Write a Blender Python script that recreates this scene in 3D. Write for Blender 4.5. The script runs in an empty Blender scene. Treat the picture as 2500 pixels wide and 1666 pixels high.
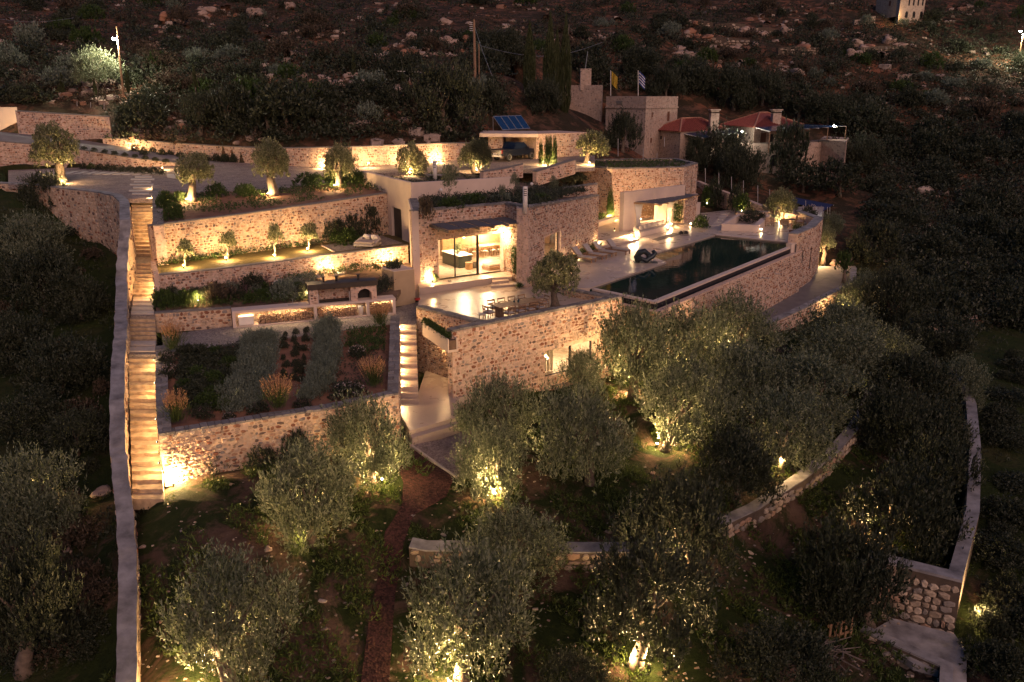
import bpy, math, random
import numpy as np
from mathutils import Vector, Matrix
# ------------------------------------------------------------------ camera, sky, sun, exposure
SC = bpy.context.scene
COL = SC.collection
F, TH, CH = 2050.0, math.radians(16.4), 12.5          # focal length in photo pixels, pitch, camera height
cam_d = bpy.data.cameras.new('camera'); cam = bpy.data.objects.new('camera', cam_d); COL.objects.link(cam)
cam.location = (0, 0, CH); cam.rotation_euler = (math.pi/2 - TH, 0, 0)
cam_d.sensor_width = 36; cam_d.lens = 36*F/2500; cam_d.clip_end = 3000; SC.camera = cam
W = bpy.data.worlds.new('World'); SC.world = W; W.use_nodes = True
_n = W.node_tree.nodes; _sky = _n.new('ShaderNodeTexSky'); _sky.sky_type = 'NISHITA'; _sky.sun_disc = False
SUN_EL, SUN_AZ = math.radians(1.0), math.radians(158)   # low behind the camera, to its right
_sky.sun_elevation = SUN_EL; _sky.sun_rotation = SUN_AZ; _sky.air_density = 1.2; _sky.dust_density = 2.5; _sky.ozone_density = 4.0
_n['Background'].inputs['Strength'].default_value = 0.085
W.node_tree.links.new(_sky.outputs[0], _n['Background'].inputs['Color'])
sd = bpy.data.lights.new('sun', 'SUN'); sun = bpy.data.objects.new('sun', sd); COL.objects.link(sun)
sd.energy = 0.36; sd.angle = math.radians(60); sd.color = (1.0, 0.60, 0.45)
_d = Vector((math.sin(SUN_AZ)*math.cos(math.radians(32)), math.cos(SUN_AZ)*math.cos(math.radians(32)), math.sin(math.radians(32))))
sun.rotation_euler = _d.to_track_quat('Z', 'Y').to_euler()
SC.view_settings.view_transform = 'Standard'; SC.view_settings.look = 'None'
SC.view_settings.exposure = 2.2; SC.view_settings.gamma = 1.0; SC.view_settings.use_curve_mapping = False
SC.render.engine = 'CYCLES'; SC.cycles.use_denoising = True
SC.cycles.max_bounces = 6; SC.cycles.diffuse_bounces = 3; SC.cycles.glossy_bounces = 3; SC.cycles.transmission_bounces = 5
SC.cycles.transparent_max_bounces = 6; SC.cycles.caustics_reflective = False; SC.cycles.caustics_refractive = False
SC.cycles.sample_clamp_indirect = 4.0; SC.cycles.use_light_tree = True
random.seed(7); RNG = np.random.default_rng(7)
R = math.radians
# ------------------------------------------------------------------ pixel -> place (photo is 2500 x 1666)
ct, st = math.cos(TH), math.sin(TH)
def ray(px, py):
    u = (px-1250.0)/F; v = (py-833.0)/F
    return (u, ct - v*st, -st - v*ct)
def P(px, py, z=0.0):
    d = ray(px, py); t = (z-CH)/d[2]
    return Vector((d[0]*t, d[1]*t, z))
def D(px, py, y):
    d = ray(px, py); t = y/d[1]
    return Vector((d[0]*t, y, CH+d[2]*t))
def pxm(p):                                             # photo pixels per metre at a point
    return F/(p[1]*ct - (p[2]-CH)*st)
# ------------------------------------------------------------------ terrain
_cp = []
def cpz(px, py, z): p = P(px, py, z); _cp.append((p.x, p.y, z))
def cpd(px, py, y): p = D(px, py, y); _cp.append((p.x, p.y, p.z))
def cpw(x, y, z): _cp.append((x, y, z))
for a in [(0,0,190),(600,0,190),(1250,0,200),(1900,0,205),(2500,0,215),(0,110,135),(600,110,132),(1250,100,145),(1900,120,160),(2500,150,170),
          (150,215,98),(700,240,93),(1000,255,93),(1250,200,112),(1480,225,135),(1750,240,142),(2050,330,132),(2300,350,130),(2500,350,130),
          (2080,455,108),(2300,540,100),(2500,540,104),(1850,410,116),(1560,385,114),(2180,600,88),(2350,720,78),(2500,760,74)]: cpd(*a)
for a in [(2130,700,-4.4),(2250,820,-5.6),(2330,960,-5.9),(2480,940,-7.2),(2440,1150,-7.4),(2480,1400,-8.2),(2430,1600,-8.6),
          (2200,1100,-6.4),(2250,1290,-7.0),(2050,1230,-7.0),(1900,1330,-7.2),(2060,1000,-5.9),
          (1985,1020,-4.8),(1905,1140,-5.2),(1760,1250,-5.7),(1630,1090,-4.9),(1540,965,-4.4),(1650,910,-4.3),(1830,860,-4.2),(1980,830,-4.2),
          (1110,1025,-4.1),(1000,1040,-4.0),(1116,1172,-4.45),(1012,1100,-4.1),(1260,1110,-4.5),(20,466,4.9),(-150,445,5.2),(120,462,4.9),(760,1310,-4.5),(908,1172,-4.3),(1210,1205,-4.9),(380,1235,-3.6),(600,1130,-3.7),(420,1400,-4.6),(1400,1180,-4.9),
          (700,1450,-5.3),(1000,1320,-5.6),(1300,1310,-5.7),(1600,1320,-5.8),(1000,1410,-6.5),(1300,1440,-6.7),(1600,1440,-6.8),
          (420,1640,-6.2),(800,1640,-6.6),(1250,1660,-7.5),(1560,1620,-7.4),(1900,1600,-8.0),(2200,1500,-8.4),(2250,1640,-8.8),(2100,1440,-7.9),
          (200,1666,-7.4),(200,1400,-6.2),(200,1200,-5.0),(180,1000,-3.6),(180,850,-2.4),(180,700,-0.6),(180,600,1.2),(200,540,2.6),(60,560,3.0),(20,800,-2.0),(20,1100,-4.4),(20,1500,-6.6)]: cpz(*a)
# under the built platforms the ground stays low
for a in [(-20,44,-2.2),(-10,45,-3.6),(-22,54,-1.0),(-10,55,-1.5),(0,52,-4.5),(6,50,-4.6),(2,62,-4.5),(12,60,-4.6),(12,75,-3.0),(20,72,-3.8),(24,84,-3.2),(-24,62,2.0),(-14,64,2.0),
          (4,80,0.5),(10,88,1.5),(-18,75,4.2),(-30,72,4.2),(-10,80,4.4),(2,88,4.6),(-35,80,5.2),(-45,82,6.2),(-20,86,8.2),(-10,90,8.3),(-30,90,9.0),(-38,91,10.0),(-52,91,11.0),(-45,92,10.6),(-60,84,7.8),(-80,88,9.5),(8,98,5.2),(-2,98,8.2),
          (30,88,-1.6),(27,76,-3.8),(35,80,-4.4),
          (-250,0,-4),(-250,100,12),(-250,200,32),(-250,420,90),(0,420,95),(300,420,95),(300,200,18),(300,100,-10),(300,0,-16),(0,-40,-14),(0,0,-11),(-60,0,-10),(80,0,-13),(60,30,-9),(-60,40,-4),(-60,70,2.5)]: cpw(*a)
_C = np.array(_cp); _X = _C[:, :2]
_K = np.sqrt(((_X[:, None]-_X[None])**2).sum(-1)); _N = len(_X)
_A = np.zeros((_N+3, _N+3)); _A[:_N,:_N] = _K + np.eye(_N)*0.0; _A[:_N,_N] = 1; _A[:_N,_N+1:] = _X; _A[_N,:_N] = 1; _A[_N+1:,:_N] = _X.T
_S = np.linalg.solve(_A, np.concatenate([_C[:, 2], np.zeros(3)]))
def hill_noise(x, y):
    m = np.clip((y-86)/25.0, 0, 1)
    return m*(0.9*np.sin(x*0.19+np.sin(y*0.11)*2)*np.cos(y*0.23+x*0.05) + 0.45*np.sin(x*0.53+y*0.31)*np.sin(y*0.47-x*0.2))
def terr(x, y):
    x = np.atleast_1d(np.asarray(x, float)); y = np.atleast_1d(np.asarray(y, float))
    out = np.empty(len(x))
    for i in range(0, len(x), 20000):
        q = np.stack([x[i:i+20000], y[i:i+20000]], 1)
        d = np.sqrt(((q[:, None]-_X[None])**2).sum(-1))
        out[i:i+20000] = d@_S[:_N] + _S[_N] + q@_S[_N+1:]
    return out + hill_noise(x, y) + 0.05*np.sin(x*1.7+y)*np.cos(y*1.3-x*.6)
def tz(x, y): return float(terr(x, y)[0])
_gx, _gy = np.arange(-240, 260.1, 1.0), np.arange(8, 420.1, 1.0)
_GX, _GY = np.meshgrid(_gx, _gy); _GZ = terr(_GX.ravel(), _GY.ravel()).reshape(_GX.shape)
def terr_fast(x, y):
    u = np.clip(x+240, 0, len(_gx)-1.001); v = np.clip(y-8, 0, len(_gy)-1.001); i = u.astype(int); j = v.astype(int); a = u-i; b = v-j
    return (_GZ[j,i]*(1-a)+_GZ[j,i+1]*a)*(1-b)+(_GZ[j+1,i]*(1-a)+_GZ[j+1,i+1]*a)*b
def G(px, py, tmax=400.0):                              # where the ray of a pixel meets the ground
    d = ray(px, py); ts = np.concatenate([np.arange(14, 140, 0.25), np.arange(140, tmax, 1.0)])
    h = CH + d[2]*ts - terr_fast(d[0]*ts, d[1]*ts)
    i = np.where(h < 0)[0]
    t = ts[i[0]] if len(i) else tmax
    if len(i) and i[0] > 0:
        a = i[0]; t = ts[a-1] + (ts[a]-ts[a-1])*h[a-1]/(h[a-1]-h[a])
    return Vector((d[0]*t, d[1]*t, CH+d[2]*t))
# ------------------------------------------------------------------ objects
def tag(o, label=None, cat=None, group=None, kind=None):
    if label: o['label'] = label
    if cat: o['category'] = cat
    if group: o['group'] = group
    if kind: o['kind'] = kind
    return o
def empty(name, loc=(0,0,0), rz=0.0, label=None, cat=None, group=None, kind=None):
    o = bpy.data.objects.new(name, None); COL.objects.link(o); o.empty_display_size = 0.2
    o.location = loc; o.rotation_euler = (0, 0, rz)
    return tag(o, label, cat, group, kind)
def ob(name, mesh, parent=None, loc=None, rot=None, scale=None):
    o = bpy.data.objects.new(name, mesh); COL.objects.link(o)
    if loc is not None: o.location = loc
    if rot is not None: o.rotation_euler = rot
    if scale is not None: o.scale = scale
    if parent is not None: o.parent = parent
    return o
def copy_tree(o, parent=None):
    c = o.copy(); COL.objects.link(c); c.parent = parent
    for ch in o.children: copy_tree(ch, c)
    return c
class MB:
    """collects shapes; build() links them as one mesh object (world coordinates unless given a parent at an origin)"""
    def __init__(s): s.v = []; s.f = []
    def add(s, vs, fs):
        n = len(s.v); s.v += [tuple(v) for v in vs]; s.f += [tuple(i+n for i in f) for f in fs]; return s
    def box(s, x0, x1, y0, y1, z0, z1, M=None, b=0.0):
        if b <= 0:
            vs = [(x,y,z) for z in (z0,z1) for (x,y) in ((x0,y0),(x1,y0),(x1,y1),(x0,y1))]
            fs = [(3,2,1,0),(4,5,6,7),(0,1,5,4),(1,2,6,5),(2,3,7,6),(3,0,4,7)]
        else:
            b = min(b, (x1-x0)*.45, (y1-y0)*.45, (z1-z0)*.45)
            rs = []
            for (z, i) in ((z0,b),(z0+b,0),(z1-b,0),(z1,b)):
                rs += [(x0+i,y0+i,z),(x1-i,y0+i,z),(x1-i,y1-i,z),(x0+i,y1-i,z)]
            vs = rs; fs = [(3,2,1,0),(12,13,14,15)]
            for k in range(3):
                for j in range(4): fs.append((k*4+j, k*4+(j+1)%4, k*4+4+(j+1)%4, k*4+4+j))
        if M is not None: vs = [M @ Vector(v) for v in vs]
        return s.add(vs, fs)
    def prism(s, pts, z0, z1):
        """pts 2D polygon counter-clockwise; z0,z1 numbers or per-point lists"""
        n = len(pts)
        if sum(pts[i][0]*pts[(i+1)%n][1]-pts[(i+1)%n][0]*pts[i][1] for i in range(n)) < 0:
            pts = list(pts)[::-1]
            if not isinstance(z0,(int,float)): z0 = list(z0)[::-1]
            if not isinstance(z1,(int,float)): z1 = list(z1)[::-1]
        a = [z0]*n if isinstance(z0,(int,float)) else z0; c = [z1]*n if isinstance(z1,(int,float)) else z1
        vs = [(p[0],p[1],a[i]) for i,p in enumerate(pts)] + [(p[0],p[1],c[i]) for i,p in enumerate(pts)]
        fs = [tuple(range(n-1,-1,-1)), tuple(range(n,2*n))] + [(i,(i+1)%n,n+(i+1)%n,n+i) for i in range(n)]
        return s.add(vs, fs)
    def tube(s, path, rad, n=8, cap=True):
        path = [Vector(p) for p in path]
        if isinstance(rad,(int,float)): rad = [rad]*len(path)
        vs = []; up = None
        for i, p in enumerate(path):
            t = (path[min(i+1,len(path)-1)] - path[max(i-1,0)]).normalized()
            if up is None: up = Vector((0,0,1)) if abs(t.z) < .9 else Vector((1,0,0))
            a = t.cross(up).normalized(); b = a.cross(t).normalized(); up = b
            for k in range(n):
                w = 2*math.pi*k/n; vs.append(p + (a*math.cos(w)+b*math.sin(w))*rad[i])
        fs = [(i*n+k, i*n+(k+1)%n, (i+1)*n+(k+1)%n, (i+1)*n+k) for i in range(len(path)-1) for k in range(n)]
        if cap: fs += [tuple(range(n-1,-1,-1)), tuple(range(len(vs)-n,len(vs)))]
        return s.add(vs, fs)
    def lathe(s, prof, n=16, c=(0,0,0)):
        vs = [(c[0]+r*math.cos(2*math.pi*k/n), c[1]+r*math.sin(2*math.pi*k/n), c[2]+z) for r,z in prof for k in range(n)]
        m = len(prof)
        fs = [(i*n+k, i*n+(k+1)%n, (i+1)*n+(k+1)%n, (i+1)*n+k) for i in range(m-1) for k in range(n)]
        fs += [tuple(range(n-1,-1,-1)), tuple(range((m-1)*n, m*n))]
        return s.add(vs, fs)
    def mesh(s, name, mat, smooth=False):
        me = bpy.data.meshes.new(name); me.from_pydata(s.v, [], s.f)
        if mat: me.materials.append(mat)
        if smooth: me.polygons.foreach_set('use_smooth', [True]*len(me.polygons))
        me.update(); return me
    def build(s, name, mat, parent=None, smooth=False, **k):
        o = ob(name, s.mesh(name, mat, smooth), parent); return tag(o, **k)
def np_mesh(name, V, quads, mat, smooth=False):
    """V (n,3), quads (m,k) all with k corners"""
    me = bpy.data.meshes.new(name); m, k = quads.shape
    me.vertices.add(len(V)); me.vertices.foreach_set('co', np.ascontiguousarray(V, np.float32).ravel())
    me.loops.add(m*k); me.loops.foreach_set('vertex_index', np.ascontiguousarray(quads, np.int32).ravel())
    me.polygons.add(m); me.polygons.foreach_set('loop_start', np.arange(0, m*k, k, dtype=np.int32)); me.polygons.foreach_set('loop_total', np.full(m, k, np.int32))
    if smooth: me.polygons.foreach_set('use_smooth', np.ones(m, bool))
    if mat: me.materials.append(mat)
    me.update(calc_edges=True); me.validate(); return me
def frame(a, b):
    """matrix at a, local x towards b (horizontal), local y to the left, z up"""
    d = Vector((b[0]-a[0], b[1]-a[1], 0)).normalized()
    return Matrix(((d.x,-d.y,0,a[0]),(d.y,d.x,0,a[1]),(0,0,1,0),(0,0,0,1)))
def framez(a, b): return Matrix.Translation((0,0,a[2])) @ frame(a, b)
# ------------------------------------------------------------------ materials
MATS = {}
class NT:
    def __init__(s, name):
        m = bpy.data.materials.new(name); m.use_nodes = True; s.m = m; s.t = m.node_tree; s.n = s.t.nodes; s.l = s.t.links
        s.b = s.n['Principled BSDF']; MATS[name] = m
    def N(s, typ, **k):
        x = s.n.new(typ)
        for a, v in k.items():
            if a in x.inputs: pass
            setattr(x, a, v)
        return x
    def L(s, a, b): s.l.new(a, b)
    def coord(s, kind='Object'):
        return s.N('ShaderNodeTexCoord').outputs[kind]
    def noise(s, scale, detail=4, rough=.55, vec=None, dist=0.0):
        x = s.N('ShaderNodeTexNoise'); x.inputs['Scale'].default_value = scale; x.inputs['Detail'].default_value = detail
        x.inputs['Roughness'].default_value = rough; x.inputs['Distortion'].default_value = dist
        if vec is not None: s.L(vec, x.inputs['Vector'])
        return x.outputs['Fac']
    def ramp(s, fac, stops, interp='LINEAR'):
        x = s.N('ShaderNodeValToRGB'); x.color_ramp.interpolation = interp; e = x.color_ramp.elements
        while len(e) < len(stops): e.new(0.5)
        for i, (p, c) in enumerate(stops): e[i].position = p; e[i].color = (c[0],c[1],c[2],1) if not isinstance(c,(int,float)) else (c,c,c,1)
        s.L(fac, x.inputs[0]); return x.outputs[0]
    def mix(s, fac, a, b, mode='MIX'):
        x = s.N('ShaderNodeMix', data_type='RGBA', blend_type=mode)
        for sock, v in ((0,fac),(6,a),(7,b)):
            if isinstance(v,(int,float)): x.inputs[sock].default_value = v
            elif isinstance(v,(tuple,list)): x.inputs[sock].default_value = (v[0],v[1],v[2],1)
            else: s.L(v, x.inputs[sock])
        return x.outputs[2]
    def bump(s, h, strength=.4, dist=.02):
        x = s.N('ShaderNodeBump'); x.inputs['Strength'].default_value = strength; x.inputs['Distance'].default_value = dist
        s.L(h, x.inputs['Height']); s.L(x.outputs[0], s.b.inputs['Normal']); return x
    def set(s, **k):
        mp = dict(rough='Roughness', metal='Metallic', spec='Specular IOR Level', color='Base Color', ior='IOR', trans='Transmission Weight', alpha='Alpha')
        for a, v in k.items():
            i = s.b.inputs[mp[a]]
            if isinstance(v,(tuple,list)): i.default_value = (v[0],v[1],v[2],1)
            elif isinstance(v,(int,float)): i.default_value = v
            else: s.L(v, i)
        return s
def plain(name, col, rough=.7, metal=0.0, var=.25, scale=3.0, bump=0.15, spec=.4):
    t = NT(name); c = t.coord(); f = t.noise(scale, 5, .6, c)
    lo = tuple(x*(1-var) for x in col); hi = tuple(min(1,x*(1+var)) for x in col)
    t.set(color=t.ramp(f, [(.3,lo),(.7,hi)]), rough=rough, metal=metal, spec=spec)
    if bump: t.bump(t.noise(scale*9, 3, .6, c), bump, .01)
    return t.m
def emit(name, col, strength):
    m = bpy.data.materials.new(name); m.use_nodes = True; b = m.node_tree.nodes['Principled BSDF']
    b.inputs['Base Color'].default_value = (*col,1); b.inputs['Emission Color'].default_value = (*col,1); b.inputs['Emission Strength'].default_value = strength
    MATS[name] = m; return m
def stone_mat(name, stops, per_object, bump=.5):
    t = NT(name); c = t.coord('Object')
    if per_object: f = t.N('ShaderNodeObjectInfo').outputs['Random']
    else: f = t.N('ShaderNodeNewGeometry').outputs['Random Per Island']
    col = t.ramp(f, stops, 'CONSTANT')
    g = t.N('ShaderNodeNewGeometry').outputs['Position']
    n = t.noise(7, 6, .65, g); col = t.mix(1.0, col, t.ramp(n, [(.25,.62),(.75,1.3)]), 'MULTIPLY')
    t.set(color=col, rough=.88, spec=.25); t.bump(t.noise(26, 5, .7, g), bump, .03); return t.m
RUB = [(0,(.44,.32,.23)),(.16,(.52,.40,.30)),(.32,(.30,.15,.09)),(.42,(.56,.43,.32)),(.55,(.16,.115,.095)),(.63,(.42,.26,.17)),(.74,(.27,.235,.21)),(.83,(.60,.48,.37)),(.93,(.24,.105,.065))]
DRY = [(0,(.38,.30,.22)),(.2,(.46,.37,.27)),(.4,(.32,.25,.18)),(.55,(.50,.41,.31)),(.7,(.38,.25,.17)),(.85,(.27,.235,.20))]
M_stone = stone_mat('rubble_stone', RUB, False); M_stone_i = stone_mat('rubble_stone_single', RUB, True)
M_dry = stone_mat('dry_stone', DRY, False); M_dry_i = stone_mat('dry_stone_single', DRY, True)
def mortar(name, col, vs=5.5):
    t = NT(name); g = t.N('ShaderNodeNewGeometry').outputs['Position']
    v = t.N('ShaderNodeTexVoronoi'); v.inputs['Scale'].default_value = vs; v.inputs['Randomness'].default_value = 1.0
    mp = t.N('ShaderNodeMapping'); mp.inputs['Scale'].default_value = (1,1,1.35); t.L(g, mp.inputs[0])
    nz = t.N('ShaderNodeTexNoise'); nz.inputs['Scale'].default_value = 6; t.L(g, nz.inputs['Vector'])
    w = t.mix(.12, mp.outputs[0], nz.outputs['Color'], 'ADD'); t.L(w, v.inputs['Vector'])
    sep = t.N('ShaderNodeSeparateColor'); t.L(v.outputs['Color'], sep.inputs[0])
    st_ = t.ramp(sep.outputs[0], [(0,tuple(x*.55 for x in col)),(.25,tuple(x*.8 for x in col)),(.5,(col[0]*1.05,col[1]*.95,col[2]*.88)),(.8,tuple(x*1.12 for x in col))], 'CONSTANT')
    m = t.ramp(v.outputs['Distance'], [(.30,0.0),(.46,1.0)])
    base = t.mix(m, st_, col); n = t.noise(3, 6, .65, g)
    t.set(color=t.mix(1.0, base, t.ramp(n, [(.25,.7),(.75,1.25)]), 'MULTIPLY'), rough=.92, spec=.2)
    inv = t.ramp(v.outputs['Distance'], [(.15,1.0),(.5,0.0)]); t.bump(t.mix(.3, inv, t.noise(40,4,.7,g)), .55, .04); return t.m
M_mortar = mortar('rubble_mortar', (.60,.44,.34)); M_mortar_t = mortar('ochre_mortar', (.58,.43,.30)); M_joint = plain('dark_joint', (.10,.075,.055), .95)
M_cap = plain('wall_cap_concrete', (.24,.23,.225), .85, var=.5, scale=1.3, bump=.5)
M_copst = stone_mat('coping_stone', [(0,(.25,.23,.21)),(.3,(.20,.185,.17)),(.6,(.29,.26,.235)),(.8,(.18,.165,.15))], False)
M_plaster = plain('warm_plaster', (.62,.50,.41), .85, var=.1, scale=.7, bump=.08)
M_plaster_d = plain('sand_plaster', (.44,.33,.20), .85, var=.12, scale=.9, bump=.08)
def concrete_floor():
    t = NT('polished_floor'); g = t.N('ShaderNodeNewGeometry').outputs['Position']
    f = t.noise(.5, 6, .6, g, .6); t.set(color=t.ramp(f, [(.3,(.38,.30,.24)),(.7,(.50,.405,.33))]), rough=t.ramp(t.noise(.8,4,.6,g), [(.3,.22),(.7,.42)]), spec=.45)
    t.bump(t.noise(2.2,4,.6,g), .04, .02); return t.m
M_floor = concrete_floor()
def gravel(name, c1, c2, scale=16):
    t = NT(name); g = t.N('ShaderNodeNewGeometry').outputs['Position']
    v = t.N('ShaderNodeTexVoronoi'); v.inputs['Scale'].default_value = scale; t.L(g, v.inputs['Vector'])
    sep = t.N('ShaderNodeSeparateColor'); t.L(v.outputs['Color'], sep.inputs[0])
    col = t.ramp(sep.outputs[0], [(0,c1),(.5,tuple((a+b)/2 for a,b in zip(c1,c2))),(1,c2)])
    col = t.mix(1.0, col, t.ramp(t.noise(.9,5,.6,g), [(.3,.75),(.7,1.2)]), 'MULTIPLY')
    t.set(color=col, rough=.95, spec=.2); t.bump(v.outputs['Distance'], .9, .03); return t.m
M_gravel = gravel('grey_gravel', (.15,.125,.11), (.36,.31,.27)); M_gravel_p = gravel('pink_gravel', (.18,.14,.12), (.38,.31,.27), 14)
M_mulch = gravel('red_chippings', (.03,.016,.013), (.10,.045,.035), 12)
M_asph = plain('drive_paving', (.17,.155,.15), .8, var=.2, scale=1.2, bump=.3)
M_paver = plain('pale_paver', (.50,.44,.37), .8, var=.15, scale=2, bump=.3)
M_tread = plain('stone_tread', (.44,.33,.21), .85, var=.3, scale=3.5, bump=.5)
M_soil = plain('red_soil', (.20,.10,.06), .95, var=.35, scale=1.6, bump=.7)
M_dsoil = plain('brown_soil', (.14,.09,.06), .95, var=.4, scale=1.8, bump=.7)
M_wood = plain('teak', (.27,.165,.095), .6, var=.3, scale=6, bump=.2)
M_dwood = plain('grey_wood', (.14,.115,.095), .8, var=.3, scale=6, bump=.3)
M_bark = plain('bark', (.15,.115,.085), .95, var=.45, scale=7, bump=.9)
M_metal = plain('dark_metal', (.03,.03,.032), .45, .6, var=.2, bump=.05)
M_steel = plain('galvanised', (.45,.45,.46), .5, .7, var=.15, bump=.05)
M_white = plain('white_paint', (.72,.68,.62), .6, var=.06, bump=.03)
M_fabric = plain('beige_fabric', (.42,.35,.29), .95, var=.15, scale=9, bump=.3)
M_gfabric = plain('grey_fabric', (.36,.33,.30), .95, var=.15, scale=9, bump=.3)
M_rust = plain('rusted_steel', (.12,.04,.02), .8, .3, var=.5, scale=5, bump=.4)
M_rock = plain('limestone_rock', (.34,.25,.20), .95, var=.4, scale=1.1, bump=1.0)
M_redrock = plain('red_rock', (.30,.15,.09), .95, var=.4, scale=1.1, bump=1.0)
M_roof = plain('terracotta', (.23,.06,.042), .8, var=.35, scale=5, bump=.3)
M_hstone = mortar('pale_masonry', (.44,.34,.27), 3.0)
M_dark = plain('dark_opening', (.012,.01,.01), .6, var=.1, bump=0)
M_shut = plain('brown_shutter', (.13,.05,.025), .6, var=.2, scale=5)
M_gate = plain('bronze_door', (.055,.045,.035), .5, .2, var=.2)
def leaf(name, c1, c2, trans=.25, rough=.5, third=None):
    m = bpy.data.materials.new(name); m.use_nodes = True; nt = m.node_tree; n = nt.nodes; b = n['Principled BSDF']
    g = n.new('ShaderNodeNewGeometry'); r = n.new('ShaderNodeValToRGB'); e = r.color_ramp.elements
    e[0].color = (*c1,1); e[1].color = (*c2,1)
    if third: x = e.new(.9); x.color = (*third,1); e[1].position = .88
    nt.links.new(g.outputs['Random Per Island'], r.inputs[0]); nt.links.new(r.outputs[0], b.inputs['Base Color'])
    b.inputs['Roughness'].default_value = rough; b.inputs['Specular IOR Level'].default_value = .35
    tr = n.new('ShaderNodeBsdfTranslucent'); mx = n.new('ShaderNodeMixShader'); mx.inputs[0].default_value = trans
    nt.links.new(r.outputs[0], tr.inputs[0]); nt.links.new(b.outputs[0], mx.inputs[1]); nt.links.new(tr.outputs[0], mx.inputs[2])
    nt.links.new(mx.outputs[0], n['Material Output'].inputs[0]); MATS[name] = m; return m
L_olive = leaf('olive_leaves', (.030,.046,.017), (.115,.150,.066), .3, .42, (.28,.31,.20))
L_olive2 = leaf('lamplit_olive_leaves', (.05,.068,.022), (.18,.20,.08), .3, .42, (.34,.34,.19))  # brighter copy of the olive leaf, lamp glow put into its colour
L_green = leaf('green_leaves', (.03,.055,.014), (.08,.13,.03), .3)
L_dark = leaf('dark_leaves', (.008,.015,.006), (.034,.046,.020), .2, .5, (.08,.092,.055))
L_grey = leaf('grey_green_leaves', (.09,.12,.085), (.25,.29,.22), .25)
L_scrub = leaf('scrub_leaves', (.022,.022,.012), (.075,.062,.034), .2, .7, (.15,.11,.075))
L_grass = leaf('grass_blades', (.035,.062,.012), (.11,.15,.035), .3)
L_plume = leaf('grass_plumes', (.42,.22,.10), (.62,.38,.20), .35, .8)
L_purple = leaf('purple_flowers', (.10,.06,.06), (.22,.14,.13), .25)
L_white = leaf('pale_flowers', (.35,.28,.25), (.62,.52,.47), .3)
L_cyp = leaf('cypress_leaves', (.028,.042,.015), (.085,.10,.038), .15)
M_glow = emit('lamp_glow', (1.0,.72,.38), 60.0); M_glow_s = emit('lamp_glow_soft', (1.0,.66,.32), 14.0); M_glow_w = emit('white_lamp_glow', (1.0,.95,.8), 260.0)
def glass():
    t = NT('window_glass'); nt = t.t; out = t.n['Material Output']
    tr = t.N('ShaderNodeBsdfTransparent'); gl = t.N('ShaderNodeBsdfGlossy'); gl.inputs['Roughness'].default_value = .02
    fr = t.N('ShaderNodeFresnel'); fr.inputs[0].default_value = 1.45; mx = t.N('ShaderNodeMixShader'); tr.inputs[0].default_value = (.93,.95,.93,1)
    ge = t.N('ShaderNodeNewGeometry'); mt = t.N('ShaderNodeMath', operation='SUBTRACT'); mt.use_clamp = True; t.L(fr.outputs[0], mt.inputs[0]); t.L(ge.outputs['Backfacing'], mt.inputs[1])
    t.L(mt.outputs[0], mx.inputs[0]); t.L(tr.outputs[0], mx.inputs[1]); t.L(gl.outputs[0], mx.inputs[2]); t.L(mx.outputs[0], out.inputs[0]); return t.m
M_glass = glass()
# ------------------------------------------------------------------ shared builders
def wld(o):
    """keep the child's coordinates as world coordinates under its parent chain"""
    M = Matrix.Identity(4); p = o.parent; chain = []
    while p is not None: chain.append(p); p = p.parent
    for q in reversed(chain):
        M = M @ q.matrix_parent_inverse @ Matrix.LocRotScale(q.location, q.rotation_euler, q.scale)
    o.matrix_parent_inverse = M.inverted(); return o
def wb(mb, name, mat, parent, smooth=False, **k):
    return wld(mb.build(name, mat, parent, smooth, **k))
def unit_stone(seed, n=8):
    r = random.Random(seed); pts = []
    for k in range(n):
        a = 2*math.pi*(k+.5)/n + r.uniform(-.22,.22)
        q = max(abs(math.cos(a)), abs(math.sin(a))); rad = (.5/q)*.55 + .5*.45
        rad *= r.uniform(.82,1.02); pts.append((math.cos(a)*rad, math.sin(a)*rad))
    vs = [(x,-.6,z) for x,z in pts] + [(x*.98,.45,z*.98) for x,z in pts] + [(x*.72+r.uniform(-.05,.05),1.0+r.uniform(-.3,.15),z*.72+r.uniform(-.05,.05)) for x,z in pts]
    fs = [(i,(i+1)%n,n+(i+1)%n,n+i) for i in range(n)] + [(n+i,n+(i+1)%n,2*n+(i+1)%n,2*n+i) for i in range(n)] + [tuple(range(2*n,3*n))]
    return vs, [tuple(reversed(f)) for f in fs]
US = [unit_stone(100+i, 6+i%3) for i in range(16)]
def _stone_meshes(mat):
    out = []
    for vs, fs in US:
        m = MB(); m.add(vs, fs); me = m.mesh('stone', mat); out.append(me)
    return out
SM = {'rub': _stone_meshes(M_stone_i), 'dry': _stone_meshes(M_dry_i)}
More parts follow.
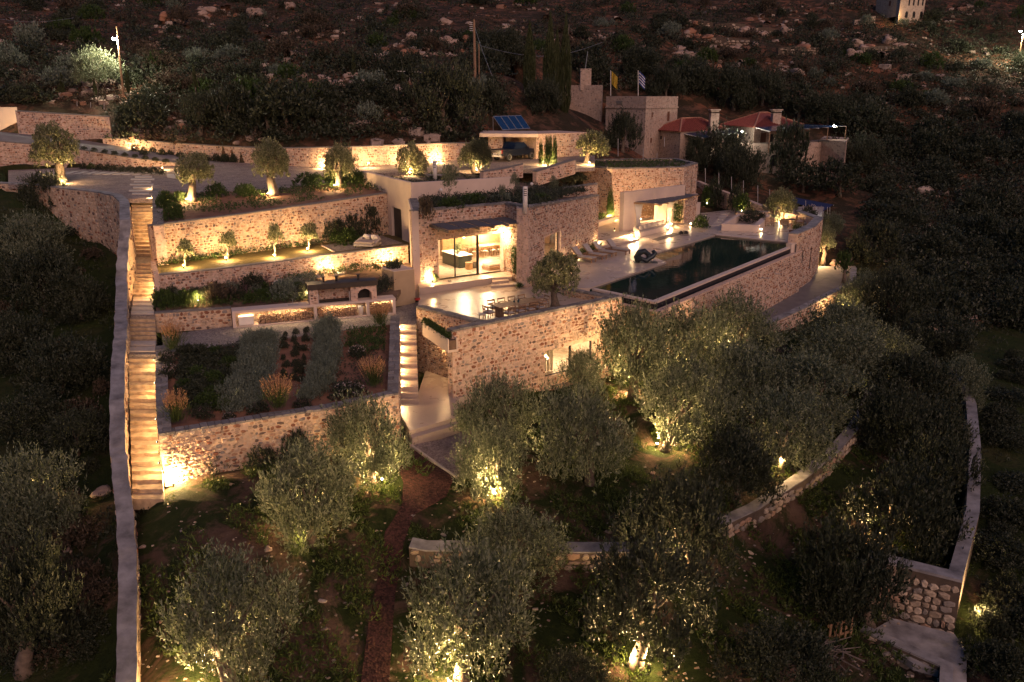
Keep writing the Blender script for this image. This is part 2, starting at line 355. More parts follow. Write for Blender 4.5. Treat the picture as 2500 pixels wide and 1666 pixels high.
def stones(parent, a, b, z0a, z1a, z0b, z1b, out=-1, size=.27, n_ind=0, holes=(), kind='rub', fill=.93, depth=.035, name='stone', seed=0):
    """stones laid on the face a->b; out = -1: the face looks to the right of a->b"""
    if kind != 'dry': size *= .76
    rnd = random.Random(seed + int(abs(a[0]*37+a[1]*11+b[0]*7)*10))
    a = Vector((a[0],a[1])); b = Vector((b[0],b[1])); L = (b-a).length; d = (b-a)/L
    nrm = Vector((-d.y, d.x))*out
    lo, hi = min(z0a,z0b), max(z1a,z1b); items = []
    hs = []
    while sum(hs) < hi-lo: hs.append(size*rnd.uniform(.55,1.15))
    q_ = (hi-lo)/max(sum(hs),.01); z = lo; gs = 1.14 if kind == 'dry' else 1.0
    for h in hs:
        h *= q_; s = -rnd.uniform(0,size)
        while s < L:
            w = size*rnd.uniform(.6,1.75); cs, cz = s+w/2, z+h/2+rnd.uniform(-.12,.12)*h
            s += w
            if cs < w*.4 or cs > L-w*.4: continue
            t = cs/L
            if cz-h*.42 < z0a+(z0b-z0a)*t-.03 or cz+h*.42 > z1a+(z1b-z1a)*t: continue
            if any(q[0]-w*.45 < cs < q[1]+w*.45 and q[2]-h*.45 < cz < q[3]+h*.45 for q in holes): continue
            if rnd.random() > fill: continue
            items.append((cs, cz, gs*w*rnd.uniform(.8,.96), gs*h*rnd.uniform(.78,.95), depth*rnd.uniform(.6,1.5), rnd.uniform(-.16,.16), rnd.randrange(16)))
        z += h
    items.sort(key=lambda i: -i[2]*i[3])
    ind = items[:n_ind]; rest = items[n_ind:]
    meshes = SM['dry' if kind == 'dry' else 'rub']
    def mat(i):
        cs, cz, w, h, dp, ro, k = i
        c = a + d*cs
        X = Vector((d.x,d.y,0)); Y = Vector((nrm.x,nrm.y,0)); Z = Vector((0,0,1))
        cr, sr = math.cos(ro), math.sin(ro); X2 = X*cr+Z*sr; Z2 = Z*cr-X*sr
        M = Matrix.Identity(4)
        for r_ in range(3): M[r_][0] = X2[r_]*w; M[r_][1] = Y[r_]*dp; M[r_][2] = Z2[r_]*h
        M[0][3], M[1][3], M[2][3] = c.x, c.y, cz
        return M
    for i in ind:
        o = bpy.data.objects.new(name, meshes[i[6]]); COL.objects.link(o); o.parent = parent; wld(o); o.matrix_basis = mat(i)
    if rest:
        V = []; Fc = []
        for i in rest:
            vs, fs = US[i[6]]; M = mat(i); n = len(V); V += [tuple(M @ Vector(v)) for v in vs]; Fc += [tuple(q+n for q in f) for f in fs]
        m = MB(); m.v = V; m.f = Fc
        wb(m, 'small_stones', M_dry if kind == 'dry' else M_stone, parent, kind='stuff')
def offset_path(pts, d):
    """2D polyline offset to the left by d with mitres"""
    out = []
    for i, p in enumerate(pts):
        p = Vector((p[0],p[1])); ns = []
        for j in (i-1, i):
            if 0 <= j < len(pts)-1:
                e = Vector((pts[j+1][0]-pts[j][0], pts[j+1][1]-pts[j][1])).normalized(); ns.append(Vector((-e.y,e.x)))
        n = sum(ns, Vector((0,0)))/len(ns); n = n/max(n.length_squared,.3)
        out.append(p + n*d)
    return out
def wall(name, label, cat, pts, th=.5, side=1, mat=None, cap=M_copst, cap_h=.09, cap_o=.03, st=(), size=.27, n_ind=0, kind='rub', fill=.93, group=None, parent=None, cap_seg=.0, depth=.035):
    """pts: (x, y, ztop, zbase) along the visible face; the body lies th to `side` (1 left, -1 right); st: faces with stones 'f' front, 'b' back"""
    mat = mat or M_mortar
    root = parent or empty(name, (pts[0][0],pts[0][1],pts[0][3]), 0, label, cat, group)
    o2 = offset_path(pts, th*side); m = MB(); n = len(pts)
    vs = []
    for i, p in enumerate(pts):
        zt = p[2]-(cap_h if cap else 0)
        vs += [(p[0],p[1],p[3]),(p[0],p[1],zt),(o2[i].x,o2[i].y,zt),(o2[i].x,o2[i].y,p[3])]
    fs = []
    for i in range(n-1):
        for k in range(4): fs.append((i*4+k, i*4+(k+1)%4, i*4+4+(k+1)%4, i*4+4+k))
    fs += [(0,1,2,3), (n*4-1,n*4-2,n*4-3,n*4-4)]
    if side < 0: fs = [tuple(reversed(f)) for f in fs]
    wb(m.add(vs, [tuple(reversed(f)) for f in fs]), 'wall_body', mat, root)
    if cap:
        f2 = offset_path(pts, -cap_o*side); b2 = offset_path(pts, (th+cap_o)*side)
        if cap_seg <= 0:
            m = MB(); vs = []; fs = []
            for i, p in enumerate(pts): vs += [(f2[i].x,f2[i].y,p[2]-cap_h),(f2[i].x,f2[i].y,p[2]),(b2[i].x,b2[i].y,p[2]),(b2[i].x,b2[i].y,p[2]-cap_h)]
            for i in range(n-1):
                for k in range(4): fs.append((i*4+k, i*4+(k+1)%4, i*4+4+(k+1)%4, i*4+4+k))
            fs += [(0,1,2,3), (n*4-1,n*4-2,n*4-3,n*4-4)]
            wb(m.add(vs, [tuple(reversed(f)) for f in fs] if side > 0 else fs), 'coping', cap, root)
        else:                                            # separate coping stones
            rnd = random.Random(int(pts[0][0]*100)); m = MB()
            for i in range(n-1):
                L = (Vector(pts[i+1][:2])-Vector(pts[i][:2])).length; k = max(1, int(L/cap_seg)); cuts = [0]+[(j+rnd.uniform(-.25,.25))/k for j in range(1,k)]+[1]
                for j in range(k):
                    q = []
                    for t in (cuts[j]+.012/L, cuts[j+1]-.012/L):
                        A = f2[i].lerp(f2[i+1],t); B = b2[i].lerp(b2[i+1],t); q.append((A,B))
                    mid = [ (q[0][0],q[0][1]), (q[1][0],q[1][1]) ]
                    rows = rnd.choice((1,2,2)); us = [0]+([rnd.uniform(.35,.65)] if rows == 2 else [])+[1]
                    for r_ in range(rows):
                        c = [mid[0][0].lerp(mid[0][1],us[r_]+.02), mid[1][0].lerp(mid[1][1],us[r_]+.02), mid[1][0].lerp(mid[1][1],us[r_+1]-.02), mid[0][0].lerp(mid[0][1],us[r_+1]-.02)]
                        dz = rnd.uniform(-.02,.02)
                        z = [pts[i][2]+(pts[i+1][2]-pts[i][2])*t for t in (cuts[j],cuts[j+1],cuts[j+1],cuts[j])]
                        m.prism([(v.x,v.y) for v in c], [w-cap_h-.02 for w in z], [w+dz for w in z])
            wb(m, 'coping_stones', cap, root, kind='stuff')
    for fsd in st:
        Q = pts if fsd == 'f' else [(o2[i].x,o2[i].y,pts[i][2],pts[i][3]) for i in range(n)]
        segs = [(Vector(Q[i+1][:2])-Vector(Q[i][:2])).length for i in range(n-1)]; T = sum(segs)
        for i in range(n-1):
            p, q = Q[i], Q[i+1]
            stones(root, p, q, p[3], p[2]-cap_h, q[3], q[2]-cap_h, out=(-side if fsd == 'f' else side), size=size, n_ind=int(n_ind*segs[i]/T) if fsd == 'f' else 0, kind=kind, fill=fill, depth=depth)
    return root
def holed(mb, a, b, z0, z1, th, holes, side=1):
    """straight wall a->b from z0 to z1, body to `side`, rectangular holes (s0,s1,za,zb) cut through"""
    M = frame((a[0],a[1],0), (b[0],b[1],0)); L = (Vector(b[:2])-Vector(a[:2])).length
    xs = sorted({0,L,*[h[0] for h in holes],*[h[1] for h in holes]}); zs = sorted({z0,z1,*[h[2] for h in holes],*[h[3] for h in holes]})
    y0, y1 = (0,th) if side > 0 else (-th,0)
    for i in range(len(xs)-1):
        for j in range(len(zs)-1):
            cx, cz = (xs[i]+xs[i+1])/2, (zs[j]+zs[j+1])/2
            if any(h[0] < cx < h[1] and h[2] < cz < h[3] for h in holes): continue
            mb.box(xs[i],xs[i+1],y0,y1,zs[j],zs[j+1],M)
    return M
# ------------------------------------------------------------------ foliage
def leaves(Pb, Dr, Ln, K, ll, lw, spread=.75, t0=.15, rng=RNG):
    """sprigs with base Pb, direction Dr, length Ln; K leaves each, as rhombic quads -> V, Q"""
    n = len(Pb); t = rng.uniform(t0, 1.0, (n, K, 1))
    pos = Pb[:, None] + Dr[:, None]*Ln[:, None, None]*t
    rd = rng.normal(size=(n, K, 3)); rd /= np.linalg.norm(rd, axis=-1, keepdims=True)
    ld = Dr[:, None]*(1-spread*.5) + rd*spread; ld /= np.linalg.norm(ld, axis=-1, keepdims=True)
    sd_ = np.cross(ld, rng.normal(size=(n, K, 3))); sd_ /= np.linalg.norm(sd_, axis=-1, keepdims=True)+1e-9
    l = ll*rng.uniform(.6, 1.25, (n, K, 1)); w = lw*rng.uniform(.7, 1.2, (n, K, 1))
    v = np.stack([pos, pos+ld*l*.45+sd_*w, pos+ld*l, pos+ld*l*.45-sd_*w], 2).reshape(-1, 3)
    return v, np.arange(len(v)).reshape(-1, 4)
def lobes_points(lobes, n, rng, inner=.55):
    """points near the outer shells of lobes (c, r(3)); returns point, outward"""
    c = np.array([l[0] for l in lobes]); r = np.array([l[1] for l in lobes]); wgt = (r.prod(1))**(2/3); wgt /= wgt.sum()
    idx = rng.choice(len(lobes), n, p=wgt); d = rng.normal(size=(n, 3)); d /= np.linalg.norm(d, axis=1, keepdims=True)
    d[:, 2] = np.where(d[:, 2] < -.35, -d[:, 2]*.6, d[:, 2])
    rad = rng.uniform(inner, 1.0, (n, 1)); return c[idx] + d*r[idx]*rad, d
def crown_mesh(name, seed, mat, n=1500, K=10, ll=.055, lw=.0085, sl=.2, up=.55, flat=.8, nl=13, lr=(.34,.5), spread=.6, inner=.72, rs=(.52,.82), sv=(.5,1.4)):
    rng = np.random.default_rng(seed); lobes = []
    for i in range(nl):
        a = i*2.39996 + rng.uniform(-.35,.35); v = 1-1.55*(i+.5)/nl + rng.uniform(-.1,.1); q = math.sqrt(max(0,1-min(1,v*v)))
        rr = rng.uniform(*rs); lobes.append(((math.cos(a)*q*rr, math.sin(a)*q*rr, v*.62*flat), np.array([1,1,.85])*rng.uniform(*lr)))
    p, d = lobes_points(lobes, n, rng, inner); d[:, 2] += up; d += rng.normal(size=d.shape)*.22; d /= np.linalg.norm(d, axis=1, keepdims=True)
    V, Q = leaves(p, d, sl*rng.uniform(*sv,n)**1.0, K, ll, lw, spread, .1, rng)
    lo, hi = np.percentile(V, 1.0, 0), np.percentile(V, 99.0, 0); V = (V-(lo+hi)/2)/((hi-lo)/2)
    return np_mesh(name, V, Q, mat)
CR_OL = [crown_mesh('crown', 40+i, L_olive, n=1500, K=13, ll=.062, lw=.0105, sl=.25, nl=15+2*i, lr=(.16,.34), up=.95, rs=(.35,.95), sv=(.25,1.6), inner=.6) for i in range(6)]
CR_CL = [crown_mesh('crown', 140+i, L_olive2, n=1000, K=10, ll=.085, lw=.017, sl=.12, nl=26, up=.15, lr=(.2,.3), spread=.8) for i in range(3)]
CR_SM = [crown_mesh('crown', 60+i, L_olive, n=520, K=9, ll=.10, lw=.02, sl=.24, nl=8, up=.3) for i in range(3)]
CR_LEM = [crown_mesh('crown', 70+i, L_olive2, n=240, K=6, ll=.24, lw=.06, sl=.3, nl=6, up=.4, lr=(.35,.5)) for i in range(3)]
CR_DK = [crown_mesh('crown', 80+i, L_dark, n=420, K=9, ll=.12, lw=.026, sl=.2, nl=15, lr=(.24,.38), up=.35) for i in range(5)]
CR_SC = [crown_mesh('crown', 90+i, L_scrub, n=260, K=8, ll=.17, lw=.036, sl=.28, nl=7, up=.4, flat=.6) for i in range(5)]
CR_GR = [crown_mesh('crown', 100+i, L_grey, n=300, K=9, ll=.13, lw=.028, sl=.25, nl=8, up=.5, flat=.6) for i in range(3)]
CR_GN = [crown_mesh('crown', 110+i, L_green, n=320, K=9, ll=.14, lw=.034, sl=.25, nl=8, up=.4) for i in range(4)]
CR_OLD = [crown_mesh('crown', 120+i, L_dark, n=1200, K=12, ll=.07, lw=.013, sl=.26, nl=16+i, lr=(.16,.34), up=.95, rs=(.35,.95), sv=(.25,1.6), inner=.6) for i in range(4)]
def trunk_mesh(name, seed, h=1.0, r=.16, limbs=4, spread=.55, top=1.9):
    rnd = random.Random(seed); m = MB(); p = [(0,0,-.15),(rnd.uniform(-.04,.04),rnd.uniform(-.04,.04),h*.25),(rnd.uniform(-.1,.1),rnd.uniform(-.1,.1),h*.6),(rnd.uniform(-.12,.12),rnd.uniform(-.12,.12),h)]
    m.tube(p, [r*1.55,r*1.05,r*.9,r*.85], 9)
    for i in range(limbs):
        a = 2*math.pi*i/limbs + rnd.uniform(-.5,.5); e = Vector(p[-1]); q = [e-Vector((0,0,.08))]
        for k in range(1,4):
            q.append(e + Vector((math.cos(a)*spread*k/3, math.sin(a)*spread*k/3, (top-h)*(k/3)**.85)) + Vector((rnd.uniform(-.07,.07),rnd.uniform(-.07,.07),0)))
        m.tube(q, [r*.62,r*.45,r*.3,r*.14], 6)
        b = q[2]; a2 = a + rnd.choice((-.8,.8)); m.tube([b, b+Vector((math.cos(a2)*spread*.5,math.sin(a2)*spread*.5,(top-h)*.5))], [r*.3,r*.1], 5)
    return m.mesh(name, M_bark, True)
TR = [trunk_mesh('trunk', 10+i) for i in range(4)]; TR_P = [trunk_mesh('trunk', 30+i, 1.05, .25, 5, .5, 1.75) for i in range(3)]; TR_T = [trunk_mesh('trunk', 50+i, .8, .035, 3, .2, 1.1) for i in range(2)]
_tn = [0]
def tree(name, label, base, crown_c, w, h, meshes, trunks, cat='tree', group=None, rz=None, ts=None):
    """base: ground point; crown_c: world centre of the crown; w,h crown size in metres"""
    _tn[0] += 1; k = _tn[0]; rnd = random.Random(k*17)
    root = empty(name, base, 0, label, cat, group); off = Vector(crown_c) - Vector(base)
    ob('crown', meshes[k % len(meshes)], root, off, (0,0,rnd.uniform(0,6.28) if rz is None else rz), (w*.47, w*.47, h*.47))
    if trunks:
        s = max(.3, off.z/1.75) if ts is None else ts
        t = ob('trunk', trunks[k % len(trunks)], root, (0,0,0), (0,0,rnd.uniform(0,6.28)), (s*.9, s*.9, s))
        sh = Vector((off.x/max(off.z,.3), off.y/max(off.z,.3)))            # lean the trunk towards the crown
        t.rotation_euler = (max(-.5,min(.5,-sh.y*.6)), max(-.5,min(.5,sh.x*.6)), rnd.uniform(-.3,.3))
    return root
def ptree(name, label, bp, cy, wpx, hpx, meshes, trunks, z=None, cx=None, **k):
    """bp = photo pixel of the trunk's foot; crown centre (cx,cy) and size in photo pixels"""
    base = G(*bp) if z is None else P(bp[0], bp[1], z); s = pxm(base)
    c = D(cx if cx is not None else bp[0], cy, base.y); return tree(name, label, base, c, wpx/s, hpx/s, meshes, trunks, **k)
def shrub(name, label, base, w, h, meshes, cat='shrub', group=None, parent=None):
    _tn[0] += 1; k = _tn[0]; rnd = random.Random(k*13)
    o = ob(name, meshes[k % len(meshes)], parent, Vector(base)+Vector((0,0,h*.42)), (0,0,rnd.uniform(0,6.28)), (w*.52, w*.52, h*.52))
    return tag(o, label, cat, group)
def pshrub(name, label, bp, wpx, hpx, meshes, z=None, **k):
    base = G(*bp) if z is None else P(bp[0],bp[1],z); s = pxm(base); return shrub(name, label, base, wpx/s, hpx/s, meshes, **k)
def carpet(name, poly, zf, n, h, mat, label=None, cat=None, K=6, ll=.11, lw=.022, spread=.8, clump=0, parent=None, up=1.0, seed=1, kind='stuff'):
    """planting over a 2D polygon; zf(x,y) = ground height (vectorised)"""
    rng = np.random.default_rng(seed); pl = np.array([(p[0],p[1]) for p in poly]); mn, mx = pl.min(0), pl.max(0); out = []
    while sum(len(o) for o in out) < n:
        q = rng.uniform(mn, mx, (n*2, 2)); ins = np.zeros(len(q), bool)
        for i in range(len(pl)):
            a, b = pl[i], pl[(i+1)%len(pl)]
            c = ((a[1] > q[:,1]) != (b[1] > q[:,1])) & (q[:,0] < (b[0]-a[0])*(q[:,1]-a[1])/(b[1]-a[1]+1e-12)+a[0]); ins ^= c
        if clump: ins &= (np.sin(q[:,0]*clump+1.3)*np.cos(q[:,1]*clump*1.1+q[:,0]*.7) > -.25)
        out.append(q[ins])
    q = np.concatenate(out)[:n]; hh = h*rng.uniform(.5,1.2,n)*(.62+.55*np.abs(np.sin(q[:,0]*3.1+seed+np.sin(q[:,1]*2)))*np.abs(np.cos(q[:,1]*2.7+q[:,0]*.6))); z = zf(q[:,0], q[:,1])
    d = rng.normal(size=(n,3))*.45; d[:,2] = up; d /= np.linalg.norm(d,axis=1,keepdims=True)
    V, Q = leaves(np.stack([q[:,0],q[:,1],z],1), d, hh, K, ll, lw, spread, .25, rng)
    o = ob(name, np_mesh(name, V, Q, mat), parent)
    if parent is not None: wld(o)
    return tag(o, label, cat, None, kind)
def flat(z): return lambda x, y: np.full(len(x), float(z))
def plane3(a, b, c):
    a, b, c = map(Vector, (a,b,c)); n = (b-a).cross(c-a)
    return lambda x, y: a.z - (n.x*(np.asarray(x)-a.x)+n.y*(np.asarray(y)-a.y))/n.z
# ------------------------------------------------------------------ lamps
_h = MB().lathe([(.035,0),(.035,.10),(.055,.12),(.055,.2),(.045,.2)], 10); LAMP_H = _h.mesh('housing', M_metal)
_h = MB().lathe([(.001,.0),(.05,.006),(.055,.02),(.04,.035),(.001,.04)], 10); LAMP_L = _h.mesh('lens', M_glow)
LMUL = [2.2]; WARM = (1.0, .62, .27); WARM2 = (1.0, .70, .38)
def lamp(label, loc, power, aim=None, spot=None, col=WARM, dz=.28, name='garden_spotlight', group=None, rad=.05, off=None, lens=True, glow=LAMP_L, blend=.6, spill=0.0):
    """small ground spotlight: housing, glowing lens and its light; aim = unit direction for a spot, else light all round"""
    root = empty(name, loc, 0, label, 'lamp', group)
    ob('housing', LAMP_H, root)
    if lens: ob('lens', glow, root, (0,0,.2))
    ld = bpy.data.lights.new('lamp_light', 'SPOT' if spot else 'POINT'); ld.energy = power*LMUL[0]; ld.color = col; ld.shadow_soft_size = rad
    lo = ob('lamp_light', ld, root, Vector((0,0,dz)) + (Vector(off) if off is not None else Vector((0,0,0))))
    if spot:
        ld.spot_size = R(spot); ld.spot_blend = blend; lo.rotation_euler = (-Vector(aim)).to_track_quat('Z','Y').to_euler()
    if spill:
        l2 = bpy.data.lights.new('spill_light', 'POINT'); l2.energy = power*spill; l2.color = col; l2.shadow_soft_size = .1; ob('spill_light', l2, root, (0,-.12,dz+.12))
    return root
def plamp(label, px, py, z, power, **k):
    return lamp(label, G(px,py) if z is None else P(px,py,z), power, **k)
_w = MB().box(-.09,.09,-.03,.03,-.05,.05); WL_B = _w.mesh('housing', M_metal)
_w = MB().box(-.075,.075,.03,.036,-.035,.035); WL_L = _w.mesh('lens', M_glow_s)
def wall_lamp(label, loc, nrm, power, group=None, col=WARM, rad=.06, out=.14):
    """recessed step light on a wall face; nrm = horizontal direction it looks"""
    n = Vector((nrm[0],nrm[1],0)).normalized(); rz = math.atan2(n.y,n.x)-math.pi/2
    root = empty('step_light', loc, rz, label, 'lamp', group); ob('housing', WL_B, root); ob('lens', WL_L, root)
    ld = bpy.data.lights.new('lamp_light','POINT'); ld.energy = power*1.5; ld.color = col; ld.shadow_soft_size = rad; ob('lamp_light', ld, root, (0,out,-.03)); return root
# ------------------------------------------------------------------ platforms (the built levels)
CLAMP = []                                                # (polygon, height) the bare ground is kept under these
def sheet(name, pts, mat, th=.25, clamp=True, kind='structure', **k):
    """pts (x,y,z) polygon; a slab with its top on the points"""
    m = MB(); m.prism([(p[0],p[1]) for p in pts], [p[2]-th for p in pts], [p[2] for p in pts])
    o = m.build(name, mat); tag(o, kind=kind, **k)
    if clamp: CLAMP.append(([(p[0],p[1]) for p in pts], min(p[2] for p in pts)-th-.1))
    return o
KD = .0377
def zd(y): return 5.2 + KD*(y-65.5)
def PD(px, py):                                           # pixel -> point on the sloping drive
    d = ray(px, py); t = (5.2-KD*65.5-CH)/(d[2]-KD*d[1]); return Vector((d[0]*t, d[1]*t, CH+d[2]*t))
drive = sheet('gravel_drive', [PD(20,452),PD(171,458),PD(310,486),PD(378,486),PD(392,466),PD(480,470),PD(680,461),PD(800,447),PD(884,424),PD(1000,420),PD(1220,414),PD(1330,416),PD(1452,410),
                         PD(1452,380),PD(1196,381),PD(1078,395),PD(886,405),PD(800,410),PD(528,394),PD(430,402),PD(205,409),PD(20,416)], M_gravel_p, .3)
ramp = sheet('ramp_road', [P(560,402,5.85),P(440,398,6.1),P(321,386,6.6),P(195,366,7.4),P(0,345,8.25),P(-160,332,8.9),P(-160,308,9.6),P(0,322,8.9),P(200,342,8.1),P(332,364,7.2),P(430,380,6.5),P(528,394,5.95)], M_asph, .3)
# levels of the left garden
lw0, lw1 = P(376,646,2.0), Vector((-9.3,65.4,2.0))        # line of the tall lawn wall (face)
fw = [P(379,672,2.1),P(526,658,2.1),P(776,626,2.1),P(996,599,2.1)]   # face of the lawn's front wall
lawn = sheet('lawn', [(fw[0].x-.1,fw[0].y+.3,2.0),(fw[1].x,fw[1].y+.3,2.0),(fw[2].x,fw[2].y+.3,2.0),(fw[3].x,fw[3].y+.3,2.0),(-7.6,62.6,2.0),(-9.0,65.7,2.0),(lw0.x-.2,lw0.y+.2,2.0)],
             None, .3)
g0 = [P(377,765,.48),P(565,753,.48),P(965,726,.48)]        # front edge of the upper garden
ugar = sheet('garden_soil', [(g0[0].x,g0[0].y+.2,.40),(g0[1].x,g0[1].y+.2,.40),(g0[2].x,g0[2].y+.6,.40),(-6.8,fw[3].y+.2,.85),(fw[2].x,fw[2].y+.2,.85),(fw[1].x,fw[1].y+.2,.85),(fw[0].x-.2,fw[0].y+.2,.85)], M_dsoil, .3)
path = sheet('gravel_path', [P(400,862,-.5),P(440,856,-.5),P(597,840,-.5),P(768,816,-.5),P(854,804,-.5),P(950,792,-.5),P(1016,794,-.5),Vector((-6.0,53.4,-.5)),P(965,752,-.5),P(565,797,-.5),P(395,818,-.5)], M_gravel, .25)
q0 = [P(390,868,-.55),P(597,842,-.55),P(768,818,-.55),P(854,806,-.55),P(966,792,-.55)]
q1 = [P(394,1048,-1.6),P(600,1019,-1.6),P(799,987,-1.6),P(962,950,-1.6)]
lbed = sheet('bed_soil', [q1[0],q1[1],q1[2],q1[3],q0[4],q0[3],q0[2],q0[1],q0[0]], M_soil, .3)
# bed above the tall wall
ubed = sheet('upper_bed_soil', [(lw0.x,lw0.y+.3,4.45),((lw0.x+lw1.x)/2,(lw0.y+lw1.y)/2+.3,4.75),(lw1.x,lw1.y+.3,5.2),PD(884,426),PD(800,449),PD(680,463),PD(480,472),PD(394,472)], M_soil, .3)
# terrace, deck, patio
F0 = Vector((-6.41,54.47,.43)); B0 = Vector((-.49,58.49,.43)); C0 = Vector((1.1,55.15,0)); E0 = Vector((7.18,69.8,.4))
TL = P(1016,748,.45); TJ = P(1168,787,.45); TK = P(1104,806,.45); TR_ = P(1518,724,.45)
IW0, IW1 = P(1377,722,0), P(1462,738,0)                    # inner low wall beside the pool
terrace = sheet('terrace', [(TL.x+.05,TL.y,0),(TJ.x,TJ.y,0),(TR_.x-.4,TR_.y+.1,0),(IW1.x+.4,IW1.y+.3,0),(IW0.x,IW0.y+.3,0),(C0.x+.6,C0.y+.6,0),(C0.x,C0.y+2.5,0),(B0.x,B0.y,0),(F0.x+.3,F0.y,0)], M_floor, .3)
pN, pR, pB, pL = P(1594.6,731,.4), P(1939,594,.4), P(1746,574,.4), P(1471,705,.4)
pK1, pK2 = P(1627,641,.4), P(1587,622,.4); pS = P(1440,703,.4)
deck = sheet('pool_deck', [(IW0.x+.1,IW0.y+.25,.4),(pS.x,pS.y,.4),pK1,pK2,pB,pR,Vector((24.1,69.6,.4)),Vector((29.0,78.6,.4)),P(2010,505,.4),P(1850,505,.4),P(1720,520,.4),P(1560,520,.4),P(1400,540,.4),(E0.x-1.5,E0.y+3,.4),(E0.x-.3,E0.y,.4),(C0.x+.25,C0.y+.55,.4)], M_floor, .35)
slab = sheet('lower_court', [P(968,994,-3.4),P(1000,1052,-3.4),P(1112,1020,-3.4),(TK.x+.3,TK.y,-3.4),(TJ.x+.4,TJ.y,-3.4),(TL.x+.5,TL.y,-3.4),(-5.2,44,-3.4)], M_floor, .5)
slab2 = sheet('lower_court_step', [P(968,1000,-3.62),P(1006,1070,-3.62),P(1122,1036,-3.62),P(1112,1010,-3.62)], M_floor, .5)
def drape(name, left, right, mat, lift=.05, nu=6, nv=8):
    m = MB(); L_, R_ = [G(*p) for p in left], [G(*p) for p in right]
    def pt_(i, u, v): a = L_[i].lerp(L_[i+1],u); b = R_[i].lerp(R_[i+1],u); c = a.lerp(b,v); return (c.x, c.y, tz(c.x,c.y)+lift)
    for i in range(min(len(L_),len(R_))-1):
        for j in range(nv):
            for k in range(nu): m.add([pt_(i,k/nu,j/nv),pt_(i,k/nu,(j+1)/nv),pt_(i,(k+1)/nu,(j+1)/nv),pt_(i,(k+1)/nu,j/nv)], [(0,1,2,3)])
    return tag(m.build(name, mat), kind='structure')
lgrav = drape('lower_gravel', [(1000,1066),(1012,1096),(1060,1135),(1116,1172)], [(1135,1030),(1200,1050),(1240,1080),(1280,1115)], M_gravel_p)
wpath = sheet('side_path', [P(1700,812,-3.8),P(1878,788,-3.7),P(1968,749,-3.6),P(2043,710,-3.5),P(2086,694,-3.4),P(2089,650,-3.4),P(1985,650,-3.4),P(1940,712,-3.6),P(1880,740,-3.7),P(1720,795,-3.8)], M_asph, .3)
# lawn material: short dry turf
def turf():
    t = NT('turf'); g = t.N('ShaderNodeNewGeometry').outputs['Position']
    t.set(color=t.mix(t.noise(1.1,5,.6,g), (.11,.085,.03), (.16,.125,.05)), rough=.95, spec=.15); t.bump(t.noise(45,4,.7,g), .9, .04); return t.m
lawn.data.materials.clear(); lawn.data.materials.append(turf())
# ------------------------------------------------------------------ the ground itself
def ground_mat():
    t = NT('hillside_ground'); g = t.N('ShaderNodeNewGeometry').outputs['Position']
    sep = t.N('ShaderNodeSeparateXYZ'); t.L(g, sep.inputs[0])
    soil = t.ramp(t.noise(.45,8,.65,g,.4), [(.25,(.05,.034,.025)),(.5,(.13,.082,.056)),(.75,(.24,.16,.11))])
    red = t.ramp(t.noise(.10,6,.6,g,.5), [(.35,(.09,.06,.045)),(.5,(.20,.095,.055)),(.62,(.30,.11,.055)),(.75,(.32,.24,.19))])
    hf = t.N('ShaderNodeMapRange'); hf.inputs[1].default_value = 78; hf.inputs[2].default_value = 88; t.L(sep.outputs[1], hf.inputs[0])
    base = t.mix(hf.outputs[0], soil, t.mix(.75, soil, red))
    gr = t.ramp(t.noise(.33,7,.7,g,.8), [(.42,0.0),(.52,1.0)]); grc = t.mix(t.noise(3,5,.6,g), (.013,.023,.007), (.045,.062,.017))
    def lin(a, b, c):                                     # clamp(a*x + b*y + c)
        v = t.N('ShaderNodeVectorMath', operation='DOT_PRODUCT'); v.inputs[1].default_value = (a,b,0); t.L(g, v.inputs[0]); q = t.N('ShaderNodeMath', operation='ADD'); q.use_clamp = True; q.inputs[1].default_value = c; t.L(v.outputs['Value'], q.inputs[0]); return q.outputs[0]
    flank_shade = t.N('ShaderNodeMath', operation='MAXIMUM'); t.L(lin(-.6,-.204,-8.4+4.7), flank_shade.inputs[0]); t.L(lin(.4,0,-8.0), flank_shade.inputs[1])  # denser grass on both flanks; their deep shade is put into its colour
    w2 = t.N('ShaderNodeMath', operation='MULTIPLY'); w2.inputs[1].default_value = .85; t.L(flank_shade.outputs[0], w2.inputs[0])
    lowg = t.mix(w2.outputs[0], t.mix(gr, base, grc), grc)
    scr = t.ramp(t.noise(.5,7,.7,g,.6), [(.40,0.0),(.52,.9)]); hill = t.mix(scr, base, t.mix(t.noise(2.5,5,.7,g), (.016,.017,.009), (.055,.046,.028)))
    t.set(color=t.mix(hf.outputs[0], lowg, hill), rough=.97, spec=.12); t.bump(t.noise(5,8,.75,g), .9, .25); return t.m
def axis(lo, d0, d1, hi, step, grow=1.16):
    a = list(np.arange(d0, d1, step)); s = step
    while a[-1] < hi: s *= grow; a.append(a[-1]+s)
    s = step; b = []
    x = d0
    while x > lo: s *= grow; x -= s; b.append(x)
    return np.array(b[::-1]+a)
def inside(q, pl):
    pl = np.array(pl); ins = np.zeros(len(q), bool)
    for i in range(len(pl)):
        a, b = pl[i], pl[(i+1)%len(pl)]
        c = ((a[1] > q[:,1]) != (b[1] > q[:,1])) & (q[:,0] < (b[0]-a[0])*(q[:,1]-a[1])/(b[1]-a[1]+1e-12)+a[0]); ins ^= c
    return ins
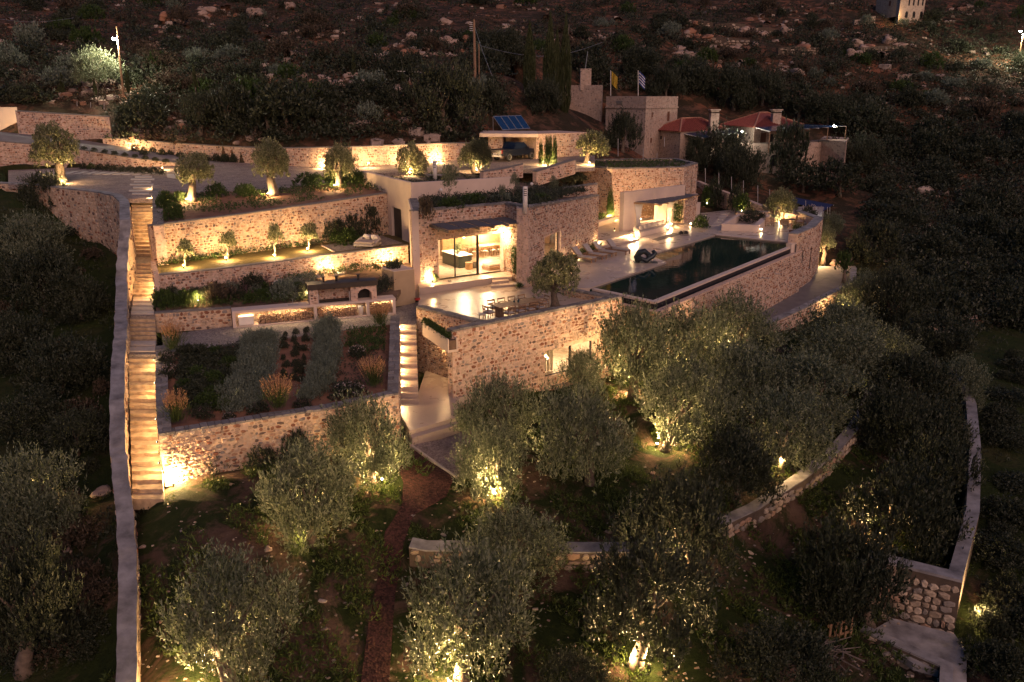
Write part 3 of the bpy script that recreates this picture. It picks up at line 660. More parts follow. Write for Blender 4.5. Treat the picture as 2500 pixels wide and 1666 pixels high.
def make_ground():
    xs = axis(-420, -46, 46, 480, .55); ys = axis(-60, 22, 100, 620, .55)
    X, Y = np.meshgrid(xs, ys); q = np.stack([X.ravel(), Y.ravel()], 1); Z = terr(q[:,0], q[:,1])
    Z += RNG.normal(size=len(Z))*.02
    for pl, z in CLAMP:
        c = np.mean(pl, 0); big = [tuple(c+(np.array(p)-c)*1.0+ (np.array(p)-c)/max(np.linalg.norm(np.array(p)-c),.1)*.3) for p in pl]
        m = inside(q, big); Z[m] = np.minimum(Z[m], z)
    nx, ny = len(xs), len(ys); i = np.arange(nx*ny).reshape(ny, nx)
    Q = np.stack([i[:-1,:-1].ravel(), i[:-1,1:].ravel(), i[1:,1:].ravel(), i[1:,:-1].ravel()], 1)
    o = ob('ground', np_mesh('ground', np.stack([q[:,0],q[:,1],Z],1), Q, ground_mat(), True)); tag(o, kind='structure')
# ------------------------------------------------------------------ left boundary wall and long stair
def stair_z(py):                                          # height of the stair at a photo row
    ks = [(470,5.2),(478,5.15),(631,2.0),(640,2.0),(728,.5),(770,.45),(832,-.5),(864,-.5),(1215,-3.5),(1240,-3.6)]
    return float(np.interp(py, [k[0] for k in ks], [k[1] for k in ks]))
ls = [(470,320,373),(478,320.6,372.7),(550,322,374),(631,326,381),(728,325,377),(770,317,378),(832,316,381),(864,313,379),(992,315,381),(1106,314,387),(1213,323,400)]
def sedge(py, i): return float(np.interp(py, [k[0] for k in ls], [k[i] for k in ls]))
stair = empty('stone_stair', P(345,1215,-3.6), 0, 'long flight of warm lit stone steps climbing between garden walls', 'stairs')
def flight(py0, py1, n, th=.5, name='tread', mat=M_tread, over=.02, jit=.02, zoff=0.0):
    """n treads between two photo rows; each a slab reaching down"""
    za, zb = stair_z(py0), stair_z(py1)
    A0, A1 = P(sedge(py0,1),py0,za), P(sedge(py0,2),py0,za); B0_, B1 = P(sedge(py1,1),py1,zb), P(sedge(py1,2),py1,zb)
    for i in range(n):
        t0, t1 = i/n, (i+1)/n; z = za + (zb-za)*(i+1)/n if za != zb else za
        back, front = t0, t1
        p = [A0.lerp(B0_,back-.3/n), A1.lerp(B1,back-.3/n), A1.lerp(B1,front), A0.lerp(B0_,front)]
        m = MB(); ex = random.uniform(-jit,jit)
        if mat is M_tread:                                # rough front edge, in short pieces
            k = 7; vs = []; fr = [p[3].lerp(p[2],j/k)+Vector((0,random.uniform(-.05,.03),random.uniform(-.018,.018))) for j in range(k+1)]; bk = [p[0].lerp(p[1],j/k) for j in range(k+1)]
            for zz in (z-th, z):
                vs += [(v.x,v.y,zz) for v in bk] + [(v.x,v.y,zz+(random.uniform(-.015,.015) if zz == z else 0)) for v in fr]
            N_ = k+1; fs = []
            for j in range(k): fs += [(2*N_+j,2*N_+N_+j,2*N_+N_+j+1,2*N_+j+1),(N_+j,N_+j+1,3*N_+j+1,3*N_+j)]
            fs += [(0,N_,3*N_,2*N_),(2*N_-1,k,2*N_+k,4*N_-1)]
            m.add(vs, fs)
        else: m.prism([(v.x,v.y) for v in p], z-th, z)
        wb(m, name, mat, stair)
flight(476,631,17); flight(631,642,1); flight(642,728,9)
flight(770,832,6); flight(862,1218,19)
def pavers(rows, py0, py1, z, x0, x1, thing_name='paver', parent=None, dpx=.62, mat=M_paver):
    for i in range(rows):
        a = py0+(py1-py0)*i/rows; b = a+(py1-py0)/rows*dpx
        xa, xb = (x0(a),x1(a)) if callable(x0) else (x0,x1)
        zz = z if not callable(z) else None
        pts = [(P(x,y,zz) if zz is not None else z(x,y)) for x,y in ((xa,b),(xb,b),(xb,a),(xa,a))]
        m = MB(); m.prism([(v.x,v.y) for v in pts], [v.z-.06 for v in pts], [v.z+.025 for v in pts]); wb(m, thing_name, mat, parent)
land1 = MB(); pts = [P(318,771,.42),P(378,771,.42),P(378,726,.42),P(324,726,.42)]; land1.prism([(v.x,v.y) for v in pts], -.4, .42); wb(land1, 'landing', M_gravel, stair)
land2 = MB(); pts = [P(313,866,-.53),P(380,866,-.53),P(382,830,-.53),P(315,830,-.53)]; land2.prism([(v.x,v.y) for v in pts], -1.4, -.53); wb(land2, 'landing', M_gravel, stair)
pavers(4, 730, 770, .46, lambda y: sedge(y,1)+1, lambda y: sedge(y,2)-2, 'slab', stair, .68)
pavers(2, 834, 862, -.49, lambda y: sedge(y,1)+2, lambda y: sedge(y,2)-1, 'slab', stair, .72)
for i, (a, y) in enumerate([(0,431),(1,437),(0,443),(1,450),(0,457),(1,465),(0,472)]):        # stepping slabs across the gravel
    x0, x1 = ((329,371),(320,378))[a]; x0 -= i*1.1; x1 -= i*1.2
    pts = [PD(x0,y+3.2),PD(x1,y+3.2),PD(x1+.5,y),PD(x0+.8,y)]; m = MB(); m.prism([(v.x,v.y) for v in pts], [v.z-.05 for v in pts], [v.z+.04 for v in pts]); wb(m, 'stepping_slab', M_paver, drive)
for i in range(9):                                         # slanting slabs towards the left
    x = 168+i*24; y = 421-i*.1+(i*.55)
    pts = [PD(x-14,y+4),PD(x+4,y+4),PD(x+26,y-1.5),PD(x+12,y-1.5)]; m = MB(); m.prism([(v.x,v.y) for v in pts], [v.z-.05 for v in pts], [v.z+.04 for v in pts]); wb(m, 'stepping_slab', M_paver, drive)
pts = [PD(408,434),PD(440,438),PD(436,427),PD(408,426)]; m = MB(); m.prism([(v.x,v.y) for v in pts], [v.z-.05 for v in pts], [v.z+.04 for v in pts]); wb(m, 'stepping_slab', M_paver, drive)
# boundary wall: right-hand (stair side) edge of its top
bw = [(-60,441,5.5,1.0),(60,447,5.45,1.0),(120,451,5.45,1.0),(175,457,5.45,1.0),(250,466,5.42,1.0),(298,475,5.5,1.0),(315,490,5.45,1.0),(318,536,4.9,1.0),(314.5,602,3.45,1.2),(309.7,674,2.0,-.4),(310,735,1.1,-1.2),(310,800,.6,-1.8),(308,852,.05,-2.4),(302.6,974,-.95,-3.6),(306,1066,-1.85,-4.2),(311,1127,-2.4,-4.8),(321,1214,-3.1,-5.4),(334,1369,-4.2,-6.6),(333,1524,-5.1,-7.4),(332,1666,-5.8,-8.0),(326,1850,-6.4,-9)]
bpts = []
for px, py, zt, zb in bw: p = P(px,py,zt); bpts.append((p.x,p.y,zt,zb))
_rb = random.Random(77); _b2 = []
for i in range(len(bpts)-1):
    for k in range(5): t = k/5; _b2.append(tuple(bpts[i][j]*(1-t)+bpts[i+1][j]*t+((_rb.uniform(-.045,.045) if j == 0 else _rb.uniform(-.03,.03) if j == 2 else 0) if k else 0) for j in range(4)))
bpts = _b2 + [bpts[-1]]
wall('boundary_wall', 'long rough boundary wall with grey concrete top running down beside the stone steps', 'wall', bpts, th=.62, side=-1, mat=M_mortar_t, cap=M_cap, cap_h=.1, cap_o=.0, st=('f','b'), size=.38, n_ind=0)
# ------------------------------------------------------------------ garden walls
def face(pxs, ztops, zbase):                              # photo pixels of the top edge -> wall points
    out = []
    for i, (px, py) in enumerate(pxs):
        z = ztops[i] if not isinstance(ztops,(int,float)) else ztops; p = P(px,py,z); out.append((p.x,p.y,z, zbase[i] if not isinstance(zbase,(int,float)) else zbase))
    return out
tw = [(lw0.x,lw0.y,4.52,1.7),(lw0.x+(lw1.x-lw0.x)*.35,lw0.y+(lw1.y-lw0.y)*.33,4.72,1.7),(lw0.x+(lw1.x-lw0.x)*.72,lw0.y+(lw1.y-lw0.y)*.71,5.0,1.7),(lw1.x,lw1.y,5.25,1.7)]
wall('retaining_wall', 'tall rubble retaining wall behind the lawn with four small lit citrus trees', 'wall', tw, th=.45, mat=M_mortar_t, st=('f',), size=.25, n_ind=290, cap_h=.07)
cw = [(P(374,551,4.55).x,P(374,551,4.55).y,4.6,1.8),(P(373,505,4.95).x,P(373,505,4.95).y,5.05,2.4),(P(373,463,5.3).x,P(373,463,5.3).y,5.4,4.0)]
wall('stair_side_wall', 'stone wall with flat mosaic top at the head of the long steps', 'wall', cw, th=.62, side=-1, st=('f',), cap_seg=.3, size=.25)
wall('lawn_front_wall', 'low rubble wall holding up the lawn, with lit shrubs at its foot', 'wall', [(p.x,p.y,2.12,.6) for p in fw], th=.4, mat=M_mortar, st=('f',), size=.25, n_ind=200, cap_h=.06)
p = fw[0]; wall('wall_end', 'short stone wall end where the steps meet the lawn landing', 'wall', [(p.x-.05,p.y-.1,2.15,.5),(lw0.x-.25,lw0.y+.1,2.2,.5)], th=.3, side=-1, cap=None, st=('f',), size=.22)
bb = [(g0[0].x,g0[0].y,.5,-.7),(g0[1].x-.05,g0[1].y,.5,-.7)]
wall('garden_wall', 'low tan stone wall between the dark slabs and the barbecue bench', 'wall', bb, th=.4, mat=M_mortar_t, st=('f',), size=.3, n_ind=90, cap_h=.06)
lw = face([(388,1060),(599,1026),(799,996),(973,958)], [-1.42,-1.42,-1.42,-1.35], [-3.9,-3.9,-4.0,-4.1])
wall('lower_garden_wall', 'gently bowed rubble wall below the sloping flower bed', 'wall', lw, th=.5, mat=M_mortar_t, st=('f',), size=.29, n_ind=299, cap_seg=.32)
sw = face([(381,845),(380,950),(386,1056)], [-.35,-.85,-1.4], [-1.6,-2.6,-3.6])
wall('bed_side_wall', 'stone capped wall between the lower steps and the flower bed', 'wall', sw, th=.52, side=1, st=('f',), cap_seg=.3, size=.25)
rw = face([(975,770),(974,860),(972,957)], [-.05,-.7,-1.36], [-1.2,-2.6,-4.0])
wall('bed_side_wall', 'stone capped wall beside the smooth lit concrete steps', 'wall', rw, th=.5, side=-1, st=('f','b'), cap_seg=.3, size=.25)
# concrete steps on the right
cs = empty('concrete_stair', P(998,991,-3.4), 0, 'narrow smooth concrete steps with bright lights at every other tread', 'stairs')
A0, A1, B0_, B1 = P(975,793,-.5), P(1016,793,-.5), P(974,991,-3.4), P(1022,991,-3.4); NS = 14
for i in range(NS):
    z = -.5-2.9*(i+1)/NS if i < NS-1 else -3.38
    p = [A0.lerp(B0_,i/NS-.02), A1.lerp(B1,i/NS-.02), A1.lerp(B1,(i+1)/NS), A0.lerp(B0_,(i+1)/NS)]
    wb(MB().prism([(v.x,v.y) for v in p], z-.7, z), 'tread', M_floor, cs)
for i in range(6):
    t = (i*2+.7)/NS; p = A0.lerp(B0_,t); d_ = (A1-A0).normalized()
    wall_lamp('small recessed light low on the wall of the concrete steps', (p.x+.02,p.y,-.5-2.9*(i*2+1)/NS+.14), (d_.x,d_.y), 5.5, 'lights of the concrete steps', rad=.05, out=.1)
slp = [(463,.45,1.0),(487,.45,1.0),(512,.5,1.0),(538,.5,1.0),(570,.55,1.3),(688,.5,1.0),(710,.45,1.0),(884,.5,1.0),(940,.5,1.1),(1028,.5,1.1),(1084,.5,1.1),(1135,.55,1.4)]
for py, h, s_ in slp:
    z = stair_z(py)+.22; q = P(sedge(py,2)-1.0, py-6, z)
    wall_lamp('small recessed light beside the long stone steps', q, (-1,-.25), 9*s_, 'lights of the stone steps', out=.16)
lamp('short bollard light at the foot of the long stone steps', G(424,1190), 95, dz=.5, name='bollard_light')
# ------------------------------------------------------------------ main house
def onwall(px, py, a, b):
    """photo pixel on the vertical plane through a,b -> distance along a->b, height"""
    d = ray(px, py); ax, ay = a[0], a[1]; bx, by = b[0]-ax, b[1]-ay
    det = d[0]*(-by) + d[1]*bx; t = (ax*(-by) + ay*bx)/det
    x, y = d[0]*t, d[1]*t; L = math.hypot(bx,by); return ((x-ax)*bx+(y-ay)*by)/L, CH+d[2]*t
def along(a, b, s, z=0.0, off=0.0):
    """point at distance s on a->b, off metres to the right"""
    d = Vector((b[0]-a[0], b[1]-a[1])).normalized(); return Vector((a[0]+d.x*s+d.y*off, a[1]+d.y*s-d.x*off, z))
house = empty('main_house', F0, 0, 'stone and plaster villa with glass doors and a planted flat roof above the terrace', 'house')
HT = 5.28
s0, _ = onwall(1072,684,F0,B0); LB = (B0.xy-F0.xy).length
m = MB(); gh = (s0, LB-.12, .43, 3.22); holed(m, F0, B0, -.6, HT-.1, .45, [gh]); wb(m, 'front_wall', M_mortar, house)
stones(house, F0, B0, -.1, HT-.12, -.1, HT-.12, -1, .24, 220, [gh])
m = MB(); m.prism([B0.xy, C0.xy, along(C0,E0,.1,off=-.9).xy, along(B0,C0,.0,off=-.9).xy], -.2, HT-.02); wb(m, 'pier', M_mortar, house)
stones(house, B0, C0, 0, HT-.1, 0, HT-.08, -1, .22, 60)
w0 = onwall(1329,640,C0,E0); w1 = onwall(1369,615,C0,E0); wt = onwall(1368,564,C0,E0)[1]
LCE = (E0.xy-C0.xy).length; wh = (w0[0], w1[0], .45, wt)
m = MB(); Mw = holed(m, C0, E0, -.2, 4.4, .45, [wh])
vs = [(0,0,4.4),(LCE,0,4.4),(LCE,.45,4.4),(0,.45,4.4),(0,0,5.38),(LCE,0,4.46),(LCE,.45,4.46),(0,.45,5.38)]
m.add([Mw@Vector(v) for v in vs], [(3,2,1,0),(4,5,6,7),(0,1,5,4),(1,2,6,5),(2,3,7,6),(3,0,4,7)]); wb(m, 'side_wall', M_mortar, house)
stones(house, C0, E0, .02, 5.36, .4, 4.45, -1, .25, 230, [wh])
m = MB(); e2 = along(C0,E0,LCE,off=-4.5); m.prism([E0.xy, along(C0,E0,LCE-.4).xy, along(C0,E0,LCE-.4,off=-4.5).xy, e2.xy], .2, 4.45); wb(m, 'end_wall', M_mortar, house)
# coping along the roof edge: rough grey stones
cp = [(F0.x,F0.y,HT,HT-.2),(B0.x,B0.y,HT,HT-.2),(C0.x,C0.y,5.46,5.2),(E0.x,E0.y,4.56,4.3)]
wall('', '', '', cp, th=.5, side=1, cap_seg=.4, cap_h=.1, parent=house, cap_o=.04)
HL0, HL1 = Vector((-6.5,54.45,0)), Vector((-7.55,61.3,0))
m = MB(); m.prism([HL0.xy, (HL0.x+.45,HL0.y+.05), (HL1.x+.45,HL1.y), HL1.xy], -.6, HT-.06); wb(m, 'flank_wall', M_plaster, house)
wall('', '', '', [(F0.x-.02,F0.y+.55,HT+.02,HT-.1),(HL1.x+.2,HL1.y-.5,HT+.02,HT-.1)], th=.5, side=-1, cap_seg=.4, cap_h=.1, parent=house)
# plinth, steps
m = MB(); pp = [P(1024,704,.43),P(1204,678,.43),P(1250,676,.43)]; m.prism([pp[0].xy,pp[1].xy,pp[2].xy,(B0.x+.5,B0.y-.3),(B0.x+.1,B0.y+1),(F0.x+.1,F0.y+.5)], -.3, .43); wb(m, 'plinth', M_floor, house)
for k, (x0,x1,yt,yb,z) in enumerate([(1202,1243,682,689,.29),(1199,1256,692,699,.14)]):
    q = [P(x0,yb,z),P(x1,yb-4.5,z),P(x1-6,yt-6,z),P(x0,yt-1,z)]; wb(MB().prism([v.xy for v in q], -.05, z), 'step', M_floor, house)
# sliding glass: frames and panes
Mf = frame((F0.x,F0.y,0),(B0.x,B0.y,0))
def glazing(parent, Mx, x0, x1, z0, z1, y, fr=.06, mat=M_metal, name='glass_door'):
    d = wb(MB().box(x0,x0+fr,y-.03,y+.03,z0,z1,Mx).box(x1-fr,x1,y-.03,y+.03,z0,z1,Mx).box(x0+fr,x1-fr,y-.03,y+.03,z0,z0+.04,Mx).box(x0+fr,x1-fr,y-.03,y+.03,z1-.05,z1,Mx), name, mat, parent)
    wb(MB().box(x0+fr,x1-fr,y-.006,y+.006,z0+.04,z1-.05,Mx), 'pane', M_glass, d); return d
sa = onwall(1114,640,F0,B0)[0]; sb = onwall(1171,640,F0,B0)[0]
glazing(house, Mf, s0+.01, sa+.02, .45, 3.2, .2); glazing(house, Mf, sa+.02, sb+.05, .45, 3.2, .25); glazing(house, Mf, sb-.06, sb+.12, .45, 3.2, .32)
glazing(house, Mw, wh[0]+.01, wh[1]-.01, .47, wt-.02, .25, .08, name='window')
# the lit room
rb0, rb1 = Vector((-7.4,63.2,0)), Vector((3.0,70.3,0)); nb = Vector((-.562,.827,0))
room = [(F0.x+.1,F0.y+.46),(B0.x,B0.y+.5),(C0.x+.6,C0.y+1.6),(5.4,67.3),(rb1.x,rb1.y),(rb0.x+.1,rb0.y),(HL0.x+.5,HL0.y+.6)]
wb(MB().prism(room, .2, .425), 'room_floor', M_floor, house); wb(MB().prism(room, 3.3, 3.5), 'ceiling', M_plaster, house)
m = MB(); m.box(0,(rb1-rb0).length+3,0,.2,.2,3.4,frame(rb0,rb1)); wb(m, 'room_wall', M_plaster, house)
wb(MB().prism([(HL1.x+.1,HL1.y),(HL1.x+.4,HL1.y),(rb0.x+.4,rb0.y),(rb0.x+.1,rb0.y)], .2, 3.4), 'room_wall', M_plaster, house); m = MB(); q = along(C0,E0,1.5,off=-1.0); q2 = along(C0,E0,12,off=-1.0); m.box(0,(q2-q).length,0,.15,.2,3.4,frame(q2,q)); 
RMX = frame((rb0.x,rb0.y,0),(rb1.x,rb1.y,0))
cab = empty('cabinet_wall', (rb0.x+3,rb0.y+1.5,.43), 0, 'wall of square honey wood cabinet doors behind the dining table', 'cabinet')
wb(MB().box(2.2,12.6,-.35,-.02,.45,3.25,RMX), 'carcass', M_wood, cab)
M_honey = plain('honey_wood', (.50,.30,.14), .5, var=.2, scale=4)
for i in range(12):
    for j in range(4):
        x, z = 2.25+i*.86, .5+j*.69
        d = wb(MB().box(x,x+.83,-.375,-.352,z,z+.66,RMX), 'door', M_honey, cab); wb(MB().box(x+.3,x+.53,-.395,-.377,z+.55,z+.58,RMX), 'handle', M_metal, d)
pn = empty('kitchen_unit', (rb0.x+.6,rb0.y,.43), 0, 'tall pale wood kitchen unit at the left of the room', 'cabinet')
for i in range(3): wb(MB().box(.5,1.3,-.62,-.02,.45+i*.93,.45+i*.93+.9,RMX), 'door', M_honey, pn)
IC = P(1116,647,.43); rzF = math.atan2(B0.y-F0.y,B0.x-F0.x)
isl = empty('kitchen_island', IC, rzF, 'dark green kitchen island with white worktop inside the glass doors', 'kitchen island')
M_dgreen = plain('dark_green_panel', (.03,.035,.028), .5, var=.15); 
MB().box(-.55,.55,-1.2,1.2,.0,.86,b=.01).build('base', M_dgreen, isl); MB().box(-.6,.6,-1.3,1.3,.862,.92,b=.01).build('worktop', M_white, isl)
v = empty('vase', IC+Vector((.1,-.8,.92)), 0, 'round grey vase with pink sprays on the kitchen island', 'vase'); MB().lathe([(.04,0),(.13,.08),(.15,.18),(.09,.28),(.05,.32)],14).build('pot', M_gfabric, v, True)
ob('flowers', CR_LEM[0], v, (0,0,.55), None, (.28,.28,.35))
for k, (dx,dy) in enumerate(((-.1,-1.85),(.5,-1.6))):
    s_ = empty('log_stool', IC+Vector((dx*math.cos(rzF)-dy*math.sin(rzF), dx*math.sin(rzF)+dy*math.cos(rzF), 0)), 0, ('round log stool with fluted sides in front of the dark island','small dark stool beside the fluted log stool')[k], 'stool')
    MB().lathe([(.24,0),(.27,.04),(.26,.40),(.25,.45)],14).build('body', M_honey if k == 0 else M_dwood, s_, True); MB().lathe([(.28,.45),(.28,.5)],14).build('seat', M_wood, s_)
def lathe_chair(loc, rz, label, group, mats=(M_wood,M_fabric)):
    c = empty('dining_chair', loc, rz, label, 'chair', group)
    for sx in (-.22,.22):
        for sy in (-.2,.2): MB().tube([(sx,sy,0),(sx*.95,sy*.95,.45 if sy < 0 else .74)], .018, 6).build('leg', mats[0], c)
    MB().box(-.24,.24,-.23,.22,.43,.47,b=.015).build('seat', mats[1], c); MB().tube([(-.26,-.05,.68),(-.24,.16,.73),(0,.27,.76),(.24,.16,.73),(.26,-.05,.68)], .02, 6).build('back_rail', mats[0], c); return c
TC = P(1190,621,.43)
tb = empty('indoor_table', TC, rzF, 'long wooden dining table inside the lit room', 'table'); MB().box(-1.9,1.9,-.5,.5,.70,.75,b=.01).build('top', M_wood, tb)
for sx in (-1.6,1.6):
    for sy in (-.38,.38): MB().box(sx-.04,sx+.04,sy-.04,sy+.04,0,.698).build('leg', M_wood, tb)
for i in range(5):
    for sd_, rr in ((-1,math.pi),(1,0)):
        x = -1.5+i*.75; o = TC + Vector((x*math.cos(rzF)-sd_*.72*math.sin(rzF), x*math.sin(rzF)+sd_*.72*math.cos(rzF), 0))
        lathe_chair(o, rzF+rr, 'round backed wooden chair at the indoor dining table', 'indoor dining chairs')
sofa = empty('low_sofa', P(1213,655,.43), rzF, 'low pale daybed just inside the right glass door', 'sofa'); MB().box(-1.0,1.0,-.5,.5,0,.25,b=.03).build('base', M_wood, sofa); MB().box(-.95,.95,-.46,.46,.252,.42,b=.05).build('cushion', M_fabric, sofa)
def pendant(loc, label, power, rad=.2, drop=.5):
    r_ = empty('pendant_lamp', loc, 0, label, 'lamp'); MB().tube([(0,0,0),(0,0,drop)], .01, 5).build('cord', M_metal, r_); MB().lathe([(.05,.03),(.3,-.05),(.3,-.07),(.05,-.02)],16).build('shade', M_white, r_); MB().lathe([(.01,-.16),(.08,-.12),(.08,-.08),(.01,-.07)],10).build('bulb', M_glow_s, r_)
    ld = bpy.data.lights.new('lamp_light','POINT'); ld.energy = power; ld.color = (1,.74,.44); ld.shadow_soft_size = rad; ob('lamp_light', ld, r_, (0,0,-.35)); return r_
pendant(TC+Vector((0,0,2.0)), 'white dish pendant lamp over the indoor dining table', 190, drop=.85)
pendant(IC+Vector((0,0,2.2)), 'added white dish pendant lighting the room over the kitchen island', 150, drop=.58)  # this and the next two pendants are added to light the room
pendant(along(F0,B0,5.0,2.9,-2.0), 'added white dish pendant lighting the room near the sliding doors', 120, drop=.38)
pendant(along(C0,E0,5.2,2.8,-2.2), 'added white dish pendant lighting the room behind the tall side window', 60, drop=.48)
# roof garden of the stone block and the plaster wing
Wc, Wl, Wr = P(1003,447,6.4), P(882,418,6.4), P(1257,432,6.4); Wb = Vector((-4.5,74.5,6.4)); Wx = Vector((3.2,70.2,6.4))
roof = [(F0.x+.35,F0.y+.35),(B0.x+.1,B0.y+.4),(C0.x+.3,C0.y+.7),(E0.x-.5,E0.y-.2),(6.0,74.6),(Wr.x+.2,Wr.y+.2),(Wc.x+.2,Wc.y+.1),(HL1.x+.3,HL1.y-.3)]
wb(MB().prism(roof, [4.4]*8, [5.12,5.12,5.2,4.32,4.7,5.1,5.1,5.12]), 'roof_bed', M_dsoil, house)
CLAMP.append(([(F0.x,F0.y),(B0.x,B0.y),(C0.x,C0.y),(E0.x,E0.y),(6,75),(Wx.x,Wx.y),(Wb.x,Wb.y),(Wl.x,Wl.y),(Wc.x,Wc.y)], 0.0))
wlL = (Wc.xy-Wl.xy).length; dh = (onwall(957,560,Wl,Wc)[0], onwall(981,560,Wl,Wc)[0], 1.98, onwall(970,509,Wl,Wc)[1])
m = MB(); Ml = holed(m, Wl, Wc, 1.4, 6.4, .3, [dh]); wb(m, 'plaster_wing_wall', M_plaster, house)
dd = wb(MB().box(dh[0]+.0,dh[1]-.0,.2,.25,1.98,dh[3],Ml), 'door', M_gate, house); wb(MB().box(dh[1]-.16,dh[1]-.12,.15,.198,3.0,3.12,Ml), 'handle', M_steel, dd)
wb(MB().box(.301,(Wr.xy-Wc.xy).length,0,.3,4.0,6.4,frame(Wc,Wr)), 'plaster_parapet', M_plaster, house)
m = MB(); m.prism([(Wl.x+.3,Wl.y),(Wc.x+.35,Wc.y+.25),(Wr.x,Wr.y+.3),(Wx.x,Wx.y),(Wb.x,Wb.y)], 4.6, [5.9,5.9,5.15,5.1,5.9]); wb(m, 'upper_roof_bed', M_dsoil, house)
# inner stone parapet on the roof, right
rp = [(P(1325,467,5.35).x,P(1325,467,5.35).y,5.35,4.3),(P(1459,447,5.35).x,P(1459,447,5.35).y,5.35,4.3)]
wall('', '', '', rp, th=.4, parent=house, st=('f',), size=.24, cap_seg=.4)
for k, (px,py,yb,zt,lab) in enumerate([(1062,392,441,5.9,'white slotted roof vent pipe on the plaster wing'),(1282,456,522,4.95,'white slotted roof vent pipe on the stone roof garden')]):
    b = P(px,yb,zt); hh = D(px,py,b.y).z-zt; f_ = empty('vent_pipe', b, 0, lab, 'chimney'); MB().tube([(0,0,0),(0,0,hh)], .16, 14).build('pipe', M_white, f_, True)
    for j in range(4): MB().box(-.1,.1,-.17,-.12,hh-.18-j*.13,hh-.13-j*.13).build('slot', M_dark, f_)
# pergola over the glass doors
zl = onwall(1049,548,F0,B0)[1]; pg = [along(F0,B0,onwall(1049,548,F0,B0)[0],zl,.02), along(F0,B0,LB+.15,zl,.0), P(1277,545,zl), P(1094,563,zl)]
perg = empty('pergola', pg[0], 0, 'weathered wooden pergola with woven panels over the glass doors', 'pergola')
M_reed = plain('reed_panel', (.10,.10,.11), .9, var=.25, scale=14, bump=.5)
def pergola(root, q, n, bh=.16, bw=.09, mat=M_dwood, panel=M_reed, over=.0):
    for i in range(n):
        t = i/(n-1); a = q[0].lerp(q[1],t); b = q[3].lerp(q[2],t); Mx = framez(a,b); L = (b-a).length
        wb(MB().box(-.05,L+over,-bw/2,bw/2,-bh,0,Mx), 'beam', mat, root)
    for i in range(n-1):
        t, u = i/(n-1)+.012, (i+1)/(n-1)-.012; c = [q[0].lerp(q[1],t), q[0].lerp(q[1],u), q[3].lerp(q[2],u), q[3].lerp(q[2],t)]
        wb(MB().prism([v.xy for v in c], [v.z+.01 for v in c], [v.z+.035 for v in c]), 'panel', panel, root)
pergola(perg, pg, 6)
# ------------------------------------------------------------------ terrace walls, planter, lower rooms
twl = empty('terrace_wall', (TK.x,TK.y,-4.4), 0, 'high rubble wall carrying the dining terrace above the olive grove', 'wall')
Ltk = (TR_.xy-TK.xy).length; d_tk = (TR_.xy-TK.xy).normalized()
wz = onwall(1331,856,TK,TR_); wz2 = onwall(1462,822,TK,TR_); lh = (wz[0], wz2[0], -3.6, wz[1]-.05)
m = MB(); Mt = holed(m, TK, TR_, -5.2, .36, .5, [lh]); wb(m, 'wall_body', M_mortar, twl)
stones(twl, TK, TR_, -4.6, .34, -4.6, .34, -1, .30, 299, [lh])
wall('', '', '', [(TK.x,TK.y,.46,.3),(TR_.x,TR_.y,.46,.3)], th=.5, cap_seg=.42, parent=twl, cap_h=.1)
tk2 = along(TK,TR_,0,0,-.5); stones(twl, tk2, TK, -3.4, .34, -3.4, .34, -1, .24, 0)
tlw = empty('terrace_side_wall', (TL.x,TL.y,-3.4), 0, 'lit stone wall of the terrace above the lower court beside the concrete steps', 'wall')
m = MB(); LL = (TJ.xy-TL.xy).length; m.box(0,LL,0,.45,-3.6,.36,frame((TL.x,TL.y,0),(TJ.x,TJ.y,0))); wb(m, 'wall_body', M_mortar_t, tlw)
stones(tlw, TL, TJ, -3.4, .34, -3.4, .34, -1, .2, 200)
wall('', '', '', [(TL.x,TL.y,.46,.3),(TJ.x,TJ.y,.46,.3)], th=.48, cap_seg=.42, parent=tlw, cap_h=.1)
tr2 = along(TK,TR_,Ltk,0,-.5); q = Vector((pL.x+.3,pL.y-.2,0)); 
wall('terrace_end_wall', 'short rough stone wall closing the terrace beside the pool corner', 'wall', [(IW0.x,IW0.y,.47,-.3),(IW1.x,IW1.y,.47,-.3),(TR_.x-.35,TR_.y+.2,.47,-.3)], th=.42, side=1, st=('f',), size=.22, cap_seg=.36, mat=M_mortar_t)
pb = [P(1031,788,.05),P(1093,829,.05)]
plr = empty('wall_planter', pb[0], 0, 'pale plaster planter trough slung between the terrace walls above the lower court', 'planter')
Mx = framez(pb[0],pb[1]); Lp = (pb[1]-pb[0]).length
wb(MB().box(0,Lp,0,.06,-.75,0,Mx).box(0,Lp,.5,.56,-.75,0,Mx).box(0,Lp,.06,.5,-.75,-.62,Mx), 'trough', M_plaster, plr); wb(MB().box(.02,Lp-.02,.061,.499,-.62,-.1,Mx), 'soil', M_dsoil, plr)
for k in range(7):
    p_ = pb[0].lerp(pb[1],(k+.5)/7)+Vector((.12,.24,-.08)); shrub('planter_plant', 'small trailing plant in the plaster wall trough', p_, .5, .4, CR_GN, 'plant', 'plants in the wall trough')
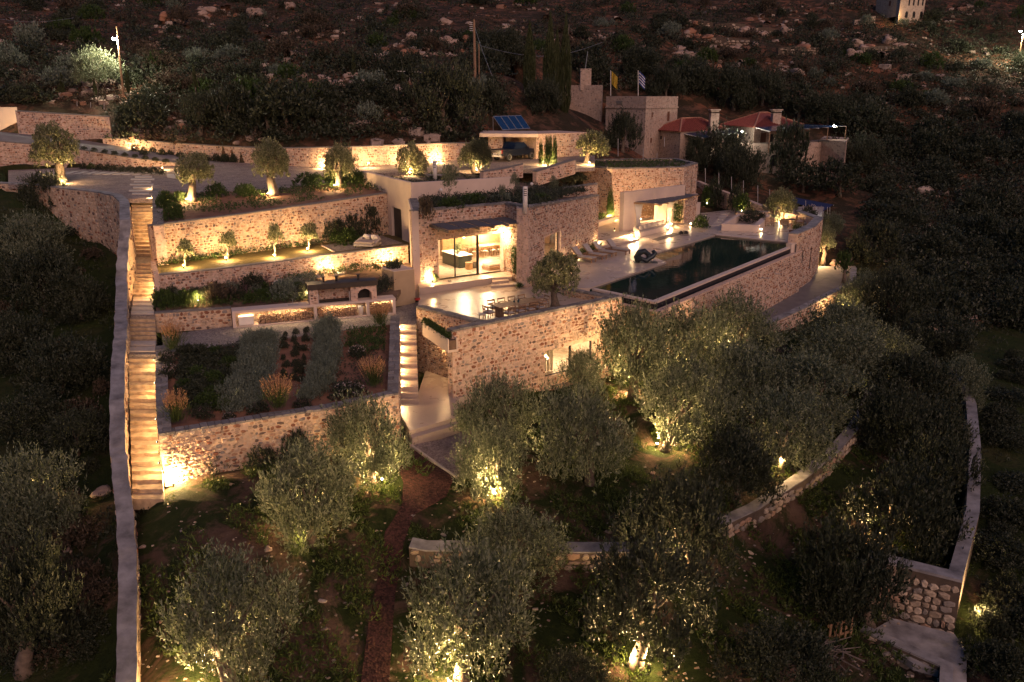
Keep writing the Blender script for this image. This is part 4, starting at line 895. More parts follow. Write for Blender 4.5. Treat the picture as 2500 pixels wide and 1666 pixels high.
# room behind the lower window
lr = empty('lower_room', along(TK,TR_,wz[0],-3.6,-.5), 0, 'lit lower room with tall glass behind the olive trees', 'room')
Mt2 = frame((TK.x,TK.y,0),(TR_.x,TR_.y,0)); a_, b_ = lh[0]-.6, lh[1]+.5
wb(MB().box(a_,b_,4.0,4.1,-3.7,0-.35,Mt2).box(a_-.1,a_,.51,4.1,-3.7,-.35,Mt2).box(b_,b_+.1,.51,4.1,-3.7,-.35,Mt2), 'room_wall', M_plaster, lr)
wb(MB().box(a_,b_,.51,3.99,-3.75,-3.6,Mt2), 'floor', M_floor, lr)
mid = (lh[0]+lh[1])/2
for x0,x1,yy in ((lh[0],mid+.04,.2),(mid-.04,lh[1]-.4,.28)): glazing(lr, Mt2, x0, x1, -3.58, lh[3], yy, .1, name='glass_door')
wb(MB().box(lh[1]-.4,lh[1],.15,.3,-3.58,lh[3],Mt2), 'side_panel', M_plaster, lr)
m = MB(); 
for k in range(14): x = a_+.1+k*.13; m.box(x,x+.1,.75+.05*(k%2),.8+.05*(k%2),-3.55,-.6,Mt2)
wb(m, 'curtain', M_fabric, lr)
pendant(along(TK,TR_,mid,-1.3,-1.8), 'white dish pendant lamp in the lower room', 150, drop=.9)
lamp('warm up light at the foot of the lit court wall', along(TL,TJ,LL*.78,-3.38,.35), 22, dz=.15)
lamp('warm light low on the court wall under the plaster trough', along(TL,TJ,LL*.5,-1.3,.12), 16, dz=.0, lens=False)
wall('plaster_screen_wall', 'sand plaster screen wall catching lamp light beside the gravel path', 'wall', [(P(964,746,-.5).x,P(964,746,-.5).y,1.72,-.6),(P(1014,738,-.5).x,P(1014,738,-.5).y,1.72,-.6)], th=1.6, mat=M_plaster_d, cap=M_plaster, cap_h=.04, cap_o=.0)
# ------------------------------------------------------------------ terrace furniture
c4 = [P(1194.6,744,.74),P(1214,753,.74),P(1328,733.6,.74),P(1305,725,.74)]; tc = sum(c4, Vector())/4; du = ((c4[2]-c4[1])+(c4[3]-c4[0])).normalized(); rzT = math.atan2(du.y,du.x)
dt = empty('dining_table', (tc.x,tc.y,0), rzT, 'long teak dining table with chairs on the open terrace', 'table')
for k in range(5): MB().box(-1.55,1.55,-.48+k*.193,-.48+k*.193+.187,.70,.745,b=.006).build('plank', M_wood, dt)
for sx in (-1.25,1.25): MB().box(sx-.05,sx+.05,-.4,.4,.0,.698,b=.01).build('leg', M_wood, dt)
MB().box(-1.2,1.2,-.03,.03,.35,.42).build('stretcher', M_wood, dt)
def teak_chair(x, y, rr, lab, grp):
    o = Vector((tc.x+x*math.cos(rzT)-y*math.sin(rzT), tc.y+x*math.sin(rzT)+y*math.cos(rzT), 0)); c = empty('terrace_chair', o, rzT+rr, lab, 'chair', grp)
    for sx in (-.25,.25):
        MB().tube([(sx,-.24,0),(sx,-.23,.62)], .021, 6).build('leg', M_wood, c); MB().tube([(sx,.25,0),(sx,.24,.5),(sx*.96,.31,.86)], .021, 6).build('leg', M_wood, c)
        MB().box(sx-.025,sx+.025,-.25,.26,.62,.65,b=.008).build('arm', M_wood, c)
    MB().box(-.26,.26,-.25,.24,.40,.43).build('seat_frame', M_wood, c); MB().box(-.24,.24,-.24,.22,.432,.50,b=.03).build('cushion', M_gfabric, c)
    MB().box(-.25,.25,.29,.32,.78,.86,b=.008).build('top_rail', M_wood, c); MB().box(-.24,.24,.26,.285,.60,.65,b=.006).build('back_rail', M_wood, c)
for k in range(4):
    x = -1.1+k*.74
    teak_chair(x, .78, 0, 'teak armchair on the house side of the terrace table', 'chairs on the house side'); teak_chair(x, -.80, math.pi, 'teak armchair on the parapet side of the terrace table', 'chairs on the parapet side')
teak_chair(-1.95, 0, math.pi/2, 'teak armchair at the table end nearest the concrete steps', None); teak_chair(1.95, 0, -math.pi/2, 'teak armchair at the table end nearest the terrace olive', None)
for k, (x,y) in enumerate(((-.15,.05),(.05,-.08),(.22,.1))):
    o = Vector((tc.x+x*math.cos(rzT)-y*math.sin(rzT), tc.y+x*math.sin(rzT)+y*math.cos(rzT), .745)); g_ = MB().lathe([(.03,0),(.045,.04),(.05,.12),(.042,.12),(.03,.03)],10).mesh('glass_cup', plain('blue_glass%d'%k,(.03,.08,.10),.15,var=.1,bump=0)); tag(ob('glass_cup', g_, None, o), 'small blue glass in the middle of the terrace table', 'glass', 'glasses on the terrace table')
st_ = empty('side_stool', P(1178,783,0.02), 0, 'small square stool in the parapet corner of the terrace', 'stool'); MB().box(-.2,.2,-.2,.2,.36,.42,b=.01).build('seat', M_gfabric, st_)
for sx in (-.16,.16):
    for sy in (-.16,.16): MB().box(sx-.02,sx+.02,sy-.02,sy+.02,0,.358).build('leg', M_dwood, st_)
bw_ = empty('stone_bowl', P(1268,702,0), .3, 'wide shallow stone bowl on feet at the house corner', 'bowl'); MB().lathe([(.18,.06),(.36,.14),(.42,.26),(.38,.26),(.3,.2)],18).build('bowl', M_gfabric, bw_, True)
for a in range(3): MB().box(-.04,.04,-.04,.04,0,.1,Matrix.Translation((.2*math.cos(a*2.1),.2*math.sin(a*2.1),0))).build('foot', M_gfabric, bw_)
shrub('bowl_plant', 'thin plant growing from the stone bowl', P(1268,702,.2), .5, .35, CR_GN, 'plant')
rb_ = empty('red_box', P(1019,733,-.02), .4, 'small red box on the ledge at the house corner', 'box'); MB().box(-.16,.16,-.1,.1,0,.12,b=.01).build('body', plain('red_plastic',(.35,.03,.02),.5), rb_); MB().box(-.165,.165,-.105,.105,.121,.14,b=.005).build('lid', plain('dark_red',(.22,.02,.015),.5), rb_)
sn = empty('sandals', P(1098,687,.43), .3, 'pair of dark sandals left on the plinth by the glass', 'sandals')
for k in (-1,1): s2 = MB().box(k*.07-.05,k*.07+.05,-.13,.13,0,.03,b=.01).build('sandal', M_dwood, sn); MB().tube([(k*.07-.05,.04,.03),(k*.07,.04,.08),(k*.07+.05,.04,.03)], .012, 5).build('strap', M_metal, s2)
tpit = MB(); q = [P(1333,752,.012),P(1367,757,.012),P(1395,748,.012),P(1360,743,.012)]; tpit.prism([v.xy for v in q], .005, .014); tag(tpit.build('tree_pit', M_dsoil), kind='structure')
ptree('olive_tree', 'clipped olive tree with a single stem growing through the terrace floor', (1355,748), 665, 118, 100, CR_CL, TR_P, z=.0, ts=1.0)
lamp('tiny recessed floor light at the house corner beside the olive', P(1312,700,.0), 3, dz=.25)
# house lamps
lamp('bright up light on the plinth against the left stone pier', along(F0,B0,onwall(1050,693,F0,B0)[0],.43,.35), 55, dz=.25, off=(0,0,.0))
shrub('pier_plant', 'small plant by the up light of the left stone pier', along(F0,B0,1.35,.43,.3), .5, .6, CR_GN, 'plant')
lamp('wall washer fixed high in the corner of the glass doors and the pier', along(B0,C0,.45,3.15,.3), 70, dz=.0, name='wall_washer', lens=False)
cl = carpet('climbing_plant', [along(B0,C0,1.3,0,.02).xy,along(B0,C0,2.4,0,.02).xy,along(B0,C0,2.4,0,.18).xy,along(B0,C0,1.3,0,.18).xy], lambda x,y: RNG.uniform(.5,2.3,len(x)), 260, .3, L_green, 'pale green climber on the pier beside the glass doors', 'climber', 7, .1, .026)
cl['kind'] = 'stuff'
lamp('bright up light at the far corner of the long side wall', along(C0,E0,LCE-.55,.4,.3), 60, dz=.22)
lamp('up light at the foot of the tall side window', along(C0,E0,wh[1]+.35,.4,.3), 28, dz=.22)
lamp('up light half hidden in the grasses under the long side wall', along(C0,E0,wh[1]+3.4,.4,.35), 22, dz=.22)
carpet('border_grasses', [along(C0,E0,wh[1]+.3,0,.1).xy,along(C0,E0,LCE-1,0,.1).xy,along(C0,E0,LCE-1,0,.7).xy,along(C0,E0,wh[1]+.3,0,.7).xy], flat(.4), 420, .55, L_green, 'soft grasses along the foot of the long side wall', 'grass', 7, .16, .016)
# ------------------------------------------------------------------ pool
pool = empty('swimming_pool', pN, 0, 'long dark infinity pool with sharp stone edge and sunken gutter', 'pool')
def water():
    t = NT('pool_water'); g = t.N('ShaderNodeNewGeometry').outputs['Position']
    t.set(color=(.008,.028,.023), rough=.02, spec=.5, ior=1.55); b = t.N('ShaderNodeBump'); b.inputs['Strength'].default_value = .05; b.inputs['Distance'].default_value = .05
    t.L(t.noise(2.2,3,.5,g,.5), b.inputs['Height']); t.L(b.outputs[0], t.b.inputs['Normal']); return t.m
M_water = water(); ZW = .3
wp = [pS, pL, pN, pR, pB, pK2, pK1]; wb(MB().prism([v.xy for v in wp], -1.4, ZW), 'water', M_water, pool)
CLAMP.append(([v.xy[:] for v in wp], -3.0))
def strip(path, w, z0, z1, side, name, mat, root):
    o = offset_path(path, w*side); n = len(path)
    for i in range(n-1):
        m = MB(); m.prism([(path[i][0],path[i][1]),(path[i+1][0],path[i+1][1]),(o[i+1].x,o[i+1].y),(o[i].x,o[i].y)], z0, z1); wb(m, name, mat, root)
edge = [along(pL,pN,-.6), pN, pR]
M_gut = plain('dark_tile', (.012,.012,.016), .35, var=.2, bump=.05)
e2 = offset_path([v.xy for v in edge], -.341); strip(e2, .5, -1.2, -.12, -1, 'gutter', M_gut, pool); strip([v.xy for v in edge], .34, .21, .345, -1, 'coping', M_plaster, pool); strip([v.xy for v in edge], .31, -.6, .205, -1, 'overflow_face', M_gut, pool)
strip([pR.xy, pB.xy], .4, .1, .415, -1, 'coping', M_plaster, pool)
e3 = offset_path([v.xy for v in edge], -.841)
pwl = [(e3[0].x,e3[0].y,-.1,-5.0),(e3[1].x,e3[1].y,-.1,-5.0),(e3[2].x-.15,e3[2].y-.2,-.1,-4.2)]
pw = wall('pool_wall', 'high rubble wall under the infinity edge of the pool', 'wall', pwl, th=.4, mat=M_mortar, cap=None, st=('f',), size=.27, n_ind=260)
for (x0,x1,y_) in ((1889,1908,669),(1850,1881,679)):       # thin steel lines let into the pool wall
    a = onwall(x0,y_,pwl[1],pwl[2]); b = onwall(x1,y_,pwl[1],pwl[2]); p_ = along(pwl[1],pwl[2],a[0],a[1],.03); q_ = along(pwl[1],pwl[2],b[0],b[1],.03); wb(MB().tube([p_,q_], .02, 5), 'steel_rail', M_steel, pw)
T0, T1, T2 = Vector((23.6,69.0,0)), Vector((26.6,73.4,0)), Vector((29.1,78.6,0))
tw_ = wall('end_tower_wall', 'tall curved rubble wall at the far end of the pool with pale coping', 'wall', [(T0.x,T0.y,1.45,-4.2),(T1.x,T1.y,1.42,-4.2),(T2.x,T2.y,1.4,-4.0),(T2.x-.3,T2.y+5,1.4,-4.0)], th=.75, mat=M_mortar, cap=M_cap, st=('f',), size=.27, n_ind=120)
a = onwall(1977,640,T0,T1); wb(MB().box(a[0]-.1,a[0]+.1,-.035,.02,-2.3,-.3,frame(T0,T1)), 'slit_window', M_dark, tw_)
wb(MB().prism([(T0.x-.55,T0.y-.35),(T0.x-.02,T0.y-.02),(T0.x-.3,T0.y+.5),(T0.x-.85,T0.y+.1)], -.3, .62), 'end_block', M_plaster, tw_); wb(MB().tube([(T0.x-.12,T0.y-.2,.6),(T0.x-.12,T0.y-.2,-4.0)], .05, 8), 'down_pipe', M_dwood, tw_)
pl_ = empty('rust_planter', P(1942,580,.4), .5, 'square rusted steel planter at the pool corner', 'planter'); MB().box(-.42,.42,-.42,.42,0,.62,b=.01).build('box', M_rust, pl_)
for k in range(3): pass
carpet('planter_grass', [(pl_.location.x-.3,pl_.location.y-.3),(pl_.location.x+.3,pl_.location.y-.3),(pl_.location.x+.3,pl_.location.y+.3),(pl_.location.x-.3,pl_.location.y+.3)], flat(1.0), 90, .7, L_green, 'upright yellow green grass in the rusted planter', 'grass', 6, .22, .014, .35, kind=None)
# sun loungers
def lounger(loc, rz, lab):
    r_ = empty('sun_lounger', loc, rz, lab, 'sun lounger', 'loungers on the pool deck')
    MB().box(-1.0,.95,-.34,.34,.24,.32,b=.01).build('frame', M_wood, r_)
    for sx in (-.9,.88):
        for sy in (-.3,.3): MB().box(sx-.035,sx+.035,sy-.035,sy+.035,0,.238).build('leg', M_wood, r_)
    MB().box(-.35,.95,-.32,.32,.322,.42,b=.03).build('seat_cushion', M_gfabric, r_)
    Mb = Matrix.Translation((-.35,0,.36)) @ Matrix.Rotation(R(47),4,'Y'); MB().box(-.85,0,-.32,.32,0,.09,Mb,b=.03).build('back_cushion', M_gfabric, r_); MB().box(-.85,0,-.33,.33,-.04,-.005,Mb).build('back_frame', M_wood, r_)
    for sy in (-.36,.36): MB().box(-.5,.0,sy-.025,sy+.025,.5,.53).build('arm', M_wood, r_)
for k, (px,py) in enumerate(((1437,640),(1463,632.5),(1487,625.5),(1521,620))):
    lounger(P(px,py,.4)+Vector((-.35,.3,0)), -.66, ['grey cushioned teak sun lounger standing nearest the terrace olive','second teak sun lounger from the terrace olive','third teak sun lounger from the terrace olive','teak sun lounger standing apart nearest the deck steps'][k])
# bronze knot sculpture
sc = empty('bronze_sculpture', P(1572,641,.4), 0, 'dark bronze knotted figure sculpture on a low plate at the pool edge', 'sculpture')
M_bronze = plain('bronze', (.035,.045,.05), .32, .75, var=.35, scale=3, bump=.15); MB().box(-.75,1.0,-.35,.45,.0,.05,b=.01).build('plate', M_metal, sc)
kn = MB(); kn.tube([(-.45,0,.05),(-.55,.05,.4),(-.35,.0,.75),(.0,-.05,.85),(.3,0,.62),(.38,.05,.3),(.2,0,.12)], [.2,.24,.25,.22,.2,.18,.12], 12)
kn.tube([(.1,-.15,.1),(.3,-.12,.3),(.62,-.05,.45),(.85,.0,.72),(.72,.05,.86),(.55,.05,.78)], [.2,.2,.19,.16,.13,.08], 12); kn.tube([(-.5,-.18,.1),(-.2,-.25,.35),(.02,-.22,.22),(.2,-.2,.1)], [.14,.17,.16,.12], 10)
ko = kn.build('figure', M_bronze, sc, True); mdf = ko.modifiers.new('r','REMESH'); mdf.mode = 'VOXEL'; mdf.voxel_size = .045; mdf.use_smooth_shade = True
# ------------------------------------------------------------------ shaded lounge pavilion
PVa, PVb = P(1521,566,.4), P(1668,541,.4); LP = (PVb.xy-PVa.xy).length; ztp = onwall(1521,471,PVa,PVb)[1]
pav = empty('pavilion', PVa, 0, 'white plaster lounge pavilion with a framed opening and dark slatted roof', 'pavilion')
o0 = onwall(1555,546,PVa,PVb); o1 = onwall(1607,532,PVa,PVb); oz = onwall(1580,496,PVa,PVb)[1]
m = MB(); holed(m, PVa, PVb, .2, ztp, .5, [(o0[0],o1[0],o0[1],oz)]); wb(m, 'wall', M_plaster, pav)
zpr = 2.95; pq = [P(1543,494,zpr), P(1643,471,zpr), P(1707,476,zpr), P(1616,499,zpr)]
pergola(pav, pq, 7, .14, .08, M_wood)
sp0, sp1, sp2 = along(PVa,PVb,o1[0]+1.6,.4,.0), P(1668,546,.4), P(1700,534,.4)
spw = wall('', '', '', [(sp1.x-.9,sp1.y+1.2,2.9,.2),(sp1.x,sp1.y,2.9,.2),(sp2.x,sp2.y,2.9,.2)], th=.45, parent=pav, cap=None, st=('f',), size=.24)
bx = [P(1699,535,.4), P(1712,528,.4)]; wb(MB().box(0,1.6,0,1.2,.2,1.9,frame(bx[0],bx[1])), 'side_block', M_plaster, pav)
def curtain_drape(p_, w_, z0, z1, rz, nm='curtain'):
    m = MB(); Mx = Matrix.Translation(p_)@Matrix.Rotation(rz,4,'Z')
    for k in range(9): x = (k/8-.5)*w_; m.tube([Mx@Vector((x*.55,.05*(k%2),z0)), Mx@Vector((x*.5,.05*(k%2),(z0+z1)/2)), Mx@Vector((x,.05*(k%2),z1))], [.05,.045,.05], 6)
    wb(m, nm, M_white, pav, True)
curtain_drape(along(PVa,PVb,o0[0]-.15,0,.25), .7, .45, 2.8, .2); curtain_drape(along(PVa,PVb,o1[0]+1.4,0,.25), .6, .45, 2.8, .2)
# sunken seats
pit = [P(1592,584,.43),P(1644,568,.43),P(1664,572,.43),P(1606,588,.43)]
wb(MB().prism([v.xy for v in pit], .404, .412), 'pit_floor', M_dwood, pav)
bench = MB(); b0, b1 = P(1562,580,.4), P(1636,560,.4); Mb = framez(b0,b1); Lb = (b1-b0).length; bench.box(0,Lb,0,.9,0,.38,Mb,b=.02); 
bo = empty('built_in_bench', b0, 0, 'long plaster bench under the pavilion wall', 'bench'); wb(bench, 'base', M_plaster, bo)
for k in range(7):
    Mc = Mb @ Matrix.Translation((Lb*(k+.5)/7,.62,.6)) @ Matrix.Rotation(R(-18),4,'X'); cu = empty('back_cushion', Mc.translation, 0, 'plump beige cushion in a row along the pavilion bench', 'cushion', 'cushions on the pavilion bench')
    wb(MB().box(-Lb/15,Lb/15,-.09,.09,-.22,.24,Mc,b=.07), 'cushion', M_fabric, cu, True)
for k in range(2): pass
wb(MB().box(Lb*.02,Lb*.98,.02,.55,.382,.46,Mb,b=.03), 'seat_pad', M_fabric, bo)
for k, (x0,y0,x1,y1,z) in enumerate(((1460,610,1560,588,.18),(1455,600,1556,578,.33))):
    a, b = P(x0,y0,.4), P(x1,y1,.4); o_ = MB().box(0,(b-a).length,0,1.4,.2,.4+z,frame(a,b),b=.01); tag(o_.build('deck_step', M_floor), kind='structure')
rk = empty('white_boulder', P(1668,573,.4), 0, 'pair of small pale boulders on the deck by the sunken seats', 'rock')
for k in range(2): s_ = MB(); vs, fs = US[k]; s_.add([(v[0]*.5+k*.4-.2, v[1]*.3, v[2]*.45+.15) for v in vs], fs); s_.build('stone', M_cap, rk)
def lantern(px, py, z, lab, pw):
    l_ = empty('lantern', P(px,py,z), .4, lab, 'lantern')
    for sx in (-.13,.13):
        for sy in (-.13,.13): MB().box(sx-.012,sx+.012,sy-.012,sy+.012,.0,.55).build('post', M_wood, l_)
    MB().box(-.15,.15,-.15,.15,.55,.58).build('lid', M_wood, l_); MB().box(-.15,.15,-.15,.15,-.0,.03).build('base', M_wood, l_); MB().tube([(0,0,.03),(0,0,.3)], .06, 8).build('candle', M_glow_s, l_)
    ld = bpy.data.lights.new('lamp_light','POINT'); ld.energy = pw; ld.color = WARM2; ld.shadow_soft_size = .06; ob('lamp_light', ld, l_, (0,-.2,.42))
lantern(1553,578,.6,'wooden lantern at the foot of the left pavilion curtain',30); lantern(1630,557,.6,'wooden lantern at the far end of the pavilion bench',18)
lamp('strong up light washing the left pavilion curtain', P(1541,581,.6), 45, dz=.25, rad=.08); lamp('strong up light washing the climber in the pavilion corner', P(1638,553,.45), 50, dz=.25)
lamp('lamp on the stone wall seen through the pavilion opening', P(1563,540,.8), 60, dz=.7); lamp('small up light outside the stone side of the pavilion', P(1686,552,.4), 22, dz=.2)
pc = sp1; carpet('climbing_plant', [(pc.x-1.0,pc.y-.25),(pc.x-.2,pc.y-.35),(pc.x-.2,pc.y-.05),(pc.x-1.0,pc.y+.05)], lambda x,y: RNG.uniform(.5,2.2,len(x)), 200, .3, L_green, 'leafy climber in the lit corner of the pavilion', 'climber', 7, .12, .03)
# ------------------------------------------------------------------ stone annex
ZA = 5.45; An = [P(1425,405,ZA),P(1496,411,ZA),P(1671,407,ZA),P(1703.6,398,ZA)]; An += [Vector((An[3].x-1,An[3].y+7,ZA)), Vector((An[0].x,An[0].y+9,ZA))]
ann = empty('stone_annex', (An[1].x,An[1].y,.4), 0, 'round cornered rubble annex with a planted flat roof behind the pavilion', 'building')
wb(MB().prism([v.xy for v in An], 0, ZA-.45), 'wall', M_mortar, ann); CLAMP.append(([v.xy[:] for v in An], 0.0))
wall('', '', '', [(v.x,v.y,ZA,ZA-.46) for v in An], th=.5, parent=ann, cap_seg=.5, cap_h=.08)
for i, nn in ((0,60),(1,160),(2,40)): stones(ann, An[i], An[i+1], .4, ZA-.1, .4, ZA-.1, -1, .27, nn)
wb(MB().prism([v.xy for v in offset_path([(v.x,v.y) for v in An],.5)] if False else [(v.x+(0 if abs(v.x-12)<1 else (1 if v.x<12 else -1))*.6, v.y+.6) for v in An], ZA-.5, ZA-.2), 'roof_bed', M_dsoil, ann)
carpet('roof_grass', [(An[0].x+.8,An[0].y+.9),(An[1].x,An[1].y+.8),(An[2].x-.2,An[2].y+.8),(An[3].x-.9,An[3].y+.9),(An[4].x-1,An[4].y-1),(An[5].x+1,An[5].y-1)], flat(ZA-.2), 900, .3, L_green, 'low green planting on the annex roof', 'ground cover', 6, .16, .03)
a = onwall(1686,470,An[2],An[3]); wb(MB().box(a[0]-.35,a[0]+.35,-.02,.05,1.2,3.9,frame(An[2],An[3])), 'window', M_plaster_d, ann); wb(MB().box(a[0]-.04,a[0]+.04,-.04,-.021,1.2,3.9,frame(An[2],An[3])), 'mullion', M_metal, ann)
a = onwall(1590,450,An[1],An[2]); wb(MB().box(a[0]-.9,a[0]+.6,-.03,.05,.6,2.9,frame(An[1],An[2])), 'door', M_wood, ann)
lamp('tall up light on the annex corner beside the creeper', Vector((An[1].x-.2,An[1].y-.5,.4)), 130, dz=.3, rad=.08)
shrub('corner_creeper', 'thin creeper climbing the lit annex corner', Vector((An[1].x-.1,An[1].y-.3,.4)), .7, 3.2, CR_GN, 'climber'); shrub('corner_shrub', 'low shrub at the foot of the annex corner', Vector((An[1].x-1.2,An[1].y-.6,.4)), 1.3, .8, CR_GN)
bt = P(1470,548,.4); bnch = empty('curved_bench', bt, 0, 'plaster bench with a hidden strip light before the annex', 'bench'); Mx = framez(P(1462,556,.4),P(1519,538,.4)); wb(MB().box(0,4.2,0,.7,.25,.5,Mx,b=.02), 'seat', M_plaster, bnch); wb(MB().box(.1,4.1,.2,.6,0,.249,Mx), 'base', M_plaster, bnch)
lamp('strip light tucked under the annex bench', P(1500,562,.4), 9, dz=.12, col=(1,.8,.25), lens=False)
# ------------------------------------------------------------------ far patio
sq = [P(1761,563,.4),P(1837,566,.4)]; sww = empty('seat_enclosure', sq[0], 0, 'low plaster and stone enclosure of the sunken patio seat', 'wall')
wb(MB().box(0,(sq[1]-sq[0]).length,0,.35,.2,1.0,frame(sq[0],sq[1])), 'front_wall', M_plaster, sww)
q2_ = [P(1800,524,1.0),P(1880,522,1.0)]; wb(MB().prism([sq[0].xy,(sq[0].x+.4,sq[0].y+.36),(q2_[0].x+.4,q2_[0].y),q2_[0].xy], .2, 1.02), 'side_wall', M_plaster, sww)
wall('', '', '', [(q2_[0].x,q2_[0].y,1.25,.2),(q2_[1].x,q2_[1].y,1.25,.2)], th=.4, parent=sww, st=('f',), size=.27, cap_seg=.4); wb(MB().prism([(sq[1].x,sq[1].y),(sq[1].x+.6,sq[1].y),(q2_[1].x,q2_[1].y-.4),(q2_[1].x-.6,q2_[1].y-.4)], .2, .98), 'side_wall', M_plaster, sww)
def armchair(px, py, rz, lab):
    r_ = empty('patio_armchair', P(px,py,.4), rz, lab, 'armchair')
    for sx in (-.4,.4):
        for sy in (-.36,.36): MB().box(sx-.035,sx+.035,sy-.035,sy+.035,0,.6 if sy < 0 else .85).build('leg', M_wood, r_)
        MB().box(sx-.04,sx+.04,-.38,.38,.602,.64).build('arm', M_wood, r_)
    for k in range(4): MB().box(-.365,.365,.34,.37,.42+k*.115,.5+k*.115).build('back_slat', M_wood, r_)
    MB().box(-.36,.36,-.36,.33,.26,.30).build('seat_frame', M_wood, r_); MB().box(-.35,.35,-.35,.3,.302,.42,b=.03).build('cushion', M_fabric, r_)
armchair(1876,552,math.pi,'pale wooden armchair beside the lit wall end of the patio seat'); armchair(1918,556,math.pi*.75,'pale wooden armchair drawn up to the low patio table'); armchair(1953,549,math.pi*.35,'pale wooden armchair facing back from the patio parapet')
ct_ = empty('low_table', P(1928,545,.4), .4, 'low grey slab table among the patio armchairs', 'table'); MB().box(-.7,.7,-.4,.4,.32,.38,b=.01).build('top', M_dwood, ct_)
for sx in (-.55,.55): MB().box(sx-.05,sx+.05,-.3,.3,0,.318).build('leg', M_dwood, ct_)
pf = empty('round_pouf', P(1968,549,.4), 0, 'flat dark pouf near the patio parapet', 'pouf'); MB().lathe([(.3,0),(.42,.08),(.42,.22),(.3,.3)],16).build('body', M_gfabric, pf, True); MB().lathe([(.2,.3),(.18,.33)],12).build('button', M_metal, pf)
sd2 = empty('side_table', P(1985,549,.4), .2, 'small pale frame side table against the patio parapet', 'table'); MB().box(-.3,.3,-.2,.2,.5,.54).build('top', M_white, sd2)
for sx in (-.27,.27): MB().box(sx-.02,sx+.02,-.18,.18,0,.498).build('leg', M_white, sd2)
lamp('floor light at the end of the patio seat wall', P(1858,566,.4), 34, dz=.2); lamp('bright up light under the round patio olive', P(1905,541,.4), 26, dz=.3)
ptree('olive_tree', 'round lit olive on the far patio behind the armchairs', (1908,533), 493, 76, 62, CR_CL, TR_P, z=.5)
pshrub('flower_bush', 'dark bush with white blossoms at the end of the patio', (1972,540), 46, 38, CR_DK, z=.4); carpet('white_blossom', [P(1956,538,.4).xy,P(1992,538,.4).xy,P(1992,528,.4).xy,P(1956,528,.4).xy], flat(1.2), 60, .5, L_white, 'white blossoms scattered over the patio bush', 'flowers', 3, .16, .06)
pshrub('patio_bush', 'rounded lit bush at the stone side of the pavilion', (1712,556), 40, 32, CR_GN, z=.4); pshrub('patio_bush', 'low grey bush along the patio back edge', (1890,540), 50, 16, CR_GR, z=.4)
for k, (px,py,w,h,lab) in enumerate(((1727,500,26,50,'slim lit orange tree before the boundary wall near the annex'),(1812,518,36,48,'lit bushy citrus against the boundary wall beyond the patio'))):
    pshrub('citrus_bush', lab, (px,py), w, h, CR_GN, z=.6); lamp(('small up light under the slim orange tree','small up light under the bushy citrus')[k], P(px-2,py+2,.5), 30, dz=.25, spot=110, aim=(0,.35,1))
for k, (px,py,w,h) in enumerate(((1742,480,40,70),(1795,490,34,60),(1840,520,60,26))): pshrub('wall_ivy', ['dark ivy mass on the boundary wall next to the annex','dark ivy mass halfway along the boundary wall','low dark ivy at the far end of the boundary wall'][k], (px,py+20), w, h, CR_DK, z=.6)
for k in range(5): pts = [P(1735+k*6,552-k*7,.41),P(1757+k*5,552-k*7,.41),P(1762+k*5,548-k*7,.41),P(1741+k*6,548-k*7,.41)]; wb(MB().prism([v.xy for v in pts], .38, .425), 'paver', M_paver, deck)
fb = [(1700,442,2.6,.2),(1745,461,2.2,.2),(1800,480,1.8,.2),(1850,500,1.5,.2),(1905,518,1.2,.2),(1975,530,1.1,.2)]
fpts = [(P(a,b,z).x,P(a,b,z).y,z,zb) for a,b,z,zb in fb]
wall('field_wall', 'descending dry stone boundary wall behind the patio citrus trees', 'wall', fpts, th=.5, mat=M_mortar, cap=None, st=('f',), size=.3, n_ind=60)
def post(px, py0, py1, lab, grp, y=None, r_=.035, mat=M_steel, name='fence_post'):
    b = D(px,py0,y); t = D(px,py1,y); tag(MB().tube([(b.x,b.y,b.z),(t.x,t.y,t.z)], r_, 7).build(name, mat), lab, 'post', grp)
for px, y0, y1 in ((1722,447,411),(1755,459,422),(1786,467,432),(1815,478,441),(1850,489,453),(1879,497,463),(1967,522,490),(2005,530,503),(2011,535,506),(2020,535,506),(2026,535,506)): post(px, y0+6, y1, 'thin pale steel post along the boundary wall', 'fence posts along the boundary wall', 96)
for px, y0, y1 in ((1509,382,339),(1570,394,363),(1604,394,374),(1622,358,335)): post(px, y0, y1, 'thin pale steel post behind the annex', 'fence posts behind the annex', 101)
# ------------------------------------------------------------------ barbecue bench
bq0, bq1 = P(566,761,.5), P(966,728,.5); MQ = frame((bq0.x,bq0.y,0),(bq1.x,bq1.y,0)); LQ = (bq1.xy-bq0.xy).length
bbq = empty('barbecue_bench', (bq0.x,bq0.y,-.5), 0, 'long concrete barbecue bench with firewood bays lit from above', 'barbecue')
wb(MB().box(0,LQ,0,.95,.36,.5,MQ), 'top_slab', M_plaster, bbq); wb(MB().box(.0,LQ,.02,.95,-.56,-.44,MQ), 'bottom_slab', M_plaster, bbq); wb(MB().box(0,LQ,.951,1.05,-.6,.45,MQ), 'back_panel', M_plaster, bbq)
cuts = [0, onwall(768,780,bq0,bq1)[0], onwall(896,770,bq0,bq1)[0], LQ-.2]
for s_ in cuts: wb(MB().box(s_,s_+.18,.0,.95,-.439,.359,MQ), 'divider', M_plaster, bbq)
def log_mesh(seed):
    r_ = random.Random(seed); n = 6; m = MB(); pts = [(math.cos(2*math.pi*k/n+r_.uniform(-.3,.3))*r_.uniform(.6,1.05), math.sin(2*math.pi*k/n)*r_.uniform(.5,1.0)) for k in range(n)]
    m.add([(x,-.5,z) for x,z in pts]+[(x,.5,z) for x,z in pts], [tuple(range(n)), tuple(range(2*n-1,n-1,-1))]+[(i,n+i,n+(i+1)%n,(i+1)%n) for i in range(n)]); return m.mesh('log', MATS.get('cut_wood') or plain('cut_wood', (.36,.23,.14), .9, var=.5, scale=12, bump=.6))
